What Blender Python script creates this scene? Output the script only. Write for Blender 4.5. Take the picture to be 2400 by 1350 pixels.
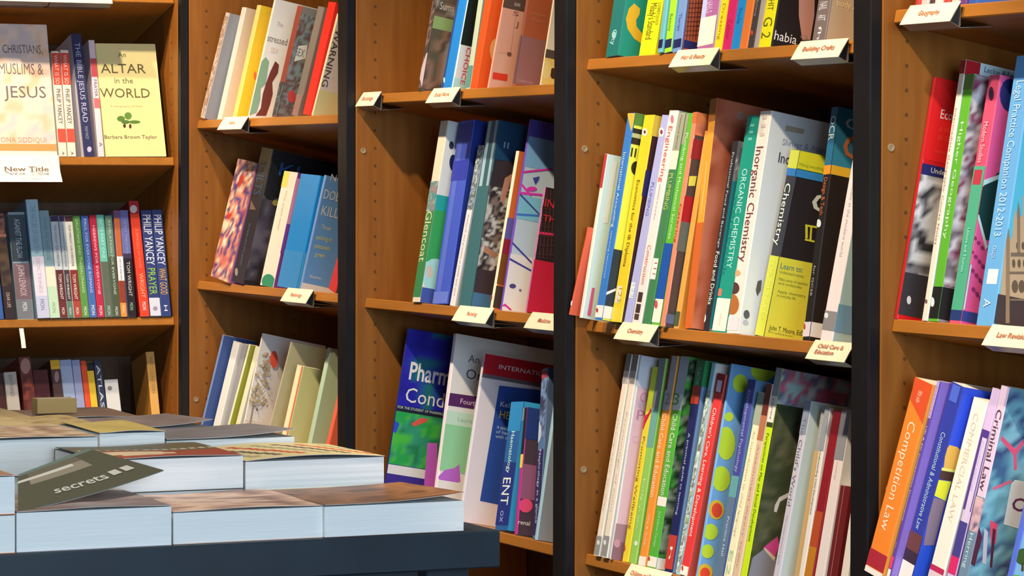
import bpy, bmesh, math, random
from mathutils import Vector, Matrix
sc = bpy.context.scene
for o in list(bpy.data.objects): bpy.data.objects.remove(o, do_unlink=True)
COL = sc.collection

# ------------------------------------------------------------------ camera, world, lights, exposure
cd = bpy.data.cameras.new('camera'); cam = bpy.data.objects.new('camera', cd); COL.objects.link(cam); sc.camera = cam
TH = math.radians(64.8555); PITCH = math.atan(265/7600); ROLL = .0025
cd.sensor_width = 36; cd.lens = 36*7600/2400; cd.clip_start = .05
f0 = Vector((-math.sin(TH), math.cos(TH), 0)); r0 = Vector((math.cos(TH), math.sin(TH), 0))
fw = f0*math.cos(PITCH) - Vector((0,0,1))*math.sin(PITCH); u0 = r0.cross(fw)
rr = r0*math.cos(ROLL) + u0*math.sin(ROLL); uu = rr.cross(fw)
M = Matrix((rr, uu, -fw)).transposed().to_4x4(); M.translation = Vector((6.3303, -2.23679, 1.40)); cam.matrix_world = M

w = bpy.data.worlds.new('world'); sc.world = w; w.use_nodes = True
w.node_tree.nodes['Background'].inputs[0].default_value = (.62, .74, 1, 1)
w.node_tree.nodes['Background'].inputs[1].default_value = .12

def spot(name, x, y, z, tx, ty, tz, power, size=62, rad=.035, color=(1, .80, .56)):
    l = bpy.data.lights.new(name, 'SPOT'); l.energy = power; l.color = color
    l.spot_size = math.radians(size); l.spot_blend = .5; l.shadow_soft_size = rad
    o = bpy.data.objects.new(name, l); COL.objects.link(o); o.location = (x, y, z)
    o.rotation_euler = (Vector((tx, ty, tz)) - Vector((x, y, z))).to_track_quat('-Z', 'Y').to_euler()
for k in range(7):
    x = .55+.75*k
    spot('track_spot_light', x, -1.15, 2.95, x-.5, 0, 1.33, 170, 46)
spot('corner_spot_light', .75, -.62, 2.95, -.1, -.45, 1.3, 130, 50)
a = bpy.data.lights.new('shop_window_light', 'AREA'); a.shape = 'RECTANGLE'; a.size = 2.6; a.size_y = 2.0; a.energy = 250; a.color = (.66, .83, 1)
ao = bpy.data.objects.new('shop_window_light', a); COL.objects.link(ao); ao.location = (8.4, -1.5, 1.75)
ao.rotation_euler = (Vector((2.2, -.7, 1.1)) - Vector(ao.location)).to_track_quat('-Z', 'Y').to_euler()
spot('ceiling_downlight', 2.7, -1.35, 3.0, 2.3, -.9, .95, 120, 42, .08, (1, .92, .80))
sc.view_settings.view_transform = 'Standard'; sc.view_settings.look = 'None'; sc.view_settings.gamma = 1
sc.view_settings.use_curve_mapping = False; sc.view_settings.exposure = 0.0

# measured sizes and places of the shelves, labels and books, in millimetres
SHELVES={"1a":[1,1.7516,0.2705],"1b":[1,1.4176,0.2705],"1c":[1,1.0877,0.2705],"1d":[1,0.7841,0.2705],"2a":[2,1.4936,0.2094],"2b":[2,1.1625,0.2094],"2c":[2,0.8229,0.2094],"3a":[3,1.5274,0.1798],"3b":[3,1.1588,0.1798],"3c":[3,0.792,0.1798],"4a":[4,1.563,0.1798],"4b":[4,1.1561,0.1798],"4c":[4,0.7906,0.1798],"5a":[5,1.5991,0.1798],"5b":[5,1.1954,0.1798],"5c":[5,0.8501,0.1798]}
TALKERS=[["2a",178.2,136.4,"Gender"],["2b",530.0,132.4,"Psychology"],["3a",-5.3,83.5,"Sociology"],["3a",321.6,110.5,"Social Work"],["3b",433.9,135.5,"Nursing"],["3b",718.1,124.7,"Medicine"],["4a",312.5,125.7,"Hair & Beauty"],["4a",669.0,126.0,"Building Crafts"],["4b",137.3,116.9,"Chemistry"],["4b",712.6,102.5,"Child Care &\nEducation"],["4c",168.7,132.1,"Childcare and Early Years"],["5a",48.3,118.0,"Geography"],["5b",243.8,115.2,"Law Revision"]]
BOOKS=[
["1b",479.0,0.5,0.0,0.001,126.4,280.7,24.0,2,[0.722,0.566,0.515],[0.68,0.606,0.585],"large face-out cream and orange paperback at left end, title in grey capitals",[["A","s",[0.3,126.1,0.3,280.3],[[0.655,0.549,0.545],[0.831,0.647,0.545],[0.794,0.509,0.332]],0.02,1],["s",[0.758,0.314,0.108],[[0.3,11.1],[126.1,11.1],[126.1,26.0],[0.3,26.0]]],["s",[0.831,0.692,0.641],[[126.1,0.3],[126.1,10.5],[0.3,10.5],[0.3,0.3]]]],[["s","CHRISTIANS,",[0.163,0.13,0.133],29.3,218.2,84.0,18.8,0,0],["s","MUSLIMS &",[0.163,0.13,0.133],18.3,173.3,92.8,24.2,0,0],["s","JESUS",[0.163,0.13,0.133],24.8,123.7,88.2,25.6,0,0],["s","MONA SIDDIQUI",[0.502,0.254,0.147],-0.5,29.0,105.6,11.4,0,0]]],
["1b",609.3,0.5,0.0,0.0076,17.1,224.2,165.9,0,[0.84,0.672,0.576],[0.84,0.799,0.7],"left of the two matching white paperbacks with red spine blocks",[["s",[0.655,0.067,0.043],[[0.3,152.3],[16.8,152.3],[16.8,220.2],[0.3,220.2]]],["s",[0.655,0.085,0.058],[[0.3,29.9],[16.8,29.9],[16.8,58.6],[0.3,58.6]]]],[["s","WHAT IS SO",[0.831,0.596,0.545],4.3,216.2,62.3,8.6,1,0],["s","PHILIP YANCEY",[0.089,0.067,0.076],3.9,143.2,74.1,9.4,1,0],["s","A",[0.039,0.038,0.043],6.0,10.4,7.5,5.1,1,0]]],
["1b",628.2,0.6,0.0,0.0104,17.5,227.0,168.0,0,[0.84,0.672,0.576],[0.84,0.718,0.66],"right of the two matching white paperbacks with red spine blocks",[["s",[0.655,0.067,0.043],[[0.3,152.6],[17.2,152.6],[17.2,220.5],[0.3,220.5]]],["s",[0.655,0.085,0.058],[[0.3,30.0],[17.2,30.0],[17.2,58.7],[0.3,58.7]]]],[["s","WHAT IS SO",[0.831,0.596,0.545],4.4,216.5,62.4,8.7,1,0],["s","PHILIP YANCEY",[0.089,0.067,0.076],3.9,143.5,74.2,9.6,1,0],["s","A",[0.039,0.038,0.043],6.1,10.4,7.5,5.2,1,0]]],
["1b",662.0,0.4,0.0,-0.0203,21.8,262.6,194.3,0,[0.03,0.035,0.108],[0.68,0.68,0.783],"tall navy paperback beside the two white and red spines",[["s",[0.502,0.481,0.675],[[17.3,15.1],[16.5,12.5],[14.9,10.4],[12.9,9.2],[10.7,9.3],[8.9,10.5],[7.8,12.6],[7.6,15.2],[8.3,17.8],[9.9,19.9],[12.0,21.0],[14.1,21.0],[15.9,19.8],[17.1,17.7]]]],[["s","THE BIBLE JESUS READ",[0.448,0.455,0.641],5.4,243.2,170.5,10.9,1,0],["s","PHILIP YANCEY",[0.35,0.357,0.515],7.6,63.7,27.2,6.5,1,0]]],
["1b",692.8,0.4,0.0,-0.0003,13.2,249.5,184.7,0,[0.758,0.627,0.71],[0.473,0.414,0.482],"slim white and pink paperback leaning beside the yellow face-out book",[["s",[0.655,0.095,0.12],[[0.3,170.5],[12.9,170.5],[12.9,210.2],[0.3,210.2]]],["s",[0.655,0.157,0.177],[[0.3,103.4],[12.9,103.4],[12.9,124.7],[0.3,124.7]]]],[["s","PRAYER",[0.136,0.085,0.147],3.3,164.4,36.6,6.6,1,0],["s","A",[0.089,0.085,0.177],3.3,30.6,9.1,6.6,1,0]]],
["1b",708.3,0.4,0.0,-0.0087,130.3,242.8,24.0,2,[0.794,0.712,0.332],[0.68,0.606,0.241],"pale yellow face-out paperback with a green sprig, right end of upper shelf",[["s",[0.1,0.219,0.043],[[48.5,80.9],[47.4,78.2],[44.8,76.1],[41.3,74.9],[37.4,74.9],[34.1,76.1],[32.0,78.2],[31.4,80.8],[32.5,83.5],[35.1,85.6],[38.6,86.8],[42.4,86.8],[45.8,85.6],[47.9,83.5]]],["s",[0.123,0.254,0.05],[[63.9,87.0],[62.7,83.5],[60.2,80.8],[56.9,79.2],[53.3,79.2],[50.3,80.8],[48.4,83.5],[47.9,87.0],[49.0,90.4],[51.5,93.2],[54.9,94.7],[58.4,94.7],[61.5,93.2],[63.4,90.4]]],["s",[0.1,0.219,0.043],[[81.3,73.9],[79.9,72.3],[76.2,71.0],[70.9,70.3],[65.2,70.3],[60.1,71.0],[56.6,72.3],[55.5,73.8],[56.9,75.4],[60.6,76.7],[65.9,77.4],[71.6,77.4],[76.7,76.7],[80.2,75.5]]],["s",[0.089,0.186,0.043],[[58.3,73.9],[57.2,72.0],[54.5,70.5],[50.7,69.7],[46.6,69.7],[43.0,70.5],[40.6,72.0],[39.9,73.8],[41.0,75.7],[43.7,77.2],[47.4,78.0],[51.5,78.0],[55.1,77.2],[57.5,75.7]]],["s",[0.079,0.038,0.025],[[49.2,65.6],[48.7,63.8],[47.7,62.3],[46.4,61.5],[45.0,61.5],[43.9,62.3],[43.2,63.8],[43.0,65.6],[43.5,67.5],[44.5,68.9],[45.8,69.8],[47.2,69.8],[48.3,69.0],[49.0,67.5]]],["s",[0.1,0.038,0.025],[[61.0,64.7],[60.6,62.6],[59.6,60.9],[58.4,60.0],[57.2,60.0],[56.2,60.9],[55.6,62.6],[55.5,64.7],[56.0,66.8],[56.9,68.5],[58.1,69.5],[59.4,69.5],[60.4,68.5],[61.0,66.8]]]],[["s","An",[0.136,0.118,0.058],46.9,213.4,17.0,11.7,0,0],["s","ALTAR",[0.136,0.106,0.043],6.7,179.0,97.0,20.8,0,0],["s","in the",[0.163,0.143,0.076],33.7,157.2,40.0,12.3,0,0],["s","WORLD",[0.136,0.106,0.043],0.1,126.4,107.6,20.7,0,0],["s","Barbara Brown Taylor",[0.163,0.13,0.076],0.6,38.3,113.5,7.9,0,0],["s","A Geography of Faith",[0.422,0.357,0.177],19.5,106.1,69.1,3.7,0,0]]],
["1c",476.7,0.4,0.0,-0.0269,16.4,220.9,163.5,0,[0.042,0.114,0.391],[0.053,0.135,0.451],"blue paperback cut by the left picture edge, lower left shelf",[],[]],
["1c",495.8,0.4,0.0,-0.0333,21.2,225.0,166.5,0,[0.035,0.023,0.029],[0.045,0.027,0.034],"dark paperback with a portrait on its spine, left end of middle left shelf",[["A","s",[0.3,20.9,172.0,220.5],[[0.042,0.026,0.029],[0.372,0.156,0.114],[0.174,0.061,0.05]],0.008,3],["A","s",[0.3,20.9,68.7,172.0],[[0.035,0.023,0.029],[0.084,0.053,0.035]],0.01,2]],[["s","DEAR LIFE",[0.477,0.402,0.339],6.9,55.0,30.9,7.4,1,0]]],
["1c",524.7,0.4,12.0,-0.0112,34.9,227.3,168.2,0,[0.243,0.352,0.418],[0.309,0.414,0.482],"thick grey and mauve paperback with a black title panel",[["s",[0.057,0.08,0.101],[[0.3,122.9],[34.6,122.9],[34.6,221.7],[0.3,221.7]]],["s",[0.174,0.114,0.142],[[0.3,43.7],[34.6,43.7],[34.6,119.5],[0.3,119.5]]],["s",[0.174,0.188,0.228],[[0.3,3.5],[34.6,3.5],[34.6,43.7],[0.3,43.7]]]],[["s","AGAINST THE FLOW",[0.477,0.578,0.678],11.4,213.0,83.2,12.2,1,0],["s","JOHN LENNOX",[0.597,0.456,0.507],10.5,116.0,65.5,14.0,1,0],["s","MON",[0.733,0.791,0.84],12.2,36.8,17.2,10.5,1,0]]],
["1c",561.8,0.4,-4.0,-0.0197,25.8,249.8,184.9,0,[0.325,0.515,0.642],[0.15,0.263,0.336],"tallest pale blue and white paperback on the middle left shelf",[["s",[0.697,0.68,0.837],[[0.3,46.2],[25.5,46.2],[25.5,129.0],[0.3,129.0]]],["s",[0.535,0.578,0.795],[[25.5,0.3],[25.5,46.2],[0.3,46.2],[0.3,0.3]]]],[["s","THE NATURE OF CREATION",[0.174,0.305,0.391],7.1,236.5,100.6,11.6,1,0],["s","DOCTRINES",[0.535,0.402,0.507],9.0,125.5,72.4,7.7,1,0],["s","MON",[0.144,0.156,0.291],8.4,39.3,22.3,9.0,1,0]]],
["1c",588.0,0.4,-4.0,-0.02,20.5,226.4,167.6,0,[0.224,0.376,0.447],[0.285,0.443,0.515],"blue-grey paperback fading to pale green at its foot",[["s",[0.84,0.753,0.606],[[0.3,66.5],[20.2,66.5],[20.2,108.0],[0.3,108.0]]],["s",[0.505,0.716,0.539],[[20.2,0.3],[20.2,66.5],[0.3,66.5],[0.3,0.3]]]],[["s","WHERE THE WILD ROSE",[0.144,0.262,0.315],6.1,212.1,90.3,8.2,1,0],["s","MON",[0.207,0.352,0.209],6.7,32.0,20.6,7.2,1,0]]],
["1c",608.8,0.4,-4.0,-0.015,16.7,215.2,159.2,0,[0.565,0.644,0.716],[0.718,0.758,0.826],"white over maroon paperback, first of three alike spines",[["s",[0.042,0.032,0.101],[[0.3,202.9],[16.4,202.9],[16.4,214.8],[0.3,214.8]]],["s",[0.106,0.026,0.029],[[0.3,35.2],[16.4,35.2],[16.4,100.8],[0.3,100.8]]],["s",[0.144,0.032,0.035],[[16.4,0.3],[16.4,35.2],[0.3,35.2],[0.3,0.3]]]],[["s","TOM WRIGHT FOR EVERYONE",[0.174,0.171,0.19],5.8,196.3,88.6,5.0,1,0],["s","TOM WRIGHT",[0.807,0.753,0.755],5.0,92.2,53.5,6.7,1,0],["s","MON",[0.769,0.753,0.755],5.0,21.4,13.8,6.7,1,0]]],
["1c",625.8,0.4,-4.0,-0.008,12.0,215.1,159.2,0,[0.535,0.61,0.678],[0.68,0.718,0.783],"slim white over dark paperback, middle of three alike spines",[["s",[0.042,0.032,0.101],[[0.3,202.9],[11.7,202.9],[11.7,214.7],[0.3,214.7]]],["s",[0.057,0.045,0.059],[[0.3,34.9],[11.7,34.9],[11.7,100.6],[0.3,100.6]]],["s",[0.095,0.223,0.173],[[11.7,0.3],[11.7,34.9],[0.3,34.9],[0.3,0.3]]]],[["s","TOM WRIGHT FOR EVERYONE",[0.174,0.171,0.19],4.2,196.2,88.7,3.6,1,0],["s","TOM WRIGHT",[0.807,0.753,0.755],3.6,92.0,53.6,4.8,1,0],["s","MON",[0.769,0.753,0.755],3.6,21.1,13.8,4.8,1,0]]],
["1c",638.6,0.4,-4.0,-0.0108,16.7,215.1,159.2,0,[0.84,0.831,0.755],[0.84,0.84,0.84],"cream over red-brown paperback, last of three alike spines",[["s",[0.074,0.026,0.035],[[0.3,202.8],[16.4,202.8],[16.4,214.7],[0.3,214.7]]],["s",[0.224,0.032,0.029],[[0.3,34.7],[16.4,34.7],[16.4,100.5],[0.3,100.5]]],["s",[0.372,0.061,0.05],[[16.4,0.3],[16.4,34.7],[0.3,34.7],[0.3,0.3]]]],[["s","TOM WRIGHT FOR EVERYONE",[0.174,0.171,0.19],5.9,196.2,88.7,5.0,1,0],["s","TOM WRIGHT",[0.807,0.753,0.755],5.0,91.8,53.6,6.7,1,0],["s","MON",[0.769,0.753,0.755],5.0,20.9,13.8,6.7,1,0]]],
["1c",656.1,0.4,-4.0,-0.0119,16.1,215.0,159.1,0,[0.106,0.283,0.068],[0.135,0.333,0.079],"leaf green paperback among the slim guides",[],[["s","GALATIANS AND THESSALONIANS",[0.535,0.716,0.447],5.2,208.3,156.5,5.6,1,0],["s","MON",[0.769,0.831,0.837],4.8,22.4,17.3,6.4,1,0]]],
["1c",672.5,0.4,-4.0,-0.0051,16.1,215.0,159.1,0,[0.057,0.141,0.447],[0.072,0.166,0.515],"mid blue paperback between the green and crimson ones",[],[["s","PAUL FOR EVERYONE ROMANS",[0.477,0.61,0.84],5.2,208.3,156.7,5.6,1,0],["s","MON",[0.769,0.831,0.84],4.4,25.6,20.7,7.2,1,0]]],
["1c",689.3,0.4,-4.0,-0.0008,15.3,216.3,160.1,0,[0.477,0.021,0.059],[0.606,0.025,0.068],"crimson paperback on the middle left shelf",[],[["s","HEBREWS FOR EVERYONE",[0.807,0.515,0.642],5.0,194.2,146.3,5.4,1,0],["s","MON",[0.807,0.753,0.837],4.2,23.6,19.0,6.9,1,0]]],
["1c",706.1,0.4,-4.0,-0.0064,16.2,217.0,160.5,0,[0.131,0.485,0.418],[0.166,0.571,0.482],"turquoise over olive grey paperback",[["s",[0.106,0.127,0.101],[[15.9,0.3],[15.9,117.2],[0.3,117.2],[0.3,0.3]]]],[["s","ACTS PART ONE",[0.423,0.753,0.716],4.8,208.1,83.9,6.5,1,0],["s","MON",[0.372,0.68,0.572],4.4,23.3,19.1,7.3,1,0]]],
["1c",722.7,0.4,-4.0,0.0016,15.5,215.5,159.4,0,[0.118,0.223,0.173],[0.15,0.263,0.2],"dull sage green paperback beside the turquoise one",[["s",[0.065,0.091,0.059],[[15.2,0.3],[15.2,127.5],[0.3,127.5],[0.3,0.3]]]],[["s","REVELATION FOR EVERYONE",[0.477,0.61,0.539],5.3,204.5,157.2,5.0,1,0],["s","MON",[0.663,0.716,0.755],4.6,21.3,17.3,6.2,1,0]]],
["1c",738.7,0.6,-4.0,0.0165,13.3,225.8,167.1,0,[0.477,0.127,0.05],[0.183,0.166,0.451],"orange and brown paperback with a white title patch",[["s",[0.769,0.831,0.84],[[0.3,76.5],[13.0,76.5],[13.0,127.8],[0.3,127.8]]],["s",[0.243,0.045,0.024],[[0.3,29.5],[13.0,29.5],[13.0,76.5],[0.3,76.5]]],["s",[0.769,0.262,0.05],[[13.0,0.3],[13.0,29.5],[0.3,29.5],[0.3,0.3]]],["s",[0.144,0.08,0.209],[[0.3,209.5],[13.0,209.5],[13.0,225.4],[0.3,225.4]]]],[["s","VIRTUE REBORN",[0.144,0.102,0.089],4.7,123.6,45.4,4.0,1,0],["s","MON",[0.84,0.753,0.572],4.3,24.3,15.6,4.7,1,0]]],
["1c",753.9,0.6,-4.0,0.0092,18.4,226.5,167.6,0,[0.118,0.141,0.391],[0.15,0.166,0.451],"periwinkle over black paperback beside the red one",[["s",[0.016,0.014,0.019],[[18.1,0.3],[18.1,123.6],[0.3,123.6],[0.3,0.3]]],["s",[0.042,0.032,0.089],[[0.3,123.6],[18.1,123.6],[18.1,134.1],[0.3,134.1]]]],[["s","SIMPLY CHRISTIAN",[0.282,0.305,0.572],6.0,204.3,70.2,6.4,1,0],["s","TOM WRIGHT",[0.535,0.546,0.572],5.5,116.6,73.3,7.4,1,0],["s","MON",[0.282,0.515,0.391],5.5,29.4,15.6,7.4,1,0]]],
["1c",780.8,0.4,-4.0,-0.0126,20.6,246.4,182.3,0,[0.697,0.053,0.024],[0.221,0.015,0.017],"thick bright red paperback with a round seal on its spine",[["s",[0.325,0.017,0.024],[[0.3,218.5],[20.3,218.5],[20.3,246.0],[0.3,246.0]]],["s",[0.505,0.485,0.572],[[16.1,228.8],[14.9,225.1],[12.5,222.2],[9.1,220.6],[5.6,220.7],[2.7,222.4],[0.8,225.4],[0.4,229.0],[1.5,232.7],[4.0,235.6],[7.3,237.2],[10.8,237.1],[13.8,235.5],[15.7,232.5]]]],[["s","SURPRISED BY HOPE",[0.807,0.223,0.114],7.2,186.8,84.2,6.2,1,0],["s","WRIGHT",[0.84,0.402,0.248],5.7,92.0,52.4,9.3,1,0],["s","MON",[0.84,0.753,0.755],6.2,30.9,17.4,8.2,1,0]]],
["1c",802.0,0.4,-4.0,-0.0001,23.5,226.5,167.6,0,[0.03,0.045,0.173],[0.025,0.035,0.131],"navy paperback with white and lime lettering, left of the navy pair",[["s",[0.565,0.61,0.755],[[0.3,1.0],[23.2,1.0],[23.2,39.3],[0.3,39.3]]],["s",[0.282,0.262,0.391],[[17.1,16.4],[16.4,14.3],[14.9,12.6],[12.8,11.7],[10.6,11.7],[8.7,12.7],[7.4,14.4],[7.1,16.5],[7.8,18.6],[9.4,20.3],[11.5,21.2],[13.7,21.2],[15.6,20.2],[16.8,18.5]]]],[["s","PHILIP YANCEY",[0.697,0.753,0.84],2.9,216.6,107.3,17.6,1,0],["s","PRAYER",[0.243,0.515,0.068],3.5,102.3,56.0,16.4,1,0]]],
["1c",826.0,0.4,-4.0,0.0008,22.1,227.5,168.4,0,[0.027,0.048,0.19],[0.025,0.035,0.131],"navy paperback with white and gold lettering, right of the navy pair",[],[["s","PHILIP YANCEY",[0.697,0.753,0.84],2.8,216.5,107.5,16.6,1,0],["s","WHAT GOOD",[0.629,0.376,0.068],3.3,102.0,56.1,15.5,1,0],["s","H",[0.663,0.753,0.84],7.2,23.2,12.2,7.7,1,0]]],
["1d",497.1,0.4,0.0,-0.0597,17.2,199.0,147.2,0,[0.064,0.02,0.024],[0.072,0.02,0.022],"dark maroon paperback at the left end behind the table stacks",[],[]],
["1d",514.6,0.4,0.0,-0.0398,26.7,200.0,148.0,0,[0.511,0.473,0.436],[0.571,0.473,0.391],"small beige paperback behind the table stacks",[],[["s","BERTRAND",[0.198,0.183,0.202],9.4,194.4,44.6,8.0,1,0]]],
["1d",549.3,0.4,0.0,-0.0388,25.7,230.9,170.8,0,[0.149,0.038,0.03],[0.166,0.038,0.027],"brown paperback with a bald man portrait on its spine",[["s",[0.423,0.221,0.202],[[23.1,211.1],[21.2,204.0],[17.6,198.5],[13.1,195.5],[8.4,195.8],[4.7,199.3],[2.5,205.2],[2.3,212.4],[4.2,219.4],[7.8,225.0],[12.3,227.9],[17.0,227.6],[20.7,224.2],[22.9,218.3]]],["A","s",[0.3,25.4,138.5,190.1],[[0.321,0.072,0.046],[0.12,0.031,0.03]],0.01,5]],[]],
["1d",575.3,0.4,0.0,-0.038,32.8,203.0,150.2,0,[0.074,0.017,0.024],[0.083,0.017,0.022],"deep maroon paperback behind the table stacks",[],[]],
["1d",614.5,0.4,0.0,-0.0369,20.1,223.5,165.4,0,[0.084,0.045,0.046],[0.094,0.045,0.041],"brown paperback with a mustard yellow top",[["s",[0.678,0.414,0.03],[[0.3,204.0],[19.8,204.0],[19.8,223.1],[0.3,223.1]]],["s",[0.321,0.221,0.223],[[15.3,187.5],[14.2,182.5],[12.4,178.5],[10.1,176.4],[8.0,176.5],[6.3,178.9],[5.4,183.0],[5.6,188.1],[6.7,193.2],[8.5,197.1],[10.7,199.3],[12.9,199.1],[14.6,196.8],[15.5,192.6]]]],[]],
["1d",635.0,0.4,0.0,-0.0363,25.1,223.0,165.0,0,[0.321,0.414,0.652],[0.359,0.414,0.585],"broad pale blue-grey paperback on the lowest left shelf",[],[]],
["1d",660.8,0.4,0.0,-0.0355,17.5,222.4,164.6,0,[0.298,0.359,0.612],[0.333,0.359,0.55],"slimmer blue-grey paperback beside the broad pale one",[],[]],
["1d",679.4,0.4,0.0,-0.035,11.2,220.3,163.0,0,[0.715,0.083,0.037],[0.799,0.083,0.034],"narrow orange-red paperback on the lowest left shelf",[],[]],
["1d",691.0,0.4,0.0,-0.0346,14.7,217.6,161.0,0,[0.715,0.504,0.037],[0.799,0.504,0.034],"yellow paperback with a black top on the lowest left shelf",[["s",[0.018,0.015,0.019],[[0.3,198.7],[14.4,198.7],[14.4,217.2],[0.3,217.2]]]],[]],
["1d",707.4,0.4,0.0,-0.0342,16.2,219.6,162.5,0,[0.034,0.045,0.101],[0.038,0.045,0.09],"navy paperback with spaced pale letters on its spine",[],[["s","ATLAS",[0.608,0.718,0.84],4.0,210.5,90.4,8.1,1,0]]],
["1d",724.3,0.4,0.0,-0.0276,29.6,179.1,132.5,0,[0.643,0.664,0.693],[0.053,0.038,0.103],"short silvery white paperback standing alone beside the navy one",[["s",[0.198,0.202,0.223],[[14.6,160.5],[13.9,158.4],[12.3,156.8],[10.2,156.0],[8.0,156.1],[6.1,157.2],[4.9,158.9],[4.7,161.0],[5.4,163.1],[7.0,164.7],[9.1,165.6],[11.3,165.4],[13.2,164.4],[14.3,162.6]]]],[]],
["1d",816.3,0.4,0.0,-0.0075,18.5,236.2,100.0,0,[0.643,0.359,0.101],[0.443,0.202,0.041],"tan paperback leaning alone near the right end of the lowest left shelf",[],[["s","WITTGENSTEIN",[0.396,0.221,0.065],5.6,225.3,77.0,7.4,1,0]]],
["2a",19.6,5.2,-4.0,0.1227,22.1,221.6,164.0,1,[0.531,0.452,0.409],[0.26,0.278,0.324],"worn hardback with patterned grey spine at the far left of its shelf",[["A","s",[0.3,21.8,5.0,214.1],[[0.649,0.536,0.496],[0.314,0.213,0.154],[0.588,0.479,0.409]],0.006,7]],[]],
["2a",53.7,2.1,20.0,0.0681,25.0,238.7,176.6,1,[0.681,0.641,0.593],[0.84,0.697,0.525],"plain cream hardback beside the patterned grey one",[],[]],
["2a",177.1,1.6,8.0,0.0593,20.7,235.0,173.9,0,[0.681,0.536,0.169],[0.84,0.565,0.034],"golden yellow paperback on the upper shelf left of the white cover",[["c",[0.84,0.189,0.042],[[23.6,95.4],[24.1,91.8],[23.9,88.7],[23.1,86.9],[21.7,86.6],[20.1,87.9],[18.6,90.5],[17.5,94.0],[17.0,97.6],[17.2,100.6],[18.0,102.5],[19.4,102.8],[20.9,101.5],[22.4,98.8]]]],[]],
["2a",264.1,0.9,8.0,0.0744,7.1,245.0,181.3,0,[0.681,0.596,0.56],[0.84,0.84,0.84],"white paperback cover with green and brown figures, titled The Stressed Sex",[["c",[0.26,0.449,0.312],[[0.3,117.1],[7.5,127.9],[16.1,120.4],[18.1,93.2],[19.8,76.6],[11.5,64.1],[15.8,41.7],[14.1,15.8],[0.3,7.1]]],["c",[0.191,0.049,0.042],[[28.7,124.3],[37.9,119.0],[39.6,102.4],[32.2,81.6],[38.6,59.6],[38.1,38.2],[34.9,14.1],[13.4,9.3],[20.7,25.8],[18.2,55.0],[19.8,76.6],[23.1,100.7]]]],[["c","The",[0.508,0.486,0.485],14.3,193.2,13.4,9.0,0,0],["c","stressed",[0.26,0.212,0.204],2.1,159.6,42.4,14.1,0,0],["c","SEX",[0.84,0.565,0.446],13.8,139.0,15.6,11.1,0,0]]],
["2a",400.8,2.8,8.0,0.0861,28.4,222.1,164.4,0,[0.205,0.046,0.035],[0.26,0.262,0.255],"maroon and grey-green paperback beside the white illustrated cover",[["s",[0.089,0.09,0.099],[[0.3,2.8],[28.1,2.8],[28.1,66.5],[0.3,66.5]]],["A","s",[0.3,28.1,2.8,70.6],[[0.071,0.1,0.124],[0.035,0.028,0.035],[0.1,0.15,0.186]],0.008,9],["A","c",[0.3,164.1,2.8,208.2],[[0.235,0.262,0.255],[0.17,0.084,0.076],[0.26,0.348,0.362],[0.134,0.13,0.141]],0.01,11],["c",[0.84,0.84,0.753],[[9.8,145.2],[28.3,151.6],[30.4,125.0],[8.7,113.8]]],["c",[0.67,0.084,0.09],[[28.1,48.6],[28.5,43.3],[27.2,38.6],[24.4,35.6],[20.6,34.7],[16.7,36.2],[13.3,39.8],[11.3,44.8],[10.8,50.1],[12.1,54.7],[15.0,57.8],[18.7,58.6],[22.6,57.1],[26.0,53.5]]]],[["c","SEX",[0.17,0.189,0.204],7.9,126.1,17.5,15.7,0,0]]],
["2a",507.6,4.1,8.0,0.1124,33.0,215.1,159.1,0,[0.16,0.137,0.124],[0.26,0.212,0.182],"grey-brown paperback with a pale foot, left of the bright red one",[["s",[0.238,0.137,0.124],[[0.3,0.9],[32.7,0.9],[32.7,42.1],[0.3,42.1]]]],[]],
["2a",584.1,3.8,0.0,0.087,36.9,218.1,161.4,0,[0.681,0.023,0.014],[0.84,0.039,0.026],"bright red paperback at the right of the upper shelf",[],[]],
["2a",621.2,1.6,3.2,0.1451,8.5,197.4,146.1,0,[0.618,0.596,0.382],[0.84,0.84,0.84],"white and yellow paperback beside the black post, lettering running up its cover",[["c",[0.84,0.84,0.446],[[0.3,0.5],[145.8,0.5],[145.8,51.2],[0.3,51.2]]]],[["c","WARNING",[0.102,0.089,0.09],2.0,169.1,111.3,12.6,1,0]]],
["2b",83.7,11.2,-6.0,0.0945,112.8,246.7,182.6,0,[0.412,0.168,0.145],[0.26,0.084,0.312],"thick paperback with a multicoloured patchwork photo spine",[["A","s",[0.3,112.5,0.3,246.3],[[0.462,0.04,0.03],[0.73,0.607,0.457],[0.082,0.04,0.177],[0.665,0.272,0.177],[0.036,0.04,0.213],[0.544,0.139,0.116],[0.697,0.707,0.519]],0.019,13]],[]],
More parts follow.
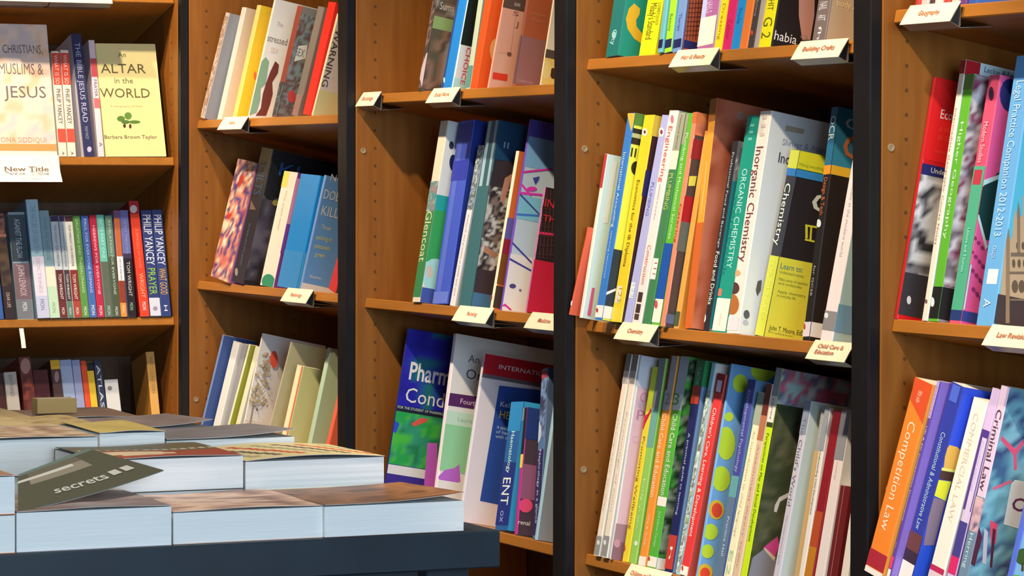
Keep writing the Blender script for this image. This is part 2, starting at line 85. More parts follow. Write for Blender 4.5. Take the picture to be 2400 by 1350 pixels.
["2b",200.8,5.7,-3.0,0.0774,68.7,275.4,203.8,0,[0.021,0.019,0.026],[0.013,0.013,0.018],"tall black paperback with blue spine letters and a dark eye on its cover",[["s",[0.15,0.091,0.07],[[12.7,147.7],[46.2,150.7],[8.2,166.4]]],["A","c",[0.3,203.5,9.9,182.1],[[0.117,0.107,0.141],[0.053,0.049,0.069],[0.022,0.02,0.026]],0.015,17],["c",[0.012,0.012,0.014],[[30.0,188.8],[29.8,184.1],[26.8,179.7],[21.8,176.5],[15.7,175.2],[9.7,176.0],[5.1,178.8],[2.6,183.0],[2.9,187.8],[5.8,192.1],[10.8,195.3],[16.9,196.6],[22.9,195.8],[27.6,193.0]]],["c",[0.313,0.289,0.064],[[36.8,174.0],[36.7,171.4],[35.2,169.0],[32.6,167.3],[29.4,166.6],[26.3,167.1],[23.8,168.7],[22.5,171.0],[22.6,173.6],[24.1,176.0],[26.7,177.7],[29.9,178.4],[33.0,177.9],[35.5,176.3]]],["s",[0.244,0.234,0.233],[[26.7,21.0],[28.1,17.6],[27.4,14.6],[24.7,12.8],[20.8,12.4],[16.2,13.4],[11.9,15.8],[8.8,19.1],[7.5,22.5],[8.2,25.4],[10.8,27.3],[14.8,27.7],[19.4,26.6],[23.7,24.2]]]],[["s","SHILTS",[0.031,0.081,0.177],13.0,249.0,69.7,42.6,1,0],["s","the human story of an epidemic",[0.082,0.114,0.177],27.5,122.0,87.5,13.7,1,0],["c","KI",[0.022,0.113,0.312],22.0,227.8,41.5,27.0,0,0]]],
["2b",334.1,3.7,8.0,0.0455,71.7,230.2,170.3,0,[0.73,0.652,0.585],[0.26,0.059,0.312],"cream paperback with yellow top and green foot circle on its spine",[["s",[0.73,0.639,0.116],[[0.3,229.1],[29.6,229.8],[30.3,197.8],[0.3,198.9]]],["s",[0.026,0.234,0.13],[[14.9,0.3],[7.3,6.7],[6.8,13.6],[13.6,19.7],[26.2,23.7],[42.1,24.9],[58.2,23.1],[71.3,18.5],[71.4,18.4],[71.4,0.3]]],["c",[0.26,0.071,0.376],[[0.3,69.0],[170.0,69.0],[170.0,128.0],[0.3,128.0]]],["c",[0.84,0.348,0.525],[[0.3,128.0],[170.0,128.0],[170.0,219.1],[0.3,219.1]]]],[["s","What doesn't matter",[0.602,0.433,0.347],30.5,192.3,80.4,10.8,1,0]]],
["2b",428.3,4.4,8.0,0.0382,104.3,224.1,165.8,0,[0.012,0.216,0.62],[0.012,0.348,0.84],"thick plain sky-blue paperback in the middle of the shelf",[["s",[0.036,0.234,0.585],[[104.0,0.3],[104.0,73.1],[0.3,73.1],[0.3,0.3]]],["c",[0.075,0.486,0.84],[[165.5,0.3],[165.5,73.1],[0.3,73.1],[0.3,0.3]]]],[]],
["2b",544.8,1.0,8.0,0.0659,9.5,225.3,166.7,0,[0.15,0.272,0.585],[0.151,0.38,0.804],"blue-grey paperback with white capitals, DOES and KILL on its cover",[["c",[0.84,0.84,0.84],[[166.4,0.3],[166.4,15.4],[0.3,15.4],[0.3,0.3]]]],[["c","NO",[0.84,0.84,0.84],10.6,217.4,26.3,13.6,0,0],["c","DOESN'T",[0.84,0.84,0.84],4.5,181.0,66.0,18.5,0,0],["c","KILL US",[0.84,0.84,0.84],7.4,149.1,62.4,19.8,0,0],["c","The new",[0.84,0.84,0.525],15.0,123.4,19.4,8.9,0,0],["c","psychology of",[0.84,0.84,0.204],8.8,102.6,31.8,8.9,0,0],["c","posttraumatic",[0.84,0.84,0.16],8.7,85.7,31.8,8.9,0,0],["c","growth",[0.84,0.84,0.204],13.9,69.9,19.4,8.9,0,0],["c","Stephen",[0.84,0.84,0.84],12.7,28.0,23.5,5.5,0,0]]],
["2b",693.0,8.8,8.0,0.2217,38.1,131.8,97.6,0,[0.462,0.028,0.03],[0.075,0.084,0.09],"narrow red paperback half hidden by the black post",[],[]],
["2c",15.8,1.4,-12.0,0.1136,8.5,232.7,75.0,0,[0.164,0.263,0.565],[0.044,0.089,0.283],"navy blue paperback leaning at the left of its shelf above the table books",[],[]],
["2c",34.6,4.4,8.0,0.1125,35.8,221.1,163.6,0,[0.833,0.84,0.84],[0.84,0.84,0.84],"glossy white paperback beside the navy one above the table",[],[]],
["2c",97.5,2.5,8.0,0.1043,20.0,220.1,162.9,0,[0.321,0.336,0.418],[0.508,0.486,0.485],"narrow grey paperback between the white and the olive ones",[],[]],
["2c",118.8,1.8,5.7,0.1698,8.1,223.3,165.2,0,[0.84,0.84,0.606],[0.508,0.524,0.064],"olive green paperback with a cream spine",[],[]],
["2c",157.6,3.5,8.0,0.15,20.7,219.1,162.1,0,[0.793,0.826,0.649],[0.84,0.84,0.753],"slim pale cream paperback just left of the tree cover",[],[]],
["2c",206.3,0.5,8.0,0.0237,4.6,246.9,140.0,0,[0.833,0.783,0.693],[0.84,0.84,0.84],"cream paperback with a brown tree and a red disc on its cover",[["c",[0.404,0.317,0.214],[[9.2,143.1],[12.3,143.7],[15.2,56.4],[11.2,55.7]]],["c",[0.508,0.413,0.266],[[11.2,182.5],[11.1,181.5],[10.4,180.7],[9.3,180.0],[7.9,179.8],[6.5,179.9],[5.5,180.5],[5.0,181.3],[5.1,182.3],[5.8,183.1],[7.0,183.8],[8.4,184.0],[9.7,183.9],[10.7,183.3]]],["c",[0.508,0.413,0.266],[[22.2,207.7],[22.1,206.1],[21.3,204.7],[19.9,203.7],[18.2,203.3],[16.4,203.7],[15.1,204.8],[14.3,206.3],[14.4,207.9],[15.2,209.3],[16.6,210.3],[18.3,210.7],[20.1,210.3],[21.4,209.2]]],["c",[0.508,0.413,0.266],[[22.2,186.1],[22.2,184.4],[21.4,182.9],[20.0,181.9],[18.3,181.5],[16.6,182.0],[15.2,183.1],[14.5,184.6],[14.5,186.3],[15.3,187.8],[16.7,188.8],[18.4,189.1],[20.1,188.7],[21.4,187.6]]],["c",[0.627,0.524,0.343],[[32.3,183.7],[32.3,182.0],[31.4,180.6],[30.0,179.5],[28.2,179.2],[26.5,179.6],[25.1,180.7],[24.3,182.2],[24.4,183.9],[25.2,185.4],[26.6,186.4],[28.4,186.7],[30.2,186.3],[31.5,185.2]]],["c",[0.508,0.413,0.266],[[7.5,121.3],[7.6,119.6],[7.1,118.2],[6.2,117.2],[5.0,117.0],[3.8,117.5],[2.8,118.7],[2.1,120.3],[2.0,122.0],[2.5,123.5],[3.4,124.4],[4.6,124.7],[5.8,124.1],[6.9,122.9]]],["c",[0.508,0.413,0.266],[[35.2,109.3],[35.3,107.8],[34.9,106.6],[34.2,105.8],[33.2,105.6],[32.2,106.1],[31.3,107.1],[30.8,108.4],[30.7,109.9],[31.1,111.1],[31.8,111.9],[32.8,112.1],[33.8,111.6],[34.7,110.6]]],["c",[0.627,0.524,0.343],[[20.1,137.5],[20.1,136.3],[19.6,135.3],[18.7,134.7],[17.5,134.5],[16.4,134.8],[15.5,135.5],[15.0,136.5],[15.0,137.6],[15.5,138.6],[16.4,139.3],[17.6,139.5],[18.7,139.2],[19.6,138.5]]],["c",[0.742,0.633,0.432],[[35.5,111.1],[35.3,110.2],[34.3,109.3],[32.8,108.7],[31.0,108.3],[29.3,108.4],[28.0,108.8],[27.5,109.6],[27.7,110.5],[28.6,111.3],[30.2,112.0],[32.0,112.3],[33.7,112.2],[34.9,111.8]]],["c",[0.508,0.413,0.266],[[26.7,179.4],[26.6,178.0],[25.7,176.8],[24.2,175.9],[22.4,175.6],[20.7,175.8],[19.3,176.7],[18.6,177.9],[18.8,179.3],[19.6,180.5],[21.1,181.4],[22.9,181.8],[24.7,181.5],[26.0,180.7]]],["c",[0.508,0.413,0.266],[[23.4,165.7],[23.3,164.6],[22.7,163.6],[21.5,162.9],[20.2,162.7],[18.8,162.9],[17.8,163.6],[17.3,164.6],[17.3,165.6],[18.0,166.6],[19.1,167.3],[20.5,167.6],[21.8,167.4],[22.9,166.7]]],["c",[0.627,0.524,0.343],[[26.8,182.9],[26.9,181.4],[26.6,180.2],[25.9,179.4],[25.0,179.2],[24.0,179.7],[23.1,180.7],[22.6,182.1],[22.5,183.6],[22.8,184.8],[23.5,185.6],[24.5,185.8],[25.5,185.3],[26.3,184.3]]],["c",[0.508,0.413,0.266],[[22.0,179.8],[21.8,178.8],[21.0,177.8],[19.6,177.1],[18.0,176.8],[16.4,176.9],[15.2,177.5],[14.6,178.4],[14.8,179.4],[15.7,180.3],[17.0,181.0],[18.7,181.4],[20.2,181.2],[21.4,180.6]]],["c",[0.627,0.524,0.343],[[4.7,134.4],[4.6,133.1],[3.9,131.9],[2.6,131.1],[1.0,130.8],[0.3,130.9],[0.3,136.4],[1.4,136.7],[2.9,136.4],[4.1,135.6]]],["c",[0.742,0.633,0.432],[[18.8,189.5],[18.9,188.1],[18.3,186.9],[17.4,186.1],[16.2,185.9],[14.9,186.3],[13.9,187.2],[13.3,188.5],[13.3,189.9],[13.8,191.1],[14.8,191.9],[16.0,192.2],[17.3,191.8],[18.3,190.8]]],["c",[0.627,0.524,0.343],[[3.6,109.5],[3.4,108.3],[2.6,107.3],[1.2,106.5],[0.3,106.4],[0.3,111.4],[1.8,111.2],[3.0,110.5]]],["c",[0.627,0.524,0.343],[[32.7,149.4],[32.6,148.4],[32.0,147.4],[31.0,146.8],[29.8,146.6],[28.5,146.8],[27.6,147.4],[27.1,148.4],[27.2,149.4],[27.8,150.3],[28.8,151.0],[30.0,151.2],[31.2,151.0],[32.2,150.3]]],["c",[0.742,0.633,0.432],[[5.5,157.5],[5.6,155.7],[5.4,154.2],[4.7,153.3],[3.7,153.1],[2.6,153.7],[1.7,155.0],[1.1,156.7],[1.0,158.5],[1.2,160.0],[1.9,160.9],[2.9,161.1],[4.0,160.5],[4.9,159.2]]],["c",[0.508,0.413,0.266],[[23.9,179.6],[23.9,178.4],[23.6,177.5],[22.9,176.8],[22.0,176.7],[21.1,177.0],[20.3,177.7],[19.9,178.8],[19.8,179.9],[20.2,180.9],[20.9,181.5],[21.8,181.7],[22.7,181.4],[23.5,180.6]]],["c",[0.508,0.413,0.266],[[33.8,108.4],[33.7,106.7],[32.9,105.2],[31.4,104.1],[29.6,103.8],[27.8,104.2],[26.4,105.4],[25.7,107.0],[25.7,108.7],[26.5,110.2],[28.0,111.3],[29.8,111.6],[31.6,111.2],[33.0,110.0]]],["c",[0.742,0.633,0.432],[[4.0,133.6],[4.0,132.3],[3.6,131.2],[2.7,130.4],[1.6,130.2],[0.5,130.6],[0.3,130.8],[0.3,135.7],[0.4,135.8],[1.5,136.0],[2.6,135.6],[3.5,134.8]]],["c",[0.627,0.524,0.343],[[17.9,194.4],[17.8,193.6],[17.2,192.8],[16.2,192.2],[14.9,192.0],[13.7,192.1],[12.8,192.6],[12.4,193.4],[12.5,194.2],[13.1,195.0],[14.1,195.6],[15.4,195.8],[16.5,195.7],[17.5,195.2]]],["c",[0.508,0.413,0.266],[[16.6,204.0],[16.5,202.6],[15.5,201.2],[13.9,200.3],[12.0,199.9],[10.1,200.2],[8.6,201.1],[7.9,202.3],[8.0,203.8],[9.0,205.1],[10.6,206.1],[12.6,206.4],[14.4,206.2],[15.9,205.3]]],["c",[0.627,0.524,0.343],[[10.8,160.6],[10.8,159.7],[10.3,158.9],[9.5,158.4],[8.5,158.2],[7.5,158.4],[6.7,159.0],[6.3,159.8],[6.3,160.7],[6.8,161.5],[7.6,162.1],[8.6,162.2],[9.6,162.0],[10.4,161.4]]],["c",[0.627,0.524,0.343],[[24.5,131.3],[24.4,129.9],[23.7,128.6],[22.5,127.8],[20.9,127.5],[19.4,127.8],[18.2,128.7],[17.6,130.0],[17.6,131.4],[18.4,132.6],[19.6,133.5],[21.1,133.8],[22.7,133.4],[23.9,132.5]]],["c",[0.627,0.524,0.343],[[13.5,145.8],[13.5,144.4],[13.1,143.2],[12.4,142.5],[11.3,142.3],[10.3,142.7],[9.4,143.6],[8.9,144.9],[8.9,146.3],[9.2,147.5],[10.0,148.2],[11.0,148.4],[12.1,148.0],[12.9,147.0]]],["c",[0.627,0.524,0.343],[[16.8,125.9],[16.7,124.8],[16.0,123.8],[14.9,123.1],[13.5,122.9],[12.1,123.1],[11.1,123.8],[10.5,124.8],[10.6,125.9],[11.3,126.8],[12.5,127.5],[13.9,127.8],[15.2,127.6],[16.3,126.9]]],["c",[0.508,0.413,0.266],[[6.9,163.0],[6.9,161.5],[6.3,160.2],[5.2,159.3],[3.9,159.0],[2.5,159.4],[1.4,160.4],[0.8,161.8],[0.8,163.3],[1.4,164.6],[2.4,165.5],[3.8,165.8],[5.2,165.3],[6.3,164.3]]],["c",[0.627,0.524,0.343],[[11.0,161.9],[11.0,160.8],[10.6,159.8],[9.9,159.2],[9.0,159.1],[8.1,159.4],[7.3,160.1],[6.9,161.1],[6.8,162.2],[7.2,163.2],[7.9,163.8],[8.8,164.0],[9.8,163.6],[10.5,162.9]]],["c",[0.627,0.524,0.343],[[13.5,182.2],[13.4,181.1],[12.8,180.1],[11.7,179.4],[10.4,179.2],[9.1,179.4],[8.1,180.1],[7.5,181.1],[7.6,182.2],[8.2,183.2],[9.3,183.9],[10.7,184.2],[12.0,183.9],[13.0,183.2]]],["c",[0.508,0.413,0.266],[[31.2,176.7],[31.3,174.9],[30.6,173.3],[29.5,172.2],[28.0,172.0],[26.5,172.5],[25.2,173.7],[24.5,175.5],[24.4,177.3],[25.1,178.9],[26.2,179.9],[27.7,180.2],[29.2,179.7],[30.5,178.4]]],["c",[0.742,0.633,0.432],[[33.2,168.7],[33.1,167.1],[32.3,165.7],[30.8,164.7],[28.9,164.4],[27.2,164.8],[25.8,165.8],[25.0,167.2],[25.1,168.8],[25.9,170.2],[27.4,171.2],[29.3,171.5],[31.1,171.2],[32.5,170.2]]],["c",[0.508,0.413,0.266],[[18.2,204.8],[18.4,203.1],[18.0,201.6],[17.1,200.7],[16.0,200.5],[14.9,201.0],[13.9,202.2],[13.3,203.8],[13.1,205.5],[13.5,207.0],[14.4,207.9],[15.5,208.1],[16.6,207.6],[17.6,206.4]]],["c",[0.508,0.413,0.266],[[38.5,116.4],[38.5,115.1],[37.9,113.9],[37.0,113.2],[35.8,113.0],[34.6,113.3],[33.6,114.2],[33.1,115.4],[33.0,116.7],[33.6,117.9],[34.5,118.7],[35.7,118.9],[36.9,118.5],[37.9,117.6]]],["c",[0.508,0.413,0.266],[[12.5,111.5],[12.5,110.0],[11.8,108.7],[10.7,107.8],[9.2,107.5],[7.8,107.9],[6.6,108.9],[6.0,110.3],[6.0,111.8],[6.6,113.2],[7.8,114.0],[9.2,114.3],[10.7,113.9],[11.8,112.9]]],["c",[0.508,0.413,0.266],[[12.9,134.6],[12.7,133.6],[11.7,132.7],[10.0,132.0],[8.1,131.7],[6.3,131.7],[5.0,132.2],[4.3,133.0],[4.6,134.0],[5.6,134.9],[7.2,135.6],[9.2,136.0],[11.0,135.9],[12.3,135.4]]],["c",[0.742,0.633,0.432],[[40.7,109.2],[40.7,107.9],[40.2,106.9],[39.4,106.1],[38.3,105.9],[37.2,106.3],[36.3,107.1],[35.8,108.3],[35.8,109.5],[36.2,110.6],[37.1,111.3],[38.2,111.5],[39.3,111.2],[40.2,110.3]]],["c",[0.508,0.413,0.266],[[30.5,145.0],[30.3,144.1],[29.5,143.2],[28.1,142.5],[26.5,142.2],[25.0,142.3],[23.8,142.9],[23.3,143.6],[23.4,144.6],[24.3,145.5],[25.6,146.1],[27.2,146.4],[28.8,146.3],[29.9,145.8]]],["c",[0.742,0.633,0.432],[[23.5,192.2],[23.4,190.9],[22.8,189.8],[21.6,189.0],[20.2,188.8],[18.9,189.1],[17.8,189.9],[17.2,191.0],[17.3,192.3],[17.9,193.4],[19.0,194.2],[20.4,194.4],[21.8,194.1],[22.9,193.3]]],["c",[0.627,0.524,0.343],[[30.2,169.5],[30.0,168.6],[28.9,167.7],[27.3,167.1],[25.5,166.7],[23.7,166.8],[22.4,167.2],[21.8,167.9],[22.0,168.8],[23.0,169.7],[24.6,170.4],[26.5,170.7],[28.3,170.7],[29.6,170.3]]],["c",[0.508,0.413,0.266],[[4.9,112.7],[4.8,111.3],[3.9,110.0],[2.4,109.1],[0.6,108.8],[0.3,108.8],[0.3,115.0],[1.1,115.2],[2.9,114.9],[4.2,114.0]]],["c",[0.742,0.633,0.432],[[7.9,113.0],[7.9,111.4],[7.3,109.9],[6.1,108.9],[4.5,108.6],[3.0,109.1],[1.7,110.2],[1.0,111.8],[1.0,113.4],[1.7,114.9],[2.9,115.9],[4.5,116.2],[6.0,115.7],[7.2,114.6]]],["c",[0.742,0.633,0.432],[[30.1,151.1],[30.0,150.1],[29.3,149.2],[28.2,148.6],[26.8,148.4],[25.5,148.5],[24.5,149.1],[24.0,149.9],[24.1,150.9],[24.8,151.7],[25.9,152.3],[27.3,152.6],[28.6,152.4],[29.6,151.9]]],["c",[0.742,0.633,0.432],[[6.8,132.4],[6.7,131.0],[5.8,129.6],[4.3,128.7],[2.5,128.4],[0.7,128.7],[0.3,129.0],[0.3,134.2],[1.1,134.7],[2.9,135.0],[4.7,134.7],[6.0,133.8]]],["c",[0.742,0.633,0.432],[[18.9,194.4],[18.7,193.2],[17.8,192.1],[16.2,191.3],[14.4,190.9],[12.6,191.1],[11.2,191.8],[10.6,192.8],[10.8,194.0],[11.7,195.1],[13.3,195.9],[15.1,196.2],[16.9,196.0],[18.3,195.4]]],["c",[0.742,0.633,0.432],[[8.9,170.2],[8.8,169.1],[8.1,168.1],[7.0,167.5],[5.6,167.2],[4.3,167.4],[3.3,168.1],[2.7,169.0],[2.8,170.1],[3.5,171.0],[4.6,171.7],[6.0,172.0],[7.3,171.8],[8.4,171.1]]],["c",[0.508,0.413,0.266],[[16.2,104.1],[16.1,102.8],[15.2,101.6],[13.7,100.8],[11.9,100.5],[10.1,100.7],[8.8,101.5],[8.1,102.6],[8.3,103.9],[9.2,105.0],[10.7,105.9],[12.5,106.2],[14.2,106.0],[15.6,105.2]]],["c",[0.508,0.413,0.266],[[28.0,202.7],[27.9,201.4],[27.3,200.3],[26.1,199.5],[24.7,199.2],[23.2,199.5],[22.1,200.3],[21.5,201.5],[21.6,202.8],[22.3,203.9],[23.4,204.7],[24.9,205.0],[26.3,204.7],[27.4,203.9]]],["c",[0.627,0.524,0.343],[[32.5,119.8],[32.5,118.0],[31.9,116.5],[30.6,115.4],[29.1,115.1],[27.5,115.6],[26.2,116.9],[25.5,118.5],[25.5,120.3],[26.1,121.9],[27.4,122.9],[28.9,123.2],[30.5,122.7],[31.8,121.5]]],["c",[0.508,0.413,0.266],[[35.9,144.1],[36.0,142.5],[35.4,141.1],[34.4,140.1],[33.0,139.9],[31.7,140.4],[30.6,141.5],[29.9,143.0],[29.8,144.7],[30.4,146.1],[31.4,147.0],[32.8,147.3],[34.1,146.8],[35.3,145.7]]],["c",[0.627,0.524,0.343],[[29.1,193.2],[29.0,192.0],[28.1,190.9],[26.8,190.2],[25.1,189.8],[23.5,190.1],[22.3,190.8],[21.7,191.8],[21.8,193.0],[22.6,194.1],[24.0,194.9],[25.6,195.2],[27.2,195.0],[28.5,194.3]]],["c",[0.627,0.524,0.343],[[10.7,115.6],[10.6,114.7],[9.7,113.9],[8.3,113.2],[6.6,112.9],[5.1,113.0],[3.9,113.5],[3.4,114.2],[3.6,115.1],[4.4,115.9],[5.8,116.6],[7.5,116.9],[9.0,116.8],[10.2,116.3]]],["c",[0.508,0.413,0.266],[[22.5,176.5],[22.4,175.0],[21.6,173.7],[20.2,172.8],[18.4,172.5],[16.8,172.8],[15.4,173.7],[14.7,175.0],[14.8,176.5],[15.6,177.8],[17.1,178.7],[18.8,179.1],[20.5,178.7],[21.8,177.8]]],["c",[0.508,0.413,0.266],[[22.1,153.4],[21.9,152.2],[21.0,151.1],[19.5,150.2],[17.7,149.9],[16.0,150.1],[14.7,150.8],[14.0,151.9],[14.2,153.1],[15.1,154.3],[16.6,155.1],[18.4,155.4],[20.1,155.2],[21.4,154.5]]],["c",[0.742,0.633,0.432],[[38.7,130.7],[38.7,129.8],[38.3,129.1],[37.6,128.5],[36.7,128.4],[35.8,128.6],[35.1,129.2],[34.7,130.0],[34.7,130.9],[35.1,131.7],[35.8,132.2],[36.7,132.4],[37.6,132.1],[38.3,131.6]]],["c",[0.508,0.413,0.266],[[23.1,112.7],[23.0,111.3],[22.2,110.0],[20.7,109.1],[19.0,108.8],[17.3,109.1],[16.0,110.0],[15.3,111.3],[15.4,112.7],[16.2,114.0],[17.7,114.9],[19.4,115.2],[21.1,114.9],[22.4,114.0]]],["c",[0.508,0.413,0.266],[[21.0,109.2],[20.9,107.9],[20.2,106.8],[18.9,106.0],[17.4,105.7],[15.9,106.0],[14.7,106.8],[14.1,108.0],[14.2,109.3],[14.9,110.4],[16.2,111.2],[17.7,111.5],[19.2,111.2],[20.4,110.4]]],["c",[0.508,0.413,0.266],[[27.3,195.8],[27.1,194.5],[26.1,193.4],[24.5,192.6],[22.5,192.2],[20.7,192.4],[19.3,193.0],[18.6,194.1],[18.7,195.3],[19.8,196.5],[21.4,197.3],[23.3,197.7],[25.2,197.5],[26.6,196.8]]],["c",[0.742,0.633,0.432],[[24.5,163.8],[24.3,162.8],[23.4,161.8],[21.9,161.1],[20.2,160.7],[18.5,160.9],[17.3,161.5],[16.6,162.4],[16.8,163.4],[17.7,164.4],[19.2,165.1],[21.0,165.5],[22.6,165.3],[23.9,164.7]]],["c",[0.742,0.633,0.432],[[15.6,112.0],[15.5,110.4],[14.7,109.1],[13.3,108.1],[11.6,107.8],[9.9,108.2],[8.5,109.1],[7.8,110.5],[7.9,112.1],[8.7,113.4],[10.1,114.4],[11.8,114.7],[13.5,114.3],[14.9,113.4]]],["c",[0.742,0.633,0.432],[[3.3,111.7],[3.1,110.6],[2.1,109.6],[0.5,108.9],[0.3,108.9],[0.3,113.2],[1.3,113.2],[2.7,112.6]]],["c",[0.508,0.413,0.266],[[15.1,138.4],[15.0,136.9],[14.1,135.6],[12.6,134.7],[10.8,134.3],[9.0,134.6],[7.6,135.6],[6.9,136.9],[7.0,138.3],[7.9,139.7],[9.4,140.6],[11.2,140.9],[13.0,140.6],[14.4,139.7]]],["c",[0.627,0.524,0.343],[[29.7,155.1],[29.6,153.4],[28.8,151.9],[27.4,150.9],[25.7,150.6],[23.9,151.0],[22.6,152.1],[21.8,153.6],[21.9,155.3],[22.7,156.8],[24.1,157.8],[25.8,158.1],[27.6,157.7],[28.9,156.6]]],["c",[0.742,0.633,0.432],[[6.3,104.7],[6.2,103.2],[5.2,101.8],[3.6,100.9],[1.7,100.5],[0.3,100.7],[0.3,107.0],[2.2,107.4],[4.1,107.1],[5.5,106.1]]],["c",[0.742,0.633,0.432],[[8.0,112.2],[8.1,110.5],[7.7,109.0],[6.8,108.0],[5.6,107.8],[4.3,108.3],[3.2,109.6],[2.6,111.2],[2.5,113.0],[2.9,114.5],[3.9,115.5],[5.1,115.7],[6.3,115.1],[7.4,113.9]]],["c",[0.508,0.413,0.266],[[24.0,166.7],[23.9,165.5],[23.0,164.4],[21.7,163.6],[20.0,163.3],[18.5,163.5],[17.2,164.2],[16.6,165.3],[16.7,166.5],[17.6,167.5],[18.9,168.3],[20.6,168.6],[22.2,168.4],[23.4,167.7]]],["c",[0.742,0.633,0.432],[[16.7,184.1],[16.6,182.8],[15.9,181.6],[14.8,180.8],[13.3,180.6],[11.9,180.9],[10.8,181.7],[10.2,182.9],[10.2,184.2],[10.9,185.4],[12.1,186.2],[13.5,186.4],[14.9,186.1],[16.1,185.3]]],["c",[0.508,0.413,0.266],[[20.2,123.4],[20.2,122.2],[19.7,121.1],[18.7,120.3],[17.6,120.1],[16.4,120.5],[15.4,121.3],[14.9,122.4],[14.9,123.7],[15.4,124.8],[16.4,125.5],[17.5,125.8],[18.7,125.4],[19.7,124.6]]],["c",[0.742,0.633,0.432],[[16.1,207.3],[16.1,205.9],[15.5,204.6],[14.4,203.8],[13.0,203.5],[11.7,203.9],[10.6,204.8],[9.9,206.1],[10.0,207.5],[10.6,208.8],[11.7,209.6],[13.0,209.9],[14.4,209.5],[15.5,208.6]]],["c",[0.508,0.413,0.266],[[16.8,120.3],[16.7,119.3],[15.9,118.4],[14.6,117.7],[13.0,117.4],[11.5,117.6],[10.4,118.1],[9.8,119.0],[10.0,120.1],[10.8,121.0],[12.1,121.7],[13.6,122.0],[15.1,121.8],[16.2,121.2]]],["c",[0.437,0.348,0.234],[[18.8,179.2],[20.1,179.5],[10.8,192.7],[11.2,193.6]]],["c",[0.437,0.348,0.234],[[18.8,179.2],[20.1,179.5],[21.8,194.8],[20.9,195.5]]],["c",[0.437,0.348,0.234],[[18.8,168.9],[20.1,169.2],[9.4,182.2],[9.9,183.1]]],["c",[0.437,0.348,0.234],[[18.8,168.9],[20.1,169.2],[23.1,184.7],[22.2,185.4]]],["c",[0.437,0.348,0.234],[[18.7,158.6],[20.1,158.9],[8.1,171.6],[8.6,172.6]]],["c",[0.437,0.348,0.234],[[18.7,158.6],[20.1,158.9],[24.3,174.7],[23.5,175.4]]],["c",[0.437,0.348,0.234],[[18.7,148.3],[20.0,148.6],[6.7,161.1],[7.2,162.0]]],["c",[0.437,0.348,0.234],[[18.7,148.3],[20.0,148.6],[25.6,164.6],[24.8,165.3]]],["c",[0.437,0.348,0.234],[[18.7,138.0],[20.0,138.3],[5.4,150.5],[5.9,151.5]]],["c",[0.437,0.348,0.234],[[18.7,138.0],[20.0,138.3],[26.9,154.6],[26.1,155.3]]],["c",[0.437,0.348,0.234],[[18.7,127.7],[20.0,128.0],[4.0,140.0],[4.5,141.0]]],["c",[0.437,0.348,0.234],[[18.7,127.7],[20.0,128.0],[28.2,144.5],[27.4,145.2]]],["c",[0.437,0.348,0.234],[[18.6,117.4],[19.9,117.7],[2.7,129.5],[3.2,130.4]]],["c",[0.437,0.348,0.234],[[18.6,117.4],[19.9,117.7],[29.5,134.5],[28.7,135.2]]],["c",[0.437,0.348,0.234],[[18.6,107.2],[19.9,107.4],[1.4,119.0],[1.8,119.9]]],["c",[0.437,0.348,0.234],[[18.6,107.2],[19.9,107.4],[30.8,124.4],[30.0,125.1]]],["c",[0.437,0.348,0.234],[[18.6,96.9],[19.9,97.1],[0.3,108.3],[0.3,109.0],[0.5,109.4]]],["c",[0.437,0.348,0.234],[[18.6,96.9],[19.9,97.1],[32.1,114.4],[31.3,115.1]]],["c",[0.84,0.113,0.064],[[42.2,201.2],[43.0,193.7],[42.0,187.4],[39.3,183.5],[35.6,182.8],[31.5,185.5],[27.9,190.9],[25.5,198.1],[24.7,205.5],[25.7,211.9],[28.3,215.8],[32.0,216.5],[36.1,213.8],[39.7,208.4]]],["c",[0.102,0.071,0.042],[[21.7,94.0],[21.9,92.6],[21.7,91.3],[21.2,90.6],[20.5,90.5],[19.8,91.0],[19.1,92.0],[18.6,93.4],[18.5,94.9],[18.6,96.1],[19.1,96.9],[19.8,97.0],[20.6,96.5],[21.2,95.4]]]],[["c","OF TREES",[0.67,0.524,0.376],-0.9,59.9,38.7,10.3,0,0]]],
["2c",342.4,1.0,8.0,0.1439,4.4,239.6,120.0,0,[0.542,0.482,0.324],[0.84,0.764,0.446],"tall beige hardback behind the orange-striped one",[],[]],
["2c",422.9,2.4,8.0,0.061,32.3,192.9,142.7,0,[0.84,0.84,0.606],[0.84,0.84,0.376],"cream paperback with an orange stripe down its spine",[["s",[0.793,0.2,0.037],[[32.0,0.3],[32.0,192.6],[25.2,192.6],[25.2,0.3]]],["s",[0.423,0.131,0.078],[[24.4,65.5],[24.4,64.4],[23.1,63.4],[20.8,62.6],[17.9,62.2],[15.1,62.3],[12.8,62.9],[11.5,63.8],[11.5,64.9],[12.8,65.9],[15.1,66.7],[18.0,67.1],[20.9,67.0],[23.1,66.4]]]],[]],
["2c",563.8,1.0,8.0,0.0326,17.7,235.1,174.0,0,[0.451,0.622,0.488],[0.472,0.607,0.376],"pale green paperback beside the black post above the table books",[],[]],
["2c",652.6,1.8,8.0,0.0926,15.1,148.4,109.8,0,[0.793,0.131,0.078],[0.84,0.189,0.09],"red and white sliver of a paperback at the black post",[],[]],
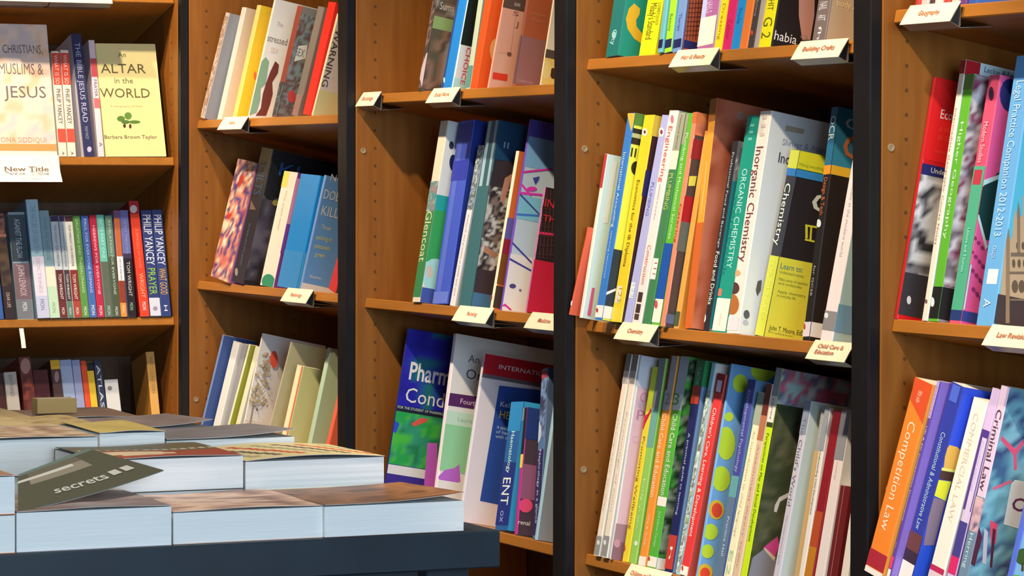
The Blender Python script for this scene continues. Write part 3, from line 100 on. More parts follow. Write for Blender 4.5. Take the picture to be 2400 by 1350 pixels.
["3a",235.1,0.4,0.0,-0.0078,16.6,235.0,173.9,0,[0.051,0.039,0.032],[0.117,0.089,0.064],"dark photographic paperback at the left of the upper shelf",[["A","s",[0.3,16.3,5.0,162.0],[[0.038,0.033,0.029],[0.186,0.13,0.126],[0.059,0.043,0.036]],0.012,19],["A","c",[0.3,173.6,5.0,162.0],[[0.102,0.084,0.052],[0.26,0.149,0.106],[0.075,0.059,0.039],[0.372,0.348,0.312]],0.02,21],["c",[0.26,0.38,0.141],[[0.3,111.7],[173.6,111.7],[173.6,133.5],[0.3,133.5]]],["s",[0.481,0.41,0.488],[[11.4,67.7],[16.3,66.2],[16.3,7.8],[15.4,7.5],[0.3,22.6],[0.3,41.5]]]],[["c","Suma",[0.508,0.524,0.446],8.0,146.8,28.1,13.7,0,0]]],
["3a",316.2,1.8,8.0,0.0351,40.2,245.0,181.3,0,[0.012,0.209,0.674],[0.012,0.289,0.804],"bright blue paperback with a dark left edge",[["s",[0.032,0.054,0.217],[[8.0,0.3],[8.0,244.7],[0.3,244.7],[0.3,0.3]]],["s",[0.537,0.84,0.84],[[10.1,17.8],[10.8,15.7],[10.6,14.0],[9.8,13.0],[8.3,13.0],[6.6,13.9],[4.9,15.7],[3.7,17.8],[3.0,19.9],[3.2,21.7],[4.0,22.6],[5.5,22.6],[7.2,21.7],[8.9,20.0]]]],[]],
["3a",358.6,0.6,8.0,0.0337,4.8,240.0,177.6,0,[0.627,0.84,0.84],[0.84,0.84,0.84],"white and black cover with red letters beside the bright blue one",[["c",[0.013,0.019,0.014],[[0.3,80.2],[177.3,80.2],[177.3,206.4],[0.3,206.4]]],["c",[0.508,0.84,0.84],[[0.3,4.0],[177.3,4.0],[177.3,22.8],[0.3,22.8]]]],[["c","CHOICE",[0.809,0.039,0.122],12.8,77.8,64.6,8.7,1,0]]],
["3a",418.2,0.4,8.0,-0.0562,17.1,240.0,177.6,0,[0.429,0.525,0.424],[0.26,0.413,0.312],"slim pale green paperback touching the orange one",[["s",[0.085,0.268,0.261],[[0.3,2.7],[16.8,2.7],[16.8,41.0],[0.3,41.0]]]],[]],
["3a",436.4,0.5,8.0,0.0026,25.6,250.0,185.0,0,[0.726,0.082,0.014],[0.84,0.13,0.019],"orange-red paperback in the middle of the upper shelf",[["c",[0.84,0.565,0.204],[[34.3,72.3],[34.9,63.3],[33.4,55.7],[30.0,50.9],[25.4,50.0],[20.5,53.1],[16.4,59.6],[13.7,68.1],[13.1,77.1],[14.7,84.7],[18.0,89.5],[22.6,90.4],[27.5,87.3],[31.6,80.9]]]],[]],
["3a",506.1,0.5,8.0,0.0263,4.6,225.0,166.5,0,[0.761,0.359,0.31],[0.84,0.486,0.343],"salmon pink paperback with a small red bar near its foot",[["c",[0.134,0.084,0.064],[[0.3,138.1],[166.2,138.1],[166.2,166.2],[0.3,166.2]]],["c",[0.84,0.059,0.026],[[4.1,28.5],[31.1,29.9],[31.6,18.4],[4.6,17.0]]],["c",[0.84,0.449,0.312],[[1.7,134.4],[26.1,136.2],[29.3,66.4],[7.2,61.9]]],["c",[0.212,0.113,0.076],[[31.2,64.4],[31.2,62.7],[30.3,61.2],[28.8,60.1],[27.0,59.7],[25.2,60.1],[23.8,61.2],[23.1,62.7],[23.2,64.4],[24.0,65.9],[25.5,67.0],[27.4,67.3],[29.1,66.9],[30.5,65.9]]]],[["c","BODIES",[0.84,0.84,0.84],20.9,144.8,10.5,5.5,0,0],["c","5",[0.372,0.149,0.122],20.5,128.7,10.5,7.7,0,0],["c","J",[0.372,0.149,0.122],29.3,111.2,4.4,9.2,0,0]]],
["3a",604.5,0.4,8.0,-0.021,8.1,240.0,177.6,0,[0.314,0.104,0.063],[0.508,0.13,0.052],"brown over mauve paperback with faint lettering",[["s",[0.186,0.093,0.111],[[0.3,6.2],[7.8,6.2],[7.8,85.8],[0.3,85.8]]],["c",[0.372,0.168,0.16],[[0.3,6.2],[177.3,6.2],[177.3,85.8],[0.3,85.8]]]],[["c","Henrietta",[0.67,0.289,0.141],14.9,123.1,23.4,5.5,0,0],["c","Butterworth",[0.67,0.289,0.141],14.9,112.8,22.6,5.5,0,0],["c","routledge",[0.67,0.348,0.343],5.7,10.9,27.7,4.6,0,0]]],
["3a",708.5,0.4,8.0,-0.0275,4.3,220.0,162.8,0,[0.797,0.693,0.523],[0.84,0.84,0.703],"cream and black paperback with a peach face, beside the black post",[["c",[0.102,0.084,0.076],[[0.3,46.2],[162.5,46.2],[162.5,60.1],[0.3,60.1]]],["c",[0.84,0.651,0.204],[[0.3,3.6],[162.5,3.6],[162.5,46.2],[0.3,46.2]]],["c",[0.075,0.031,0.019],[[23.9,24.4],[24.0,20.4],[23.2,17.0],[21.5,14.8],[19.3,14.4],[17.0,15.7],[15.0,18.6],[13.9,22.4],[13.7,26.4],[14.6,29.8],[16.3,31.9],[18.5,32.4],[20.8,31.0],[22.7,28.2]]],["c",[0.84,0.744,0.312],[[14.5,28.7],[14.8,22.0],[13.4,16.4],[10.6,12.8],[6.9,12.1],[3.1,14.3],[0.3,18.4],[0.3,39.3],[1.9,41.3],[5.6,42.0],[9.4,39.8],[12.6,35.0]]]],[]],
["3b",220.3,0.4,-4.0,-0.0259,33.3,321.9,205.0,0,[0.761,0.68,0.55],[0.791,0.84,0.84],"cream and green paperback with yellow script lettering, leftmost on its shelf",[["s",[0.038,0.223,0.079],[[0.3,8.6],[33.0,8.6],[33.0,163.6],[0.3,163.6]]],["A","s",[0.3,33.0,160.6,214.4],[[0.335,0.223,0.241],[0.085,0.262,0.286],[0.537,0.515,0.515]],0.008,23],["c",[0.024,0.422,0.421],[[0.3,163.6],[204.7,163.6],[204.7,190.5],[0.3,190.5]]],["c",[0.046,0.422,0.122],[[0.3,71.1],[204.7,71.1],[204.7,163.6],[0.3,163.6]]],["c",[0.019,0.021,0.107],[[28.5,251.6],[28.9,245.2],[27.8,239.8],[25.5,236.5],[22.4,235.9],[19.1,238.2],[16.3,242.9],[14.6,249.0],[14.2,255.4],[15.3,260.8],[17.6,264.1],[20.7,264.7],[23.9,262.4],[26.7,257.7]]],["c",[0.031,0.034,0.079],[[17.6,280.9],[17.7,277.8],[16.8,275.1],[15.3,273.5],[13.3,273.1],[11.3,274.1],[9.7,276.3],[8.7,279.2],[8.7,282.3],[9.5,284.9],[11.0,286.6],[13.0,287.0],[15.0,286.0],[16.6,283.8]]],["c",[0.442,0.829,0.84],[[43.7,54.9],[43.5,42.0],[38.7,30.8],[30.1,23.7],[19.6,21.9],[9.2,25.8],[0.9,34.7],[0.3,36.3],[0.3,68.3],[1.4,70.8],[9.9,78.0],[20.5,79.9],[30.9,75.9],[39.2,67.0]]],["c",[0.746,0.647,0.53],[[15.9,56.1],[16.1,51.0],[15.1,46.7],[12.9,44.0],[10.1,43.5],[7.2,45.3],[4.8,49.0],[3.3,53.9],[3.0,59.0],[4.1,63.3],[6.2,66.0],[9.1,66.5],[12.0,64.7],[14.4,61.0]]],["c",[0.065,0.113,0.456],[[204.7,0.3],[204.7,26.5],[0.3,26.5],[0.3,0.3]]]],[["s","Glencoat",[0.627,0.68,0.391],3.3,160.6,89.4,26.6,1,0]]],
["3b",282.1,0.4,8.0,-0.0483,61.9,322.8,205.0,0,[0.051,0.102,0.622],[0.019,0.042,0.327],"wide royal blue paperback with paler bands",[["s",[0.095,0.156,0.7],[[27.8,0.3],[27.8,322.5],[9.3,322.5],[9.3,0.3]]],["s",[0.027,0.045,0.451],[[0.3,216.9],[61.6,216.9],[61.6,252.5],[0.3,252.5]]],["s",[0.13,0.205,0.74],[[0.3,1.7],[61.6,1.7],[61.6,21.7],[0.3,21.7]]],["s",[0.018,0.045,0.391],[[0.3,285.2],[61.6,285.2],[61.6,317.9],[0.3,317.9]]]],[]],
["3b",356.2,1.0,8.0,0.0259,23.2,279.6,205.0,0,[0.429,0.515,0.66],[0.442,0.566,0.53],"slim pinkish-white paperback with small brown spine lettering",[["s",[0.761,0.753,0.84],[[0.3,0.3],[22.9,0.3],[22.9,166.7],[0.3,166.7]]],["A","s",[0.3,22.9,166.7,279.2],[[0.254,0.352,0.515],[0.106,0.156,0.163],[0.627,0.68,0.74]],0.005,25]],[["s","Research and practice in health and care",[0.254,0.156,0.2],8.7,157.9,140.1,5.8,1,0]]],
["3b",395.6,0.4,7.9,-0.0326,47.6,321.8,205.0,0,[0.038,0.114,0.163],[0.038,0.037,0.055],"tall teal paperback with pale stripes and a dark cover photo of a woman",[["s",[0.335,0.515,0.66],[[18.1,0.3],[18.1,321.5],[5.7,321.5],[5.7,0.3]]],["s",[0.314,0.456,0.585],[[43.8,0.3],[43.8,321.5],[34.3,321.5],[34.3,0.3]]],["s",[0.038,0.141,0.181],[[0.3,1.0],[47.3,1.0],[47.3,208.4],[0.3,208.4]]],["c",[0.014,0.073,0.178],[[0.3,254.9],[204.7,254.9],[204.7,321.5],[0.3,321.5]]],["c",[0.055,0.042,0.051],[[6.1,251.5],[40.2,257.8],[36.8,164.6],[56.1,12.0],[6.7,3.8],[0.3,28.6],[0.3,230.2]]],["A","c",[0.3,204.7,66.1,208.4],[[0.055,0.051,0.066],[0.746,0.781,0.746],[0.031,0.028,0.037],[0.272,0.227,0.199]],0.009,27],["c",[0.703,0.359,0.271],[[26.3,226.3],[40.4,237.6],[30.8,180.8],[22.7,190.9]]],["c",[0.509,0.276,0.178],[[8.2,107.6],[35.7,95.1],[30.5,88.4],[7.0,95.8]]],["c",[0.065,0.205,0.388],[[0.3,1.0],[204.7,1.0],[204.7,25.6],[0.3,25.6]]]],[["c","II",[0.272,0.566,0.794],14.7,276.2,9.5,11.2,0,0]]],
["3b",518.5,0.4,8.0,-0.0007,10.5,269.0,199.1,0,[0.797,0.716,0.55],[0.746,0.165,0.037],"orange and brown paperback with a cream spine in front of the dark photo cover",[["c",[0.148,0.129,0.456],[[0.3,120.7],[198.8,120.7],[198.8,156.2],[0.3,156.2]]],["c",[0.324,0.021,0.046],[[0.3,95.1],[198.8,95.1],[198.8,120.7],[0.3,120.7]]],["c",[0.226,0.073,0.017],[[0.3,44.0],[198.8,44.0],[198.8,95.1],[0.3,95.1]]],["c",[0.065,0.042,0.029],[[0.3,4.2],[198.8,4.2],[198.8,41.1],[0.3,41.1]]],["s",[0.537,0.045,0.058],[[3.9,21.4],[4.4,19.0],[3.7,17.0],[2.0,15.8],[0.3,15.7],[0.3,25.7],[2.5,23.8]]]],[]],
["3b",558.6,0.4,8.0,-0.0261,7.8,322.2,205.0,0,[0.13,0.061,0.451],[0.545,0.69,0.84],"large pale blue cover with magenta and navy scribbled lines",[["c",[0.102,0.085,0.57],[[0.3,294.0],[204.7,294.0],[204.7,321.8],[0.3,321.8]]],["c",[0.226,0.491,0.84],[[0.3,243.0],[204.7,243.0],[204.7,294.0],[0.3,294.0]]],["c",[0.226,0.606,0.84],[[0.3,155.3],[204.7,155.3],[204.7,194.9],[0.3,194.9]]],["c",[0.84,0.829,0.84],[[204.7,0.3],[204.7,96.0],[0.3,96.0],[0.3,0.3]]],["c",[0.065,0.073,0.388],[[0.3,197.5],[0.3,197.6],[71.3,150.9],[71.8,147.6],[0.3,194.0]]],["c",[0.065,0.073,0.388],[[0.3,115.7],[41.0,88.9],[41.7,84.8],[0.3,112.0]]],["c",[0.065,0.073,0.388],[[0.3,88.5],[43.3,75.2],[43.9,71.9],[0.3,84.7]]],["c",[0.065,0.205,0.699],[[0.3,163.5],[67.7,171.5],[68.3,168.2],[0.3,160.2]]],["c",[0.746,0.034,0.456],[[0.3,234.7],[51.1,249.4],[51.7,246.1],[0.3,231.2]]],["c",[0.837,0.051,0.53],[[0.3,200.0],[58.7,205.4],[59.3,202.1],[0.3,195.9]]],["c",[0.837,0.051,0.53],[[0.3,214.5],[22.1,198.7],[19.5,195.5],[0.3,210.4]]],["c",[0.837,0.051,0.53],[[29.6,210.0],[28.9,208.2],[26.6,206.4],[23.1,205.0],[19.0,204.2],[15.3,204.3],[12.5,205.2],[11.3,206.7],[11.9,208.5],[14.2,210.3],[17.8,211.7],[21.8,212.5],[25.6,212.4],[28.4,211.5]]],["c",[0.065,0.073,0.388],[[18.9,226.5],[30.6,231.5],[30.0,225.7],[25.3,216.3]]],["c",[0.089,0.073,0.271],[[18.9,44.2],[18.6,42.5],[17.2,40.9],[14.9,39.7],[12.2,39.3],[9.6,39.6],[7.7,40.6],[6.8,42.2],[7.1,44.0],[8.6,45.6],[10.9,46.7],[13.6,47.2],[16.1,46.9],[18.0,45.8]]],["c",[0.272,0.165,0.327],[[30.1,39.1],[30.1,38.1],[29.5,37.2],[28.6,36.6],[27.5,36.5],[26.5,36.7],[25.7,37.4],[25.3,38.3],[25.3,39.3],[25.9,40.1],[26.8,40.7],[27.9,40.9],[28.9,40.7],[29.7,40.0]]],["c",[0.746,0.034,0.327],[[0.3,9.6],[4.2,12.2],[17.9,4.6],[15.1,2.8],[4.9,8.1],[0.3,7.3]]]],[]],
["3b",655.3,0.4,8.0,-0.0358,6.3,208.5,154.3,0,[0.429,0.188,0.391],[0.031,0.019,0.023],"dark grid-patterned over crimson paperback at the black post",[["c",[0.545,0.019,0.06],[[0.3,1.7],[154.0,1.7],[154.0,88.5],[0.3,88.5]]],["c",[0.746,0.034,0.14],[[1.5,134.5],[27.5,136.3],[28.1,132.3],[2.2,130.5]]],["c",[0.116,0.051,0.055],[[0.3,186.1],[9.6,91.5],[8.4,91.3],[0.3,173.7]]],["c",[0.116,0.051,0.055],[[4.0,204.5],[5.2,204.7],[16.2,92.7],[15.0,92.4]]],["c",[0.116,0.051,0.055],[[10.6,205.7],[11.8,205.9],[22.8,93.8],[21.6,93.6]]],["c",[0.116,0.051,0.055],[[17.2,206.9],[18.4,207.1],[29.4,94.9],[28.2,94.7]]],["c",[0.116,0.051,0.055],[[23.8,208.1],[24.5,208.2],[25.0,208.2],[36.0,96.1],[34.8,95.9]]],["c",[0.116,0.051,0.055],[[31.8,208.2],[42.7,97.2],[41.5,97.0],[30.5,208.2]]],["c",[0.089,0.042,0.046],[[0.3,188.2],[30.7,191.2],[30.9,190.1],[0.3,187.1]]],["c",[0.089,0.042,0.046],[[0.3,173.1],[33.2,176.3],[33.3,175.2],[0.3,172.0]]],["c",[0.089,0.042,0.046],[[0.3,158.0],[35.7,161.4],[35.8,160.4],[0.3,156.9]]],["c",[0.089,0.042,0.046],[[0.3,142.9],[38.1,146.6],[38.3,145.5],[0.3,141.8]]],["c",[0.089,0.042,0.046],[[0.3,127.8],[40.6,131.7],[40.8,130.6],[0.3,126.7]]],["c",[0.089,0.042,0.046],[[0.3,112.8],[43.1,116.8],[43.3,115.7],[0.3,111.7]]],["c",[0.089,0.042,0.046],[[0.3,97.7],[45.6,101.9],[45.8,100.8],[0.3,96.6]]]],[["c","IN",[0.746,0.034,0.055],3.7,176.6,17.0,13.5,0,0],["c","THE",[0.746,0.034,0.055],4.5,153.1,32.4,10.8,0,0]]],
["3c",103.5,0.4,-14.0,-0.0448,6.8,317.8,205.0,0,[0.02,0.027,0.17],[0.016,0.018,0.343],"blue and green paperback with large white Pharma lettering on its cover",[["A","c",[0.3,204.7,179.3,317.4],[[0.012,0.013,0.312],[0.022,0.018,0.446],[0.012,0.189,0.16]],0.03,29],["c",[0.016,0.018,0.042],[[0.3,168.1],[204.7,168.1],[204.7,178.6],[0.3,178.6]]],["A","c",[0.3,204.7,73.0,168.1],[[0.022,0.413,0.09],[0.075,0.565,0.064],[0.035,0.348,0.204],[0.016,0.236,0.09]],0.018,31],["c",[0.84,0.84,0.84],[[0.3,55.6],[204.7,55.6],[204.7,71.9],[0.3,71.9]]],["c",[0.053,0.031,0.312],[[0.3,5.2],[204.7,5.2],[204.7,55.6],[0.3,55.6]]],["c",[0.84,0.113,0.09],[[32.5,149.4],[49.5,162.5],[64.7,163.0],[61.8,157.4],[38.9,145.2]]],["c",[0.035,0.084,0.703],[[0.3,150.2],[10.1,146.1],[5.4,128.0],[0.3,130.6]]],["c",[0.67,0.149,0.804],[[69.8,120.1],[88.6,122.8],[105.4,20.2],[77.2,16.3]]]],[["c","Pharma",[0.84,0.84,0.84],14.7,227.8,95.6,32.4,0,1],["c","Condi",[0.84,0.84,0.84],13.7,186.8,83.9,27.3,0,0],["c","FOR THE STUDENT OF PHARMACY",[0.67,0.84,0.84],1.8,173.4,94.2,4.8,0,0]]],
["3c",275.3,0.4,8.0,-0.0955,12.8,319.2,205.0,0,[0.84,0.763,0.84],[0.84,0.84,0.84],"white paperback with a purple band and green lower cover",[["c",[0.102,0.024,0.141],[[1.8,214.3],[55.4,215.8],[51.1,192.9],[1.2,192.1]]],["c",[0.586,0.84,0.703],[[0.3,159.9],[204.7,159.9],[204.7,183.8],[0.3,183.8]]],["c",[0.313,0.697,0.41],[[0.3,78.4],[204.7,78.4],[204.7,159.9],[0.3,159.9]]],["c",[0.508,0.149,0.703],[[0.3,67.4],[10.5,79.7],[28.4,85.7],[36.7,93.7],[42.7,64.0],[17.9,53.7],[0.3,63.0]]],["c",[0.84,0.84,0.84],[[0.3,24.2],[204.7,24.2],[204.7,61.4],[0.3,61.4]]]],[["c","Fourth",[0.84,0.651,0.84],23.8,199.0,34.0,9.3,0,0],["c","An Int",[0.117,0.13,0.204],28.6,273.1,49.2,14.1,0,0],["c","Orga",[0.075,0.084,0.141],28.1,244.0,53.7,18.4,0,0],["c","Laurence",[0.437,0.565,0.525],22.5,168.1,47.2,7.3,0,0]]],
["3c",390.7,0.4,8.0,-0.0373,9.3,290.6,205.0,0,[0.647,0.644,0.761],[0.809,0.764,0.84],"large grey cover with a red top band reading International",[["c",[0.508,0.012,0.026],[[0.3,255.1],[204.7,255.1],[204.7,290.2],[0.3,290.2]]],["c",[0.17,0.13,0.16],[[0.3,249.1],[204.7,249.1],[204.7,255.7],[0.3,255.7]]],["c",[0.028,0.084,0.41],[[35.1,240.0],[126.9,244.8],[124.2,36.0],[31.5,39.8]]]],[["c","INTERNATIONAL",[0.84,0.84,0.84],29.6,268.3,116.1,7.8,0,0],["c","Kelly",[0.84,0.84,0.84],42.8,205.0,27.2,9.1,0,0],["c","HEIN",[0.84,0.794,0.122],44.2,185.2,36.5,13.7,0,0],["c","A textbook",[0.437,0.651,0.84],42.1,166.5,34.3,5.9,0,0],["c","of haem",[0.437,0.651,0.84],42.3,158.8,31.6,5.9,0,0],["c","with diag",[0.437,0.651,0.84],42.5,150.8,32.8,5.9,0,0]]],
["3c",541.3,0.4,8.0,-0.0823,48.0,215.8,159.7,0,[0.02,0.114,0.372],[0.035,0.348,0.703],"blue paperback with white spine lettering in front of the navy panel cover",[["s",[0.016,0.033,0.235],[[0.3,8.3],[47.7,8.3],[47.7,113.7],[0.3,113.7]]],["s",[0.025,0.235,0.586],[[0.3,165.8],[47.7,165.8],[47.7,215.4],[0.3,215.4]]],["c",[0.313,0.486,0.61],[[7.0,195.5],[6.9,190.5],[5.4,186.2],[2.6,183.5],[0.3,183.2],[0.3,205.2],[2.8,204.0],[5.5,200.4]]]],[["s","Haematology",[0.55,0.84,0.84],17.3,165.8,69.9,13.5,1,0],["s","ENT",[0.717,0.84,0.84],9.1,87.7,45.4,29.8,1,0],["s","ox",[0.25,0.354,0.761],14.4,32.6,19.4,19.2,1,0]]],
["3c",617.1,0.4,8.0,-0.1824,9.9,212.4,157.2,0,[0.49,0.027,0.313],[0.075,0.049,0.076],"dark paperback with a magenta spine and pink foot",[["s",[0.016,0.016,0.028],[[0.3,133.5],[9.6,133.5],[9.6,212.0],[0.3,212.0]]],["s",[0.791,0.644,0.075],[[0.3,110.9],[9.6,110.9],[9.6,133.5],[0.3,133.5]]],["c",[0.022,0.049,0.229],[[0.3,159.4],[156.9,159.4],[156.9,212.0],[0.3,212.0]]],["c",[0.313,0.113,0.229],[[0.3,59.3],[156.9,59.3],[156.9,117.3],[0.3,117.3]]],["c",[0.84,0.084,0.229],[[24.8,50.6],[24.0,45.5],[20.9,41.0],[16.0,38.1],[10.3,37.3],[5.0,38.8],[1.2,42.3],[0.3,44.6],[0.3,52.3],[3.4,56.7],[8.2,59.6],[13.9,60.4],[19.2,58.9],[23.1,55.4]]]],[["c","renal",[0.84,0.84,0.84],0.9,16.8,21.5,7.6,0,0]]],
["3c",687.2,0.4,8.0,-0.2395,22.0,283.5,205.0,0,[0.097,0.195,0.437],[0.102,0.168,0.312],"paperback with a clear water drop pictured on its upper cover",[["A","s",[0.3,21.7,166.0,283.1],[[0.043,0.056,0.134],[0.179,0.328,0.627],[0.097,0.1,0.26]],0.008,33],["s",[0.49,0.644,0.84],[[10.9,177.1],[10.4,168.8],[7.0,162.6],[1.2,159.8],[0.3,160.0],[0.3,195.7],[3.1,193.6],[8.3,186.0]]],["s",[0.036,0.027,0.134],[[0.3,5.5],[21.7,5.5],[21.7,146.6],[0.3,146.6]]],["s",[0.383,0.056,0.102],[[0.3,266.8],[21.7,266.8],[21.7,279.8],[0.3,279.8]]]],[["s","Nephrology at a glance",[0.55,0.644,0.84],7.2,146.6,122.0,7.7,1,0]]],
["3c",710.0,0.4,0.2,-0.0574,9.7,240.0,177.6,0,[0.383,0.644,0.84],[0.313,0.38,0.485],"smooth blue-grey paperback beside the black post",[],[]],
["4a",63.6,0.4,-2.0,-0.0478,42.0,280.0,205.0,0,[0.013,0.159,0.157],[0.019,0.302,0.222],"teal paperback with a big orange ring on its cover, first on the top shelf",[["s",[0.235,0.517,0.539],[[26.9,32.7],[26.9,30.3],[25.5,28.5],[22.9,27.7],[19.6,28.0],[16.4,29.3],[13.7,31.4],[12.3,33.9],[12.3,36.3],[13.7,38.1],[16.3,38.9],[19.5,38.6],[22.8,37.3],[25.4,35.1]]],["c",[0.84,0.491,0.029],[[15.0,83.8],[26.5,77.9],[26.8,68.5],[22.5,59.3],[24.8,49.3],[35.9,41.2],[38.5,25.0],[23.6,30.3],[9.9,43.2],[4.8,57.7],[7.3,73.9]]]],[["s","City",[0.396,0.638,0.716],13.7,41.7,24.1,14.7,1,0]]],
["4a",155.6,0.4,8.0,-0.011,50.6,280.0,205.0,0,[0.735,0.738,0.012],[0.84,0.84,0.012],"bright yellow paperback with dark vertical lettering on the top shelf",[],[["s","Milady's Standard",[0.079,0.077,0.012],13.9,81.1,55.6,22.8,1,0],["s","COSMETOLOGY",[0.12,0.108,0.012],38.0,81.1,35.0,10.1,1,0]]],
["4a",239.8,0.4,-4.0,-0.0951,12.9,260.0,192.4,0,[0.12,0.387,0.507],[0.148,0.491,0.53],"teal-blue slim paperback with a navy foot, first of three alike",[["s",[0.012,0.014,0.089],[[0.3,6.9],[12.6,6.9],[12.6,20.1],[0.3,20.1]]]],[]],
["4a",256.0,0.4,-1.3,-0.106,19.6,260.0,192.4,0,[0.309,0.638,0.024],[0.148,0.491,0.53],"lime green slim paperback with a navy foot, second of three alike",[["s",[0.012,0.014,0.089],[[0.3,6.9],[19.3,6.9],[19.3,20.1],[0.3,20.1]]]],[["s","Beauty",[0.079,0.258,0.024],4.9,58.9,26.5,9.8,1,0]]],
["4a",276.3,0.4,1.8,-0.0881,23.6,260.0,192.4,0,[0.144,0.258,0.572],[0.185,0.359,0.699],"blue-grey slim paperback with a navy foot, third of three alike",[["s",[0.012,0.014,0.089],[[0.3,6.8],[23.3,6.8],[23.3,19.9],[0.3,19.9]]]],[["s","Therapy",[0.035,0.087,0.391],7.1,58.5,26.4,9.5,1,0]]],
["4a",300.5,0.4,3.9,-0.0861,4.2,260.0,192.4,0,[0.079,0.038,0.05],[0.442,0.099,0.046],"brown lattice-patterned cover with a navy foot",[["c",[0.019,0.027,0.14],[[0.3,7.4],[192.1,7.4],[192.1,19.5],[0.3,19.5]]],["c",[0.089,0.034,0.023],[[0.9,79.6],[2.0,79.9],[4.6,19.9],[3.5,19.7]]],["c",[0.089,0.034,0.023],[[5.7,80.6],[6.8,80.9],[9.5,20.9],[8.4,20.6]]],["c",[0.089,0.034,0.023],[[10.6,81.7],[11.7,81.9],[14.3,21.9],[13.2,21.6]]],["c",[0.089,0.034,0.023],[[15.4,82.7],[16.5,82.9],[19.2,22.8],[18.1,22.6]]],["c",[0.089,0.034,0.023],[[20.3,83.7],[21.4,83.9],[24.1,23.8],[23.0,23.6]]],["c",[0.089,0.034,0.023],[[0.3,74.8],[24.4,80.5],[24.5,79.5],[0.3,73.8]]],["c",[0.089,0.034,0.023],[[0.3,67.9],[25.3,73.8],[25.5,72.8],[0.3,66.9]]],["c",[0.089,0.034,0.023],[[0.3,61.0],[26.3,67.1],[26.4,66.1],[0.3,60.0]]],["c",[0.089,0.034,0.023],[[0.3,54.2],[27.2,60.4],[27.3,59.5],[0.3,53.1]]],["c",[0.089,0.034,0.023],[[0.3,47.3],[28.1,53.8],[28.2,52.8],[0.3,46.3]]],["c",[0.089,0.034,0.023],[[0.3,40.4],[29.0,47.1],[29.2,46.1],[0.3,39.4]]],["c",[0.089,0.034,0.023],[[0.3,33.5],[30.0,40.4],[30.1,39.4],[0.3,32.5]]],["c",[0.089,0.034,0.023],[[0.3,26.6],[30.9,33.7],[31.0,32.7],[0.3,25.6]]]],[]],
["4a",340.0,0.4,8.0,-0.071,48.4,260.0,192.4,0,[0.373,0.132,0.339],[0.84,0.84,0.84],"thick paperback, lilac above and cream below",[["s",[0.749,0.738,0.678],[[0.3,8.4],[48.1,8.4],[48.1,51.2],[0.3,51.2]]],["s",[0.444,0.489,0.84],[[0.3,51.2],[14.5,51.2],[14.5,78.8],[0.3,78.8]]]],[["s","NAILS",[0.639,0.489,0.837],15.7,76.8,20.0,16.9,1,0]]],
["4a",392.4,0.4,8.0,-0.0227,22.0,250.0,185.0,0,[0.735,0.638,0.014],[0.84,0.84,0.023],"slim yellow paperback between the cream and magenta ones",[],[["s","Dressing",[0.396,0.258,0.012],6.6,69.9,53.2,8.8,1,0]]],
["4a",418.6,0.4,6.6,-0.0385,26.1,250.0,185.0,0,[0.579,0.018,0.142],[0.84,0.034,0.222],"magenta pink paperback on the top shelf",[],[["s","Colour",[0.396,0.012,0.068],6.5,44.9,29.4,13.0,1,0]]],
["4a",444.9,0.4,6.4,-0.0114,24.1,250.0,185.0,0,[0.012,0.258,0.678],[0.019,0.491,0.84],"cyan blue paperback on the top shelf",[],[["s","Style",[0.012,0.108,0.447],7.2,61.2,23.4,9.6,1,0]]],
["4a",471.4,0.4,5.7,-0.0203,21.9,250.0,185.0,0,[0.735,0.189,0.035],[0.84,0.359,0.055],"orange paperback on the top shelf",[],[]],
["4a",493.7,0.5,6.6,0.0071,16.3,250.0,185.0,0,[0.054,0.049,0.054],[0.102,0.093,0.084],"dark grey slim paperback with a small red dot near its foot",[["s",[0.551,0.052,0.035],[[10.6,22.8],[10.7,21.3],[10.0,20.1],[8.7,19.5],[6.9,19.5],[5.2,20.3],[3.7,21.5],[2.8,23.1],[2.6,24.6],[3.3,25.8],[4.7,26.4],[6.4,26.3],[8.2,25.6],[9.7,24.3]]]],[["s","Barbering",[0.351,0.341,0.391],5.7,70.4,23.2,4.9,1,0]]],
["4a",514.2,0.4,5.0,-0.009,14.3,250.0,185.0,0,[0.396,0.341,0.339],[0.746,0.647,0.53],"plain beige slim paperback between dark grey and yellow ones",[],[]],
["4a",528.8,0.9,4.6,0.0135,34.4,250.0,185.0,0,[0.749,0.738,0.012],[0.84,0.84,0.012],"bright yellow paperback with a looping letter G near its foot",[],[["s","HIT",[0.144,0.132,0.012],8.6,67.9,15.3,17.2,1,0],["s","G 2",[0.12,0.12,0.012],4.3,43.0,30.6,25.8,1,0]]],
["4a",566.4,0.4,2.9,0.0014,4.0,250.0,185.0,0,[0.012,0.012,0.012],[0.021,0.015,0.014],"black cover with the word one pale word in white and a flesh-pink shape",[["c",[0.583,0.302,0.246],[[29.5,79.8],[54.8,85.1],[59.4,55.5],[59.3,21.1],[46.5,18.5],[35.0,50.4]]]],[["c","habia",[0.84,0.84,0.84],1.7,10.4,36.2,13.7,0,0],["c","cs",[0.272,0.227,0.222],42.8,20.6,12.0,7.3,0,0]]],
["4a",675.9,0.4,5.0,-0.0139,36.1,270.0,199.8,0,[0.158,0.127,0.127],[0.509,0.39,0.271],"grey-taupe paperback with white spine marks at the right of the top shelf",[["s",[0.396,0.363,0.391],[[35.8,0.3],[35.8,269.7],[34.6,269.7],[34.6,0.3]]]],[["s","NAIL",[0.639,0.638,0.755],7.2,57.7,11.2,21.6,1,0],["s","ART",[0.639,0.638,0.755],7.2,40.0,8.4,21.6,1,0],["s","fh",[0.67,0.671,0.795],13.5,24.2,18.6,9.0,1,0],["c","body art",[0.84,0.69,0.388],9.5,53.7,38.3,8.9,0,0]]],
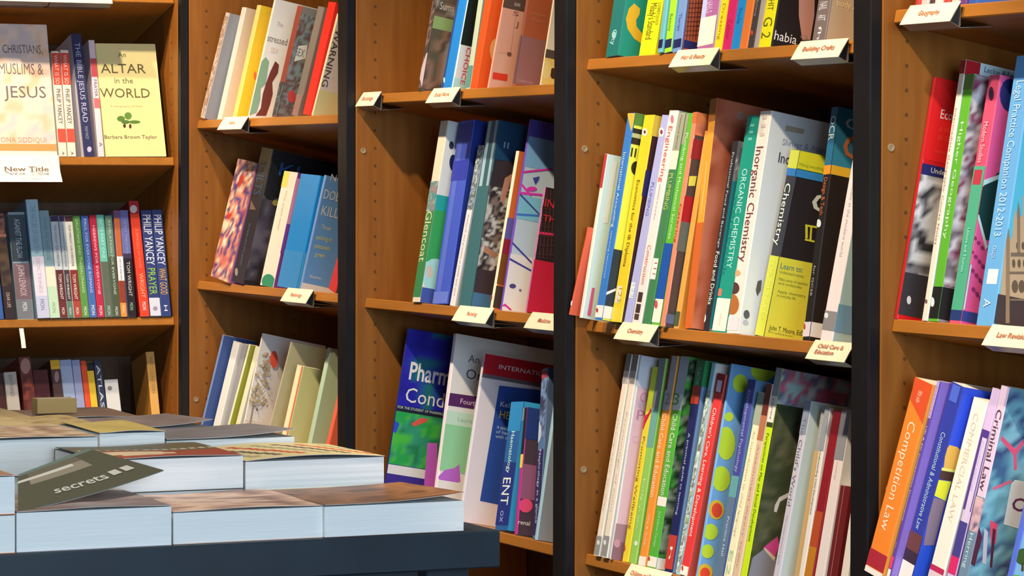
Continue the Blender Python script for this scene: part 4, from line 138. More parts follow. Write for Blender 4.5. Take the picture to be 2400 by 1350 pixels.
["4b",5.1,3.6,-36.0,0.1029,5.5,139.0,102.8,0,[0.627,0.111,0.049],[0.837,0.146,0.079],"short orange-red booklet at the left end, jutting past the shelf",[["s",[0.797,0.731,0.74],[[5.2,13.7],[2.8,14.0],[0.3,15.2],[0.3,20.7],[2.0,21.6],[5.0,22.0],[5.2,22.0]]]],[["s","Revision",[0.335,0.044,0.027],1.9,126.1,71.6,1.7,1,0]]],
["4b",27.2,0.4,-28.0,-0.0187,9.4,258.0,190.9,0,[0.797,0.768,0.7],[0.661,0.81,0.84],"pale grey-blue booklet with a pink stripe near its foot",[["s",[0.481,0.044,0.058],[[0.3,204.4],[9.1,204.4],[9.1,257.6],[0.3,257.6]]],["c",[0.746,0.129,0.271],[[9.5,48.6],[14.5,49.4],[14.7,4.8],[8.5,5.3]]],["c",[0.84,0.84,0.84],[[12.4,248.2],[19.1,249.5],[18.9,152.0],[10.5,150.5]]]],[]],
["4b",73.1,0.4,-24.0,-0.0081,25.1,322.4,205.0,0,[0.038,0.199,0.66],[0.837,0.84,0.079],"blue spined study guide with a lime and black cover",[["s",[0.761,0.471,0.058],[[10.4,322.1],[24.8,321.5],[24.8,301.4],[20.9,293.9],[0.3,319.5],[0.3,322.1]]],["s",[0.797,0.84,0.84],[[0.3,3.2],[24.8,3.2],[24.8,22.2],[0.3,22.2]]],["s",[0.429,0.044,0.058],[[8.4,14.2],[8.5,12.6],[7.9,11.3],[6.5,10.5],[4.8,10.5],[2.9,11.1],[1.4,12.4],[0.4,13.9],[0.3,15.2],[0.3,15.6],[0.9,16.8],[2.3,17.6],[4.0,17.6],[5.9,17.0],[7.4,15.7]]],["c",[0.089,0.251,0.046],[[0.3,303.6],[204.7,303.6],[204.7,322.1],[0.3,322.1]]],["c",[0.012,0.012,0.012],[[0.3,291.3],[204.7,291.3],[204.7,298.9],[0.3,298.9]]],["c",[0.442,0.491,0.271],[[0.3,284.5],[204.7,284.5],[204.7,291.3],[0.3,291.3]]],["c",[0.014,0.013,0.012],[[0.3,274.4],[204.7,274.4],[204.7,284.5],[0.3,284.5]]],["c",[0.014,0.013,0.012],[[25.1,240.4],[25.1,235.6],[23.4,231.5],[20.3,228.8],[16.4,228.0],[12.6,229.5],[9.5,232.7],[7.8,237.2],[7.8,242.0],[9.5,246.1],[12.6,248.8],[16.5,249.5],[20.3,248.1],[23.4,244.9]]],["c",[0.019,0.034,0.055],[[0.3,22.2],[204.7,22.2],[204.7,110.3],[0.3,110.3]]],["c",[0.84,0.84,0.84],[[0.3,3.2],[204.7,3.2],[204.7,22.2],[0.3,22.2]]],["c",[0.84,0.84,0.84],[[0.3,43.3],[28.5,59.1],[29.0,56.1],[0.3,38.5]]]],[["s","International Accounting",[0.627,0.807,0.84],8.1,260.5,116.6,8.8,1,0],["s","teaching resources",[0.481,0.66,0.84],10.0,137.8,73.5,5.0,1,0],["c","III",[0.012,0.012,0.012],3.2,254.7,15.4,14.8,0,0]]],
["4b",100.4,0.4,-10.0,-0.0034,33.8,321.6,205.0,0,[0.761,0.593,0.027],[0.065,0.021,0.029],"bright yellow paperback in the left half of the middle shelf",[["c",[0.84,0.606,0.079],[[0.3,289.0],[204.7,289.0],[204.7,321.2],[0.3,321.2]]],["s",[0.726,0.807,0.74],[[20.2,294.8],[20.2,292.2],[18.4,290.1],[15.2,289.0],[11.1,289.0],[7.0,290.2],[3.8,292.4],[1.9,295.1],[1.9,297.8],[3.7,299.9],[6.9,301.0],[11.0,300.9],[15.1,299.7],[18.4,297.5]]],["s",[0.157,0.021,0.027],[[15.0,294.9],[15.0,293.7],[14.3,292.8],[12.9,292.3],[11.1,292.3],[9.4,292.8],[8.0,293.8],[7.1,295.0],[7.1,296.2],[7.9,297.2],[9.3,297.7],[11.0,297.6],[12.8,297.1],[14.2,296.1]]],["s",[0.692,0.731,0.66],[[5.1,29.5],[20.3,29.5],[20.3,55.4],[5.1,55.4]]],["c",[0.031,0.027,0.14],[[0.3,195.7],[204.7,195.7],[204.7,235.5],[0.3,235.5]]]],[["s","Economics for the IB Diploma",[0.13,0.078,0.012],11.8,220.2,134.3,10.1,1,0],["s","123",[0.481,0.296,0.041],11.0,52.3,21.3,11.8,1,0]]],
["4b",135.0,1.4,-5.5,0.0427,23.8,321.5,205.0,0,[0.404,0.443,0.84],[0.703,0.735,0.84],"lilac paperback with a round red seal beside the white one",[["s",[0.726,0.731,0.84],[[18.0,295.3],[18.4,292.1],[16.9,289.5],[13.9,288.0],[9.9,287.9],[5.7,289.2],[2.2,291.6],[0.3,294.4],[0.3,298.8],[1.2,300.4],[4.3,301.9],[8.3,302.0],[12.4,300.8],[15.9,298.3]]],["s",[0.254,0.044,0.103],[[13.6,295.1],[13.7,293.5],[13.0,292.2],[11.5,291.5],[9.5,291.4],[7.4,292.1],[5.7,293.3],[4.6,294.8],[4.4,296.4],[5.2,297.7],[6.7,298.4],[8.7,298.5],[10.8,297.9],[12.5,296.7]]],["s",[0.692,0.807,0.84],[[2.4,38.2],[16.7,38.2],[16.7,62.4],[2.4,62.4]]]],[["s","PLUMBING",[0.157,0.182,0.515],7.2,217.3,51.6,9.5,1,0],["s","123",[0.429,0.5,0.84],7.2,59.4,19.7,9.5,1,0]]],
["4b",164.2,1.2,-6.7,0.0264,29.1,327.9,205.0,0,[0.811,0.753,0.783],[0.84,0.84,0.84],"white paperback with red lettering and black squares at its foot",[["s",[0.659,0.182,0.286],[[19.7,314.2],[20.3,311.3],[19.7,309.0],[18.2,307.7],[15.9,307.7],[13.4,308.9],[11.1,311.2],[9.6,314.0],[9.0,316.9],[9.5,319.2],[11.1,320.5],[13.3,320.6],[15.9,319.3],[18.1,317.0]]],["s",[0.051,0.031,0.027],[[5.8,33.2],[20.4,33.2],[20.4,48.3],[5.8,48.3]]],["s",[0.051,0.031,0.027],[[5.8,16.6],[20.4,16.6],[20.4,30.2],[5.8,30.2]]],["s",[0.067,0.044,0.041],[[5.8,6.1],[20.4,6.1],[20.4,15.1],[5.8,15.1]]]],[["s","Engineering",[0.627,0.111,0.116],8.0,303.4,86.1,13.1,1,0],["s","mathematics for level three",[0.429,0.443,0.66],11.6,214.3,54.3,5.8,1,0],["s","Construction",[0.627,0.182,0.163],8.7,120.7,60.3,11.6,1,0]]],
["4b",196.1,0.8,-5.5,0.0184,23.7,324.9,205.0,0,[0.051,0.217,0.09],[0.089,0.359,0.122],"dark green paperback with yellow capitals, beige striped top and white label",[["s",[0.335,0.365,0.286],[[0.3,265.9],[23.4,265.9],[23.4,324.5],[0.3,324.5]]],["s",[0.761,0.807,0.66],[[0.3,237.4],[23.4,237.4],[23.4,265.9],[0.3,265.9]]],["s",[0.761,0.84,0.84],[[0.3,69.4],[17.8,69.4],[17.8,101.4],[0.3,101.4]]]],[["s","PLUMBING",[0.481,0.626,0.131],5.3,231.4,55.5,13.1,1,0],["s","111",[0.481,0.078,0.079],7.1,94.8,18.0,9.5,1,0],["s","Mechanical Services",[0.106,0.124,0.103],8.9,320.0,51.1,5.9,1,0]]],
["4b",224.4,0.5,-4.6,0.0048,26.3,323.5,205.0,0,[0.106,0.471,0.041],[0.185,0.781,0.055],"bright green paperback turning blue and cream towards its foot",[["s",[0.012,0.088,0.451],[[0.3,40.8],[26.0,40.8],[26.0,125.2],[0.3,125.2]]],["s",[0.797,0.84,0.783],[[0.3,5.1],[26.0,5.1],[26.0,40.8],[0.3,40.8]]],["s",[0.596,0.078,0.131],[[10.6,32.4],[11.0,29.5],[10.2,27.2],[8.4,25.9],[5.9,25.8],[3.3,26.9],[0.9,29.1],[0.3,30.2],[0.3,37.5],[1.5,38.4],[4.0,38.5],[6.7,37.3],[9.0,35.1]]],["s",[0.314,0.341,0.241],[[0.3,275.2],[9.2,275.2],[9.2,323.1],[0.3,323.1]]]],[["s","Plumbing and Mechanical Services",[0.627,0.84,0.66],8.5,293.1,161.3,9.2,1,0]]],
["4b",258.5,0.4,-7.6,-0.0189,13.5,324.1,205.0,0,[0.797,0.255,0.163],[0.089,0.062,0.055],"salmon paperback with a red, yellow and dark cover",[["s",[0.692,0.151,0.058],[[0.3,307.3],[13.2,307.3],[13.2,323.8],[0.3,323.8]]],["c",[0.84,0.251,0.079],[[0.3,307.3],[204.7,307.3],[204.7,323.8],[0.3,323.8]]],["c",[0.84,0.251,0.122],[[0.3,289.5],[204.7,289.5],[204.7,307.3],[0.3,307.3]]],["c",[0.324,0.021,0.029],[[0.3,253.8],[204.7,253.8],[204.7,283.5],[0.3,283.5]]],["c",[0.84,0.84,0.107],[[2.8,227.3],[15.2,229.6],[14.5,214.6],[3.1,212.5]]],["c",[0.442,0.012,0.023],[[0.3,158.7],[204.7,158.7],[204.7,197.3],[0.3,197.3]]],["c",[0.132,0.165,0.14],[[0.3,114.2],[204.7,114.2],[204.7,158.7],[0.3,158.7]]],["c",[0.148,0.165,0.271],[[0.3,5.3],[204.7,5.3],[204.7,19.5],[0.3,19.5]]]],[["s","Catering",[0.429,0.059,0.027],3.4,185.4,59.3,6.8,1,0]]],
["4b",275.4,0.4,5.9,-0.0109,14.5,298.1,205.0,0,[0.797,0.365,0.079],[0.84,0.359,0.055],"light orange paperback pressed against the big copper one",[["s",[0.067,0.099,0.041],[[0.3,3.2],[14.2,3.2],[14.2,25.4],[0.3,25.4]]]],[]],
["4b",317.9,0.4,2.4,-0.1061,20.9,346.4,205.0,1,[0.761,0.341,0.041],[0.442,0.099,0.046],"tall copper-brown hardback with orange spine and a glossy cover",[["s",[0.335,0.124,0.027],[[0.3,312.1],[20.6,312.1],[20.6,346.0],[0.3,346.0]]],["s",[0.797,0.5,0.2],[[9.4,171.0],[12.5,171.0],[12.5,250.6],[9.4,250.6]]],["s",[0.566,0.124,0.027],[[20.6,0.3],[20.6,158.8],[0.3,158.8],[0.3,0.3]]],["A","c",[0.3,204.7,0.3,346.0],[[0.38,0.078,0.037],[0.509,0.146,0.079],[0.621,0.205,0.122],[0.442,0.104,0.051]],0.04,37],["c",[0.442,0.251,0.178],[[49.5,328.4],[49.1,325.3],[47.3,322.6],[44.4,320.8],[41.1,320.1],[37.9,320.8],[35.6,322.7],[34.5,325.5],[34.8,328.5],[36.6,331.2],[39.5,333.0],[42.8,333.7],[46.0,333.0],[48.4,331.1]]]],[]],  # darker spine top is the upper shelf's shadow put into the colour
["4b",363.2,0.4,8.0,-0.0155,18.2,282.2,205.0,0,[0.022,0.022,0.03],[0.272,0.276,0.271],"black spined Food and Beverage book with a small picture at its cover top",[["s",[0.692,0.807,0.84],[[3.8,20.2],[4.1,17.1],[3.3,14.6],[1.3,13.2],[0.3,13.1],[0.3,25.1],[2.2,23.3]]],["A","c",[0.3,204.7,223.0,281.8],[[0.272,0.276,0.271],[0.148,0.146,0.158],[0.837,0.647,0.654]],0.01,39],["c",[0.019,0.227,0.271],[[0.3,5.1],[204.7,5.1],[204.7,223.0],[0.3,223.0]]]],[["s","Professional Food and Beverage",[0.429,0.5,0.622],5.9,265.2,141.5,6.4,1,0],["s","Food and Drinks",[0.726,0.807,0.84],3.6,117.7,78.1,10.9,1,0]]],
["4b",390.7,0.5,8.0,0.0031,40.7,319.8,205.0,0,[0.012,0.296,0.241],[0.031,0.422,0.298],"teal green Organic Chemistry paperback with a cream foot",[["s",[0.811,0.807,0.783],[[0.3,2.4],[40.4,2.4],[40.4,50.1],[0.3,50.1]]],["s",[0.797,0.182,0.131],[[0.3,63.8],[10.2,63.3],[10.6,52.9],[0.3,53.3]]]],[["s","ORGANIC CHEMISTRY",[0.429,0.731,0.783],12.2,240.9,146.6,16.3,1,0],["s","workbook",[0.012,0.182,0.2],3.1,202.0,119.6,10.2,1,0],["s","III",[0.157,0.5,0.451],14.2,306.8,24.0,12.2,1,0],["s","oxford",[0.726,0.5,0.451],16.7,28.6,17.9,7.3,1,0]]],
["4b",439.0,0.4,5.3,-0.0204,32.9,324.8,205.0,0,[0.811,0.753,0.74],[0.703,0.781,0.84],"cream Inorganic Chemistry textbook with a beetle on its spine and a pale grey cover",[["s",[0.429,0.151,0.041],[[25.0,42.5],[25.0,35.8],[21.1,30.4],[14.0,27.3],[5.1,27.2],[0.3,28.6],[0.3,57.0],[4.8,57.1],[13.8,54.3],[21.0,49.0]]],["s",[0.095,0.037,0.041],[[18.9,65.9],[18.6,62.1],[15.3,59.0],[9.6,57.2],[2.8,57.1],[0.3,57.7],[0.3,74.3],[4.3,74.4],[11.0,72.7],[16.2,69.7]]],["s",[0.627,0.39,0.2],[[15.7,88.0],[14.9,85.9],[11.5,84.3],[6.1,83.3],[0.3,83.3],[0.3,92.5],[3.2,92.5],[9.2,91.6],[13.6,90.0]]],["s",[0.692,0.731,0.84],[[0.3,4.2],[32.6,4.2],[32.6,24.3],[0.3,24.3]]],["c",[0.442,0.422,0.327],[[26.8,308.5],[58.3,308.5],[57.2,300.9],[26.5,300.4]]],["c",[0.089,0.099,0.14],[[14.8,30.4],[14.8,27.6],[13.8,25.1],[12.0,23.6],[9.8,23.2],[7.6,24.1],[5.9,26.1],[4.9,28.7],[4.9,31.5],[5.9,34.0],[7.7,35.5],[9.9,35.9],[12.0,35.0],[13.8,33.0]]],["c",[0.442,0.491,0.611],[[14.8,18.6],[14.7,16.8],[13.6,15.2],[11.9,14.1],[9.9,13.8],[7.9,14.3],[6.4,15.4],[5.6,17.1],[5.8,18.9],[6.8,20.5],[8.5,21.6],[10.5,21.9],[12.5,21.5],[14.0,20.3]]],["c",[0.116,0.113,0.092],[[19.6,79.7],[25.9,82.3],[26.8,67.7],[22.4,58.1],[18.6,66.3]]]],[["s","Inorganic Chemistry",[0.186,0.044,0.068],6.3,272.6,168.5,20.4,1,0],["s","III",[0.627,0.561,0.55],9.9,317.9,29.8,13.2,1,0],["c","Shriver & Atkins'",[0.272,0.33,0.492],25.0,280.0,80.2,9.2,0,0],["c","Inorganic Chemistry",[0.038,0.042,0.066],22.9,253.6,135.4,15.8,0,0]]],
["4b",478.2,2.1,30.0,0.0631,26.5,272.2,201.5,0,[0.029,0.033,0.049],[0.028,0.023,0.029],"black and yellow Chemistry revision book with a molecule drawn on its cover",[["s",[0.566,0.66,0.079],[[0.3,245.3],[26.2,245.3],[26.2,271.8],[0.3,271.8]]],["c",[0.84,0.84,0.037],[[0.3,246.2],[201.2,246.2],[201.2,271.8],[0.3,271.8]]],["s",[0.027,0.182,0.55],[[0.3,234.4],[26.2,234.4],[26.2,245.3],[0.3,245.3]]],["c",[0.046,0.302,0.746],[[0.3,234.4],[201.2,234.4],[201.2,245.3],[0.3,245.3]]],["s",[0.566,0.66,0.058],[[0.3,1.9],[26.2,1.9],[26.2,117.9],[0.3,117.9]]],["c",[0.84,0.84,0.079],[[0.3,1.9],[201.2,1.9],[201.2,117.9],[0.3,117.9]]],["c",[0.746,0.781,0.055],[[31.6,169.0],[35.5,169.7],[39.7,151.3],[35.8,150.6]]],["c",[0.746,0.781,0.055],[[31.3,170.4],[51.5,171.0],[52.2,168.2],[31.9,167.6]]],["c",[0.746,0.781,0.055],[[39.8,170.4],[43.0,171.0],[46.2,149.5],[42.9,148.9]]],["c",[0.746,0.781,0.055],[[35.1,150.4],[51.1,150.3],[51.8,147.5],[35.8,147.6]]]],[["s","Chemistry",[0.726,0.84,0.84],5.0,223.2,90.0,16.4,1,0],["s","FOR DUMMIES",[0.692,0.731,0.131],7.9,112.6,87.1,10.6,1,0],["c","Making everything",[0.38,0.491,0.037],2.2,251.2,41.1,4.5,0,0],["c","C",[0.746,0.829,0.84],35.0,191.6,33.9,26.9,0,1],["c","Learn to:",[0.116,0.302,0.271],4.4,101.9,37.1,8.5,0,0],["c","Understand atoms",[0.226,0.276,0.079],4.9,95.2,39.8,4.0,0,0],["c","Make sense of reactions",[0.226,0.276,0.055],5.9,85.1,47.9,4.0,0,0],["c","and molecules",[0.226,0.276,0.055],6.2,79.3,38.8,4.0,0,0],["c","Apply chemistry",[0.226,0.276,0.055],7.1,67.7,47.3,4.0,0,0],["c","to everyday life",[0.226,0.276,0.055],7.4,61.8,31.4,4.0,0,0],["c","John T. Moore, EdD",[0.089,0.099,0.023],5.2,13.0,58.1,7.4,0,0],["c","Professor",[0.272,0.33,0.055],6.1,8.7,41.2,2.8,0,0]]],
["4b",630.2,0.4,20.0,-0.0675,18.5,331.1,205.0,0,[0.016,0.013,0.015],[0.024,0.016,0.014],"black specification book with teal top and orange band, white capitals on its spine",[["s",[0.022,0.151,0.311],[[0.3,248.0],[18.2,248.0],[18.2,330.7],[0.3,330.7]]],["c",[0.038,0.251,0.421],[[0.3,248.0],[204.7,248.0],[204.7,330.7],[0.3,330.7]]],["s",[0.726,0.296,0.027],[[0.3,235.0],[18.2,235.0],[18.2,248.0],[0.3,248.0]]],["c",[0.84,0.491,0.037],[[0.3,235.0],[204.7,235.0],[204.7,248.0],[0.3,248.0]]],["s",[0.692,0.66,0.783],[[0.3,6.1],[18.2,6.1],[18.2,26.6],[0.3,26.6]]],["c",[0.84,0.84,0.84],[[0.3,6.1],[204.7,6.1],[204.7,26.6],[0.3,26.6]]],["s",[0.659,0.768,0.84],[[11.5,165.5],[11.5,163.0],[10.2,161.1],[7.8,160.1],[4.9,160.2],[2.0,161.5],[0.3,163.0],[0.3,170.8],[2.1,171.6],[5.1,171.4],[8.0,170.1],[10.3,168.0]]],["s",[0.481,0.044,0.058],[[5.0,20.2],[5.3,18.2],[4.9,16.7],[4.0,15.8],[2.8,15.8],[1.5,16.7],[0.3,18.4],[0.3,18.4],[0.3,24.5],[0.6,24.8],[1.8,24.7],[3.1,23.8],[4.3,22.2]]]],[["s","OCR",[0.726,0.84,0.84],1.8,318.0,34.6,14.8,1,0],["s","Design & Tech",[0.596,0.151,0.041],4.6,230.7,53.1,9.2,1,0],["c","O",[0.746,0.84,0.84],13.7,302.4,31.6,16.8,0,0],["c","G",[0.837,0.251,0.079],14.6,262.3,33.2,33.6,0,1],["s","for GCSE",[0.429,0.443,0.515],6.5,106.0,42.9,5.5,1,0]]],
["4b",718.0,1.4,-4.0,0.0321,31.6,316.5,205.0,0,[0.797,0.753,0.826],[0.509,0.781,0.84],"white spined paperback with a pale blue cover beside the thick black post",[["s",[0.254,0.255,0.286],[[0.3,15.1],[31.3,15.1],[31.3,41.7],[0.3,41.7]]],["s",[0.692,0.807,0.84],[[10.8,35.5],[10.9,33.8],[9.9,32.4],[8.0,31.5],[5.7,31.3],[3.3,31.9],[1.3,33.1],[0.3,34.6],[0.3,36.6],[1.2,37.8],[3.1,38.7],[5.4,38.9],[7.8,38.3],[9.7,37.1]]],["c",[0.226,0.456,0.699],[[0.3,15.1],[204.7,15.1],[204.7,52.9],[0.3,52.9]]]],[["s","Art and society in the modern world",[0.566,0.5,0.585],11.9,248.9,131.6,7.9,1,0]]],
["4c",37.0,0.4,-6.0,0.0008,17.7,317.4,205.0,0,[0.84,0.79,0.713],[0.84,0.84,0.84],"slim pinkish-white paperback with grey ends, leftmost on the lowest shelf",[["s",[0.193,0.218,0.244],[[0.3,290.4],[17.4,290.4],[17.4,317.0],[0.3,317.0]]],["s",[0.545,0.531,0.549],[[0.3,270.8],[17.4,270.8],[17.4,290.4],[0.3,290.4]]],["s",[0.288,0.305,0.32],[[0.3,1.7],[17.4,1.7],[17.4,30.9],[0.3,30.9]]],["s",[0.71,0.79,0.84],[[14.3,21.3],[14.4,19.6],[13.6,18.2],[12.0,17.2],[9.9,17.0],[7.7,17.5],[5.9,18.7],[4.9,20.3],[4.7,21.9],[5.6,23.4],[7.2,24.3],[9.3,24.5],[11.5,24.0],[13.2,22.8]]]],[["s","Palaeography studies",[0.71,0.599,0.588],6.6,226.1,156.2,4.4,1,0]]],  # grey bands at the spine top: shelf shadow painted in, fading downwards
["4c",62.4,0.4,-6.0,-0.0095,18.7,317.7,205.0,0,[0.84,0.79,0.713],[0.84,0.84,0.84],"matching pinkish-white paperback next to the leftmost on the lowest shelf",[["s",[0.193,0.218,0.244],[[0.3,291.7],[18.4,291.7],[18.4,317.3],[0.3,317.3]]],["s",[0.431,0.409,0.442],[[0.3,272.2],[18.4,272.2],[18.4,291.7],[0.3,291.7]]],["s",[0.288,0.305,0.32],[[0.3,1.7],[18.4,1.7],[18.4,33.5],[0.3,33.5]]],["s",[0.71,0.79,0.84],[[10.8,23.4],[10.9,21.8],[10.1,20.3],[8.4,19.4],[6.4,19.2],[4.2,19.8],[2.5,21.0],[1.4,22.6],[1.3,24.2],[2.2,25.7],[3.8,26.6],[5.9,26.8],[8.0,26.2],[9.8,25.0]]]],[["s","Psychology of child",[0.71,0.599,0.588],7.0,227.7,155.4,4.7,1,0]]],  # same painted shelf shadow in the two grey bands at the top
["4c",87.0,0.4,-4.5,-0.0277,5.8,317.1,205.0,0,[0.641,0.749,0.84],[0.84,0.565,0.656],"lilac-pink cover with faint purple letters beside the white pair",[["c",[0.67,0.697,0.84],[[0.3,268.2],[204.7,268.2],[204.7,316.7],[0.3,316.7]]],["c",[0.313,0.168,0.204],[[0.3,0.4],[204.7,0.4],[204.7,27.9],[0.3,27.9]]],["c",[0.437,0.262,0.312],[[0.3,27.9],[204.7,27.9],[204.7,55.5],[0.3,55.5]]],["c",[0.67,0.348,0.446],[[12.4,25.9],[12.4,23.0],[11.2,20.6],[9.3,19.0],[6.8,18.7],[4.4,19.7],[2.5,21.7],[1.5,24.4],[1.5,27.3],[2.7,29.7],[4.7,31.3],[7.1,31.6],[9.5,30.7],[11.4,28.6]]]],[["c","O",[0.84,0.289,0.446],8.1,246.1,14.1,16.2,0,0],["c","P",[0.586,0.236,0.446],7.5,218.4,13.2,16.2,0,0],["c","C",[0.84,0.486,0.703],4.8,183.4,11.0,10.8,0,0]]],
["4c",106.9,0.4,8.0,-0.0189,19.5,302.8,205.0,0,[0.784,0.672,0.033],[0.84,0.84,0.042],"yellow paperback with a red arrow near its top",[["s",[0.608,0.84,0.033],[[5.8,243.8],[19.2,243.8],[19.2,302.4],[5.8,302.4]]],["s",[0.641,0.015,0.071],[[19.2,236.6],[16.2,239.1],[3.9,205.4],[0.3,205.2],[0.3,226.1],[19.2,232.7]]],["s",[0.486,0.053,0.033],[[5.2,21.1],[5.7,18.8],[5.3,16.9],[4.3,15.7],[2.8,15.6],[1.0,16.5],[0.3,17.3],[0.3,26.1],[0.8,26.1],[2.5,25.2],[4.1,23.4]]],["c",[0.313,0.413,0.042],[[0.3,257.6],[204.7,257.6],[204.7,302.4],[0.3,302.4]]]],[["s","Promoting Wellbeing",[0.288,0.181,0.012],5.8,194.1,143.2,7.8,1,0]]],
["4c",130.5,0.4,8.0,-0.0309,21.6,317.2,205.0,0,[0.288,0.599,0.125],[0.26,0.565,0.09],"pale green striped paperback beside the orange and green pair",[["s",[0.211,0.26,0.32],[[0.3,239.7],[21.3,239.7],[21.3,316.9],[0.3,316.9]]],["s",[0.147,0.409,0.41],[[0.3,179.3],[21.3,179.3],[21.3,239.7],[0.3,239.7]]],["s",[0.747,0.84,0.84],[[19.1,31.4],[19.1,29.8],[18.1,28.4],[16.3,27.5],[14.0,27.3],[11.7,27.9],[9.9,29.1],[8.9,30.7],[8.9,32.3],[9.9,33.7],[11.7,34.6],[14.0,34.8],[16.3,34.2],[18.1,33.0]]]],[["s","Early years",[0.641,0.84,0.477],7.5,129.9,76.7,6.5,1,0]]],
["4c",160.9,0.4,8.0,-0.0191,23.6,323.0,205.0,0,[0.84,0.305,0.041],[0.84,0.486,0.052],"orange Child Care textbook marked 2 with a grey top",[["s",[0.355,0.409,0.512],[[0.3,239.1],[23.3,239.1],[23.3,322.6],[0.3,322.6]]],["s",[0.84,0.84,0.84],[[23.3,0.3],[23.3,14.2],[0.3,14.2],[0.3,0.3]]],["s",[0.177,0.025,0.041],[[0.3,269.2],[5.9,269.2],[5.9,322.6],[0.3,322.6]]]],[["s","Child Care and Education",[0.84,0.84,0.805],5.9,233.7,128.3,11.8,1,0],["s","2",[0.288,0.199,0.199],4.7,248.1,14.7,17.8,0,0],["s","City & Guilds",[0.747,0.832,0.84],9.4,78.1,49.0,4.7,1,0]]],
["4c",190.2,0.4,8.0,-0.008,28.8,323.9,205.0,0,[0.086,0.438,0.05],[0.028,0.113,0.034],"green Child Care textbook marked 3 with a grey top",[["s",[0.379,0.48,0.628],[[0.3,241.3],[28.5,241.3],[28.5,323.5],[0.3,323.5]]],["s",[0.84,0.84,0.84],[[0.3,94.6],[28.5,94.6],[28.5,108.7],[0.3,108.7]]],["s",[0.84,0.84,0.84],[[0.3,1.9],[28.5,1.9],[28.5,17.4],[0.3,17.4]]],["s",[0.545,0.053,0.05],[[6.5,13.4],[6.7,11.8],[6.2,10.4],[5.1,9.6],[3.6,9.4],[2.0,10.0],[0.6,11.2],[0.3,11.8],[0.3,15.9],[1.1,16.6],[2.6,16.7],[4.2,16.1],[5.6,15.0]]],["A","c",[0.3,204.7,18.7,323.5],[[0.012,0.084,0.019],[0.075,0.413,0.064],[0.022,0.049,0.026],[0.26,0.348,0.255],[0.012,0.031,0.012]],0.014,41],["c",[0.84,0.84,0.84],[[204.7,0.3],[204.7,17.4],[0.3,17.4],[0.3,0.3]]]],[["s","Child Care and Education",[0.784,0.84,0.84],7.2,235.8,125.0,14.4,1,0],["s","3",[0.043,0.26,0.071],-2.4,249.3,20.1,18.7,0,0],["s","2nd edition Carolyn",[0.486,0.84,0.549],10.8,86.5,54.2,7.2,1,0]]],
["4c",245.5,0.4,8.0,-0.0154,25.0,320.7,205.0,0,[0.012,0.017,0.11],[0.191,0.348,0.61],"navy paperback with a green top and orange-red foot",[["s",[0.02,0.181,0.071],[[0.3,281.3],[24.7,281.3],[24.7,320.3],[0.3,320.3]]],["c",[0.035,0.289,0.09],[[0.3,281.3],[204.7,281.3],[204.7,320.3],[0.3,320.3]]],["s",[0.404,0.044,0.026],[[0.3,254.3],[24.7,254.3],[24.7,281.3],[0.3,281.3]]],["s",[0.486,0.044,0.041],[[0.3,4.6],[24.7,4.6],[24.7,55.5],[0.3,55.5]]]],[["s","CACHE",[0.288,0.599,0.477],7.5,309.6,27.0,10.0,1,0],["s","A practical guide to learning",[0.431,0.564,0.84],9.4,209.9,123.6,6.3,1,0],["s","h",[0.822,0.832,0.84],8.8,38.1,18.8,7.5,1,0]]],
["4c",281.9,0.6,8.0,0.0162,12.6,319.0,205.0,0,[0.288,0.635,0.84],[0.84,0.84,0.84],"slim pale blue paperback with a speckled photo spine",[["A","s",[0.3,12.3,3.1,277.1],[[0.486,0.672,0.84],[0.177,0.181,0.16],[0.641,0.832,0.84],[0.288,0.409,0.244]],0.006,43]],[]],
["4c",294.8,1.7,7.9,0.054,24.5,304.1,205.0,0,[0.675,0.044,0.05],[0.508,0.084,0.064],"red paperback with white lettering and a boxed mark at its top",[["s",[0.288,0.012,0.041],[[0.3,275.1],[24.2,275.1],[24.2,303.7],[0.3,303.7]]],["s",[0.71,0.599,0.84],[[3.7,276.5],[18.4,276.5],[18.4,293.8],[3.7,293.8]]],["s",[0.84,0.84,0.84],[[24.2,0.3],[24.2,14.2],[0.3,14.2],[0.3,0.3]]],["s",[0.545,0.053,0.05],[[8.7,10.3],[9.1,8.5],[8.8,7.0],[7.8,6.0],[6.4,5.7],[4.8,6.3],[3.4,7.6],[2.3,9.2],[2.0,11.0],[2.3,12.6],[3.2,13.6],[4.7,13.8],[6.3,13.2],[7.7,12.0]]]],[["s","Children's Care, Learning & Development",[0.84,0.84,0.84],7.1,252.4,194.0,10.3,1,0]]],
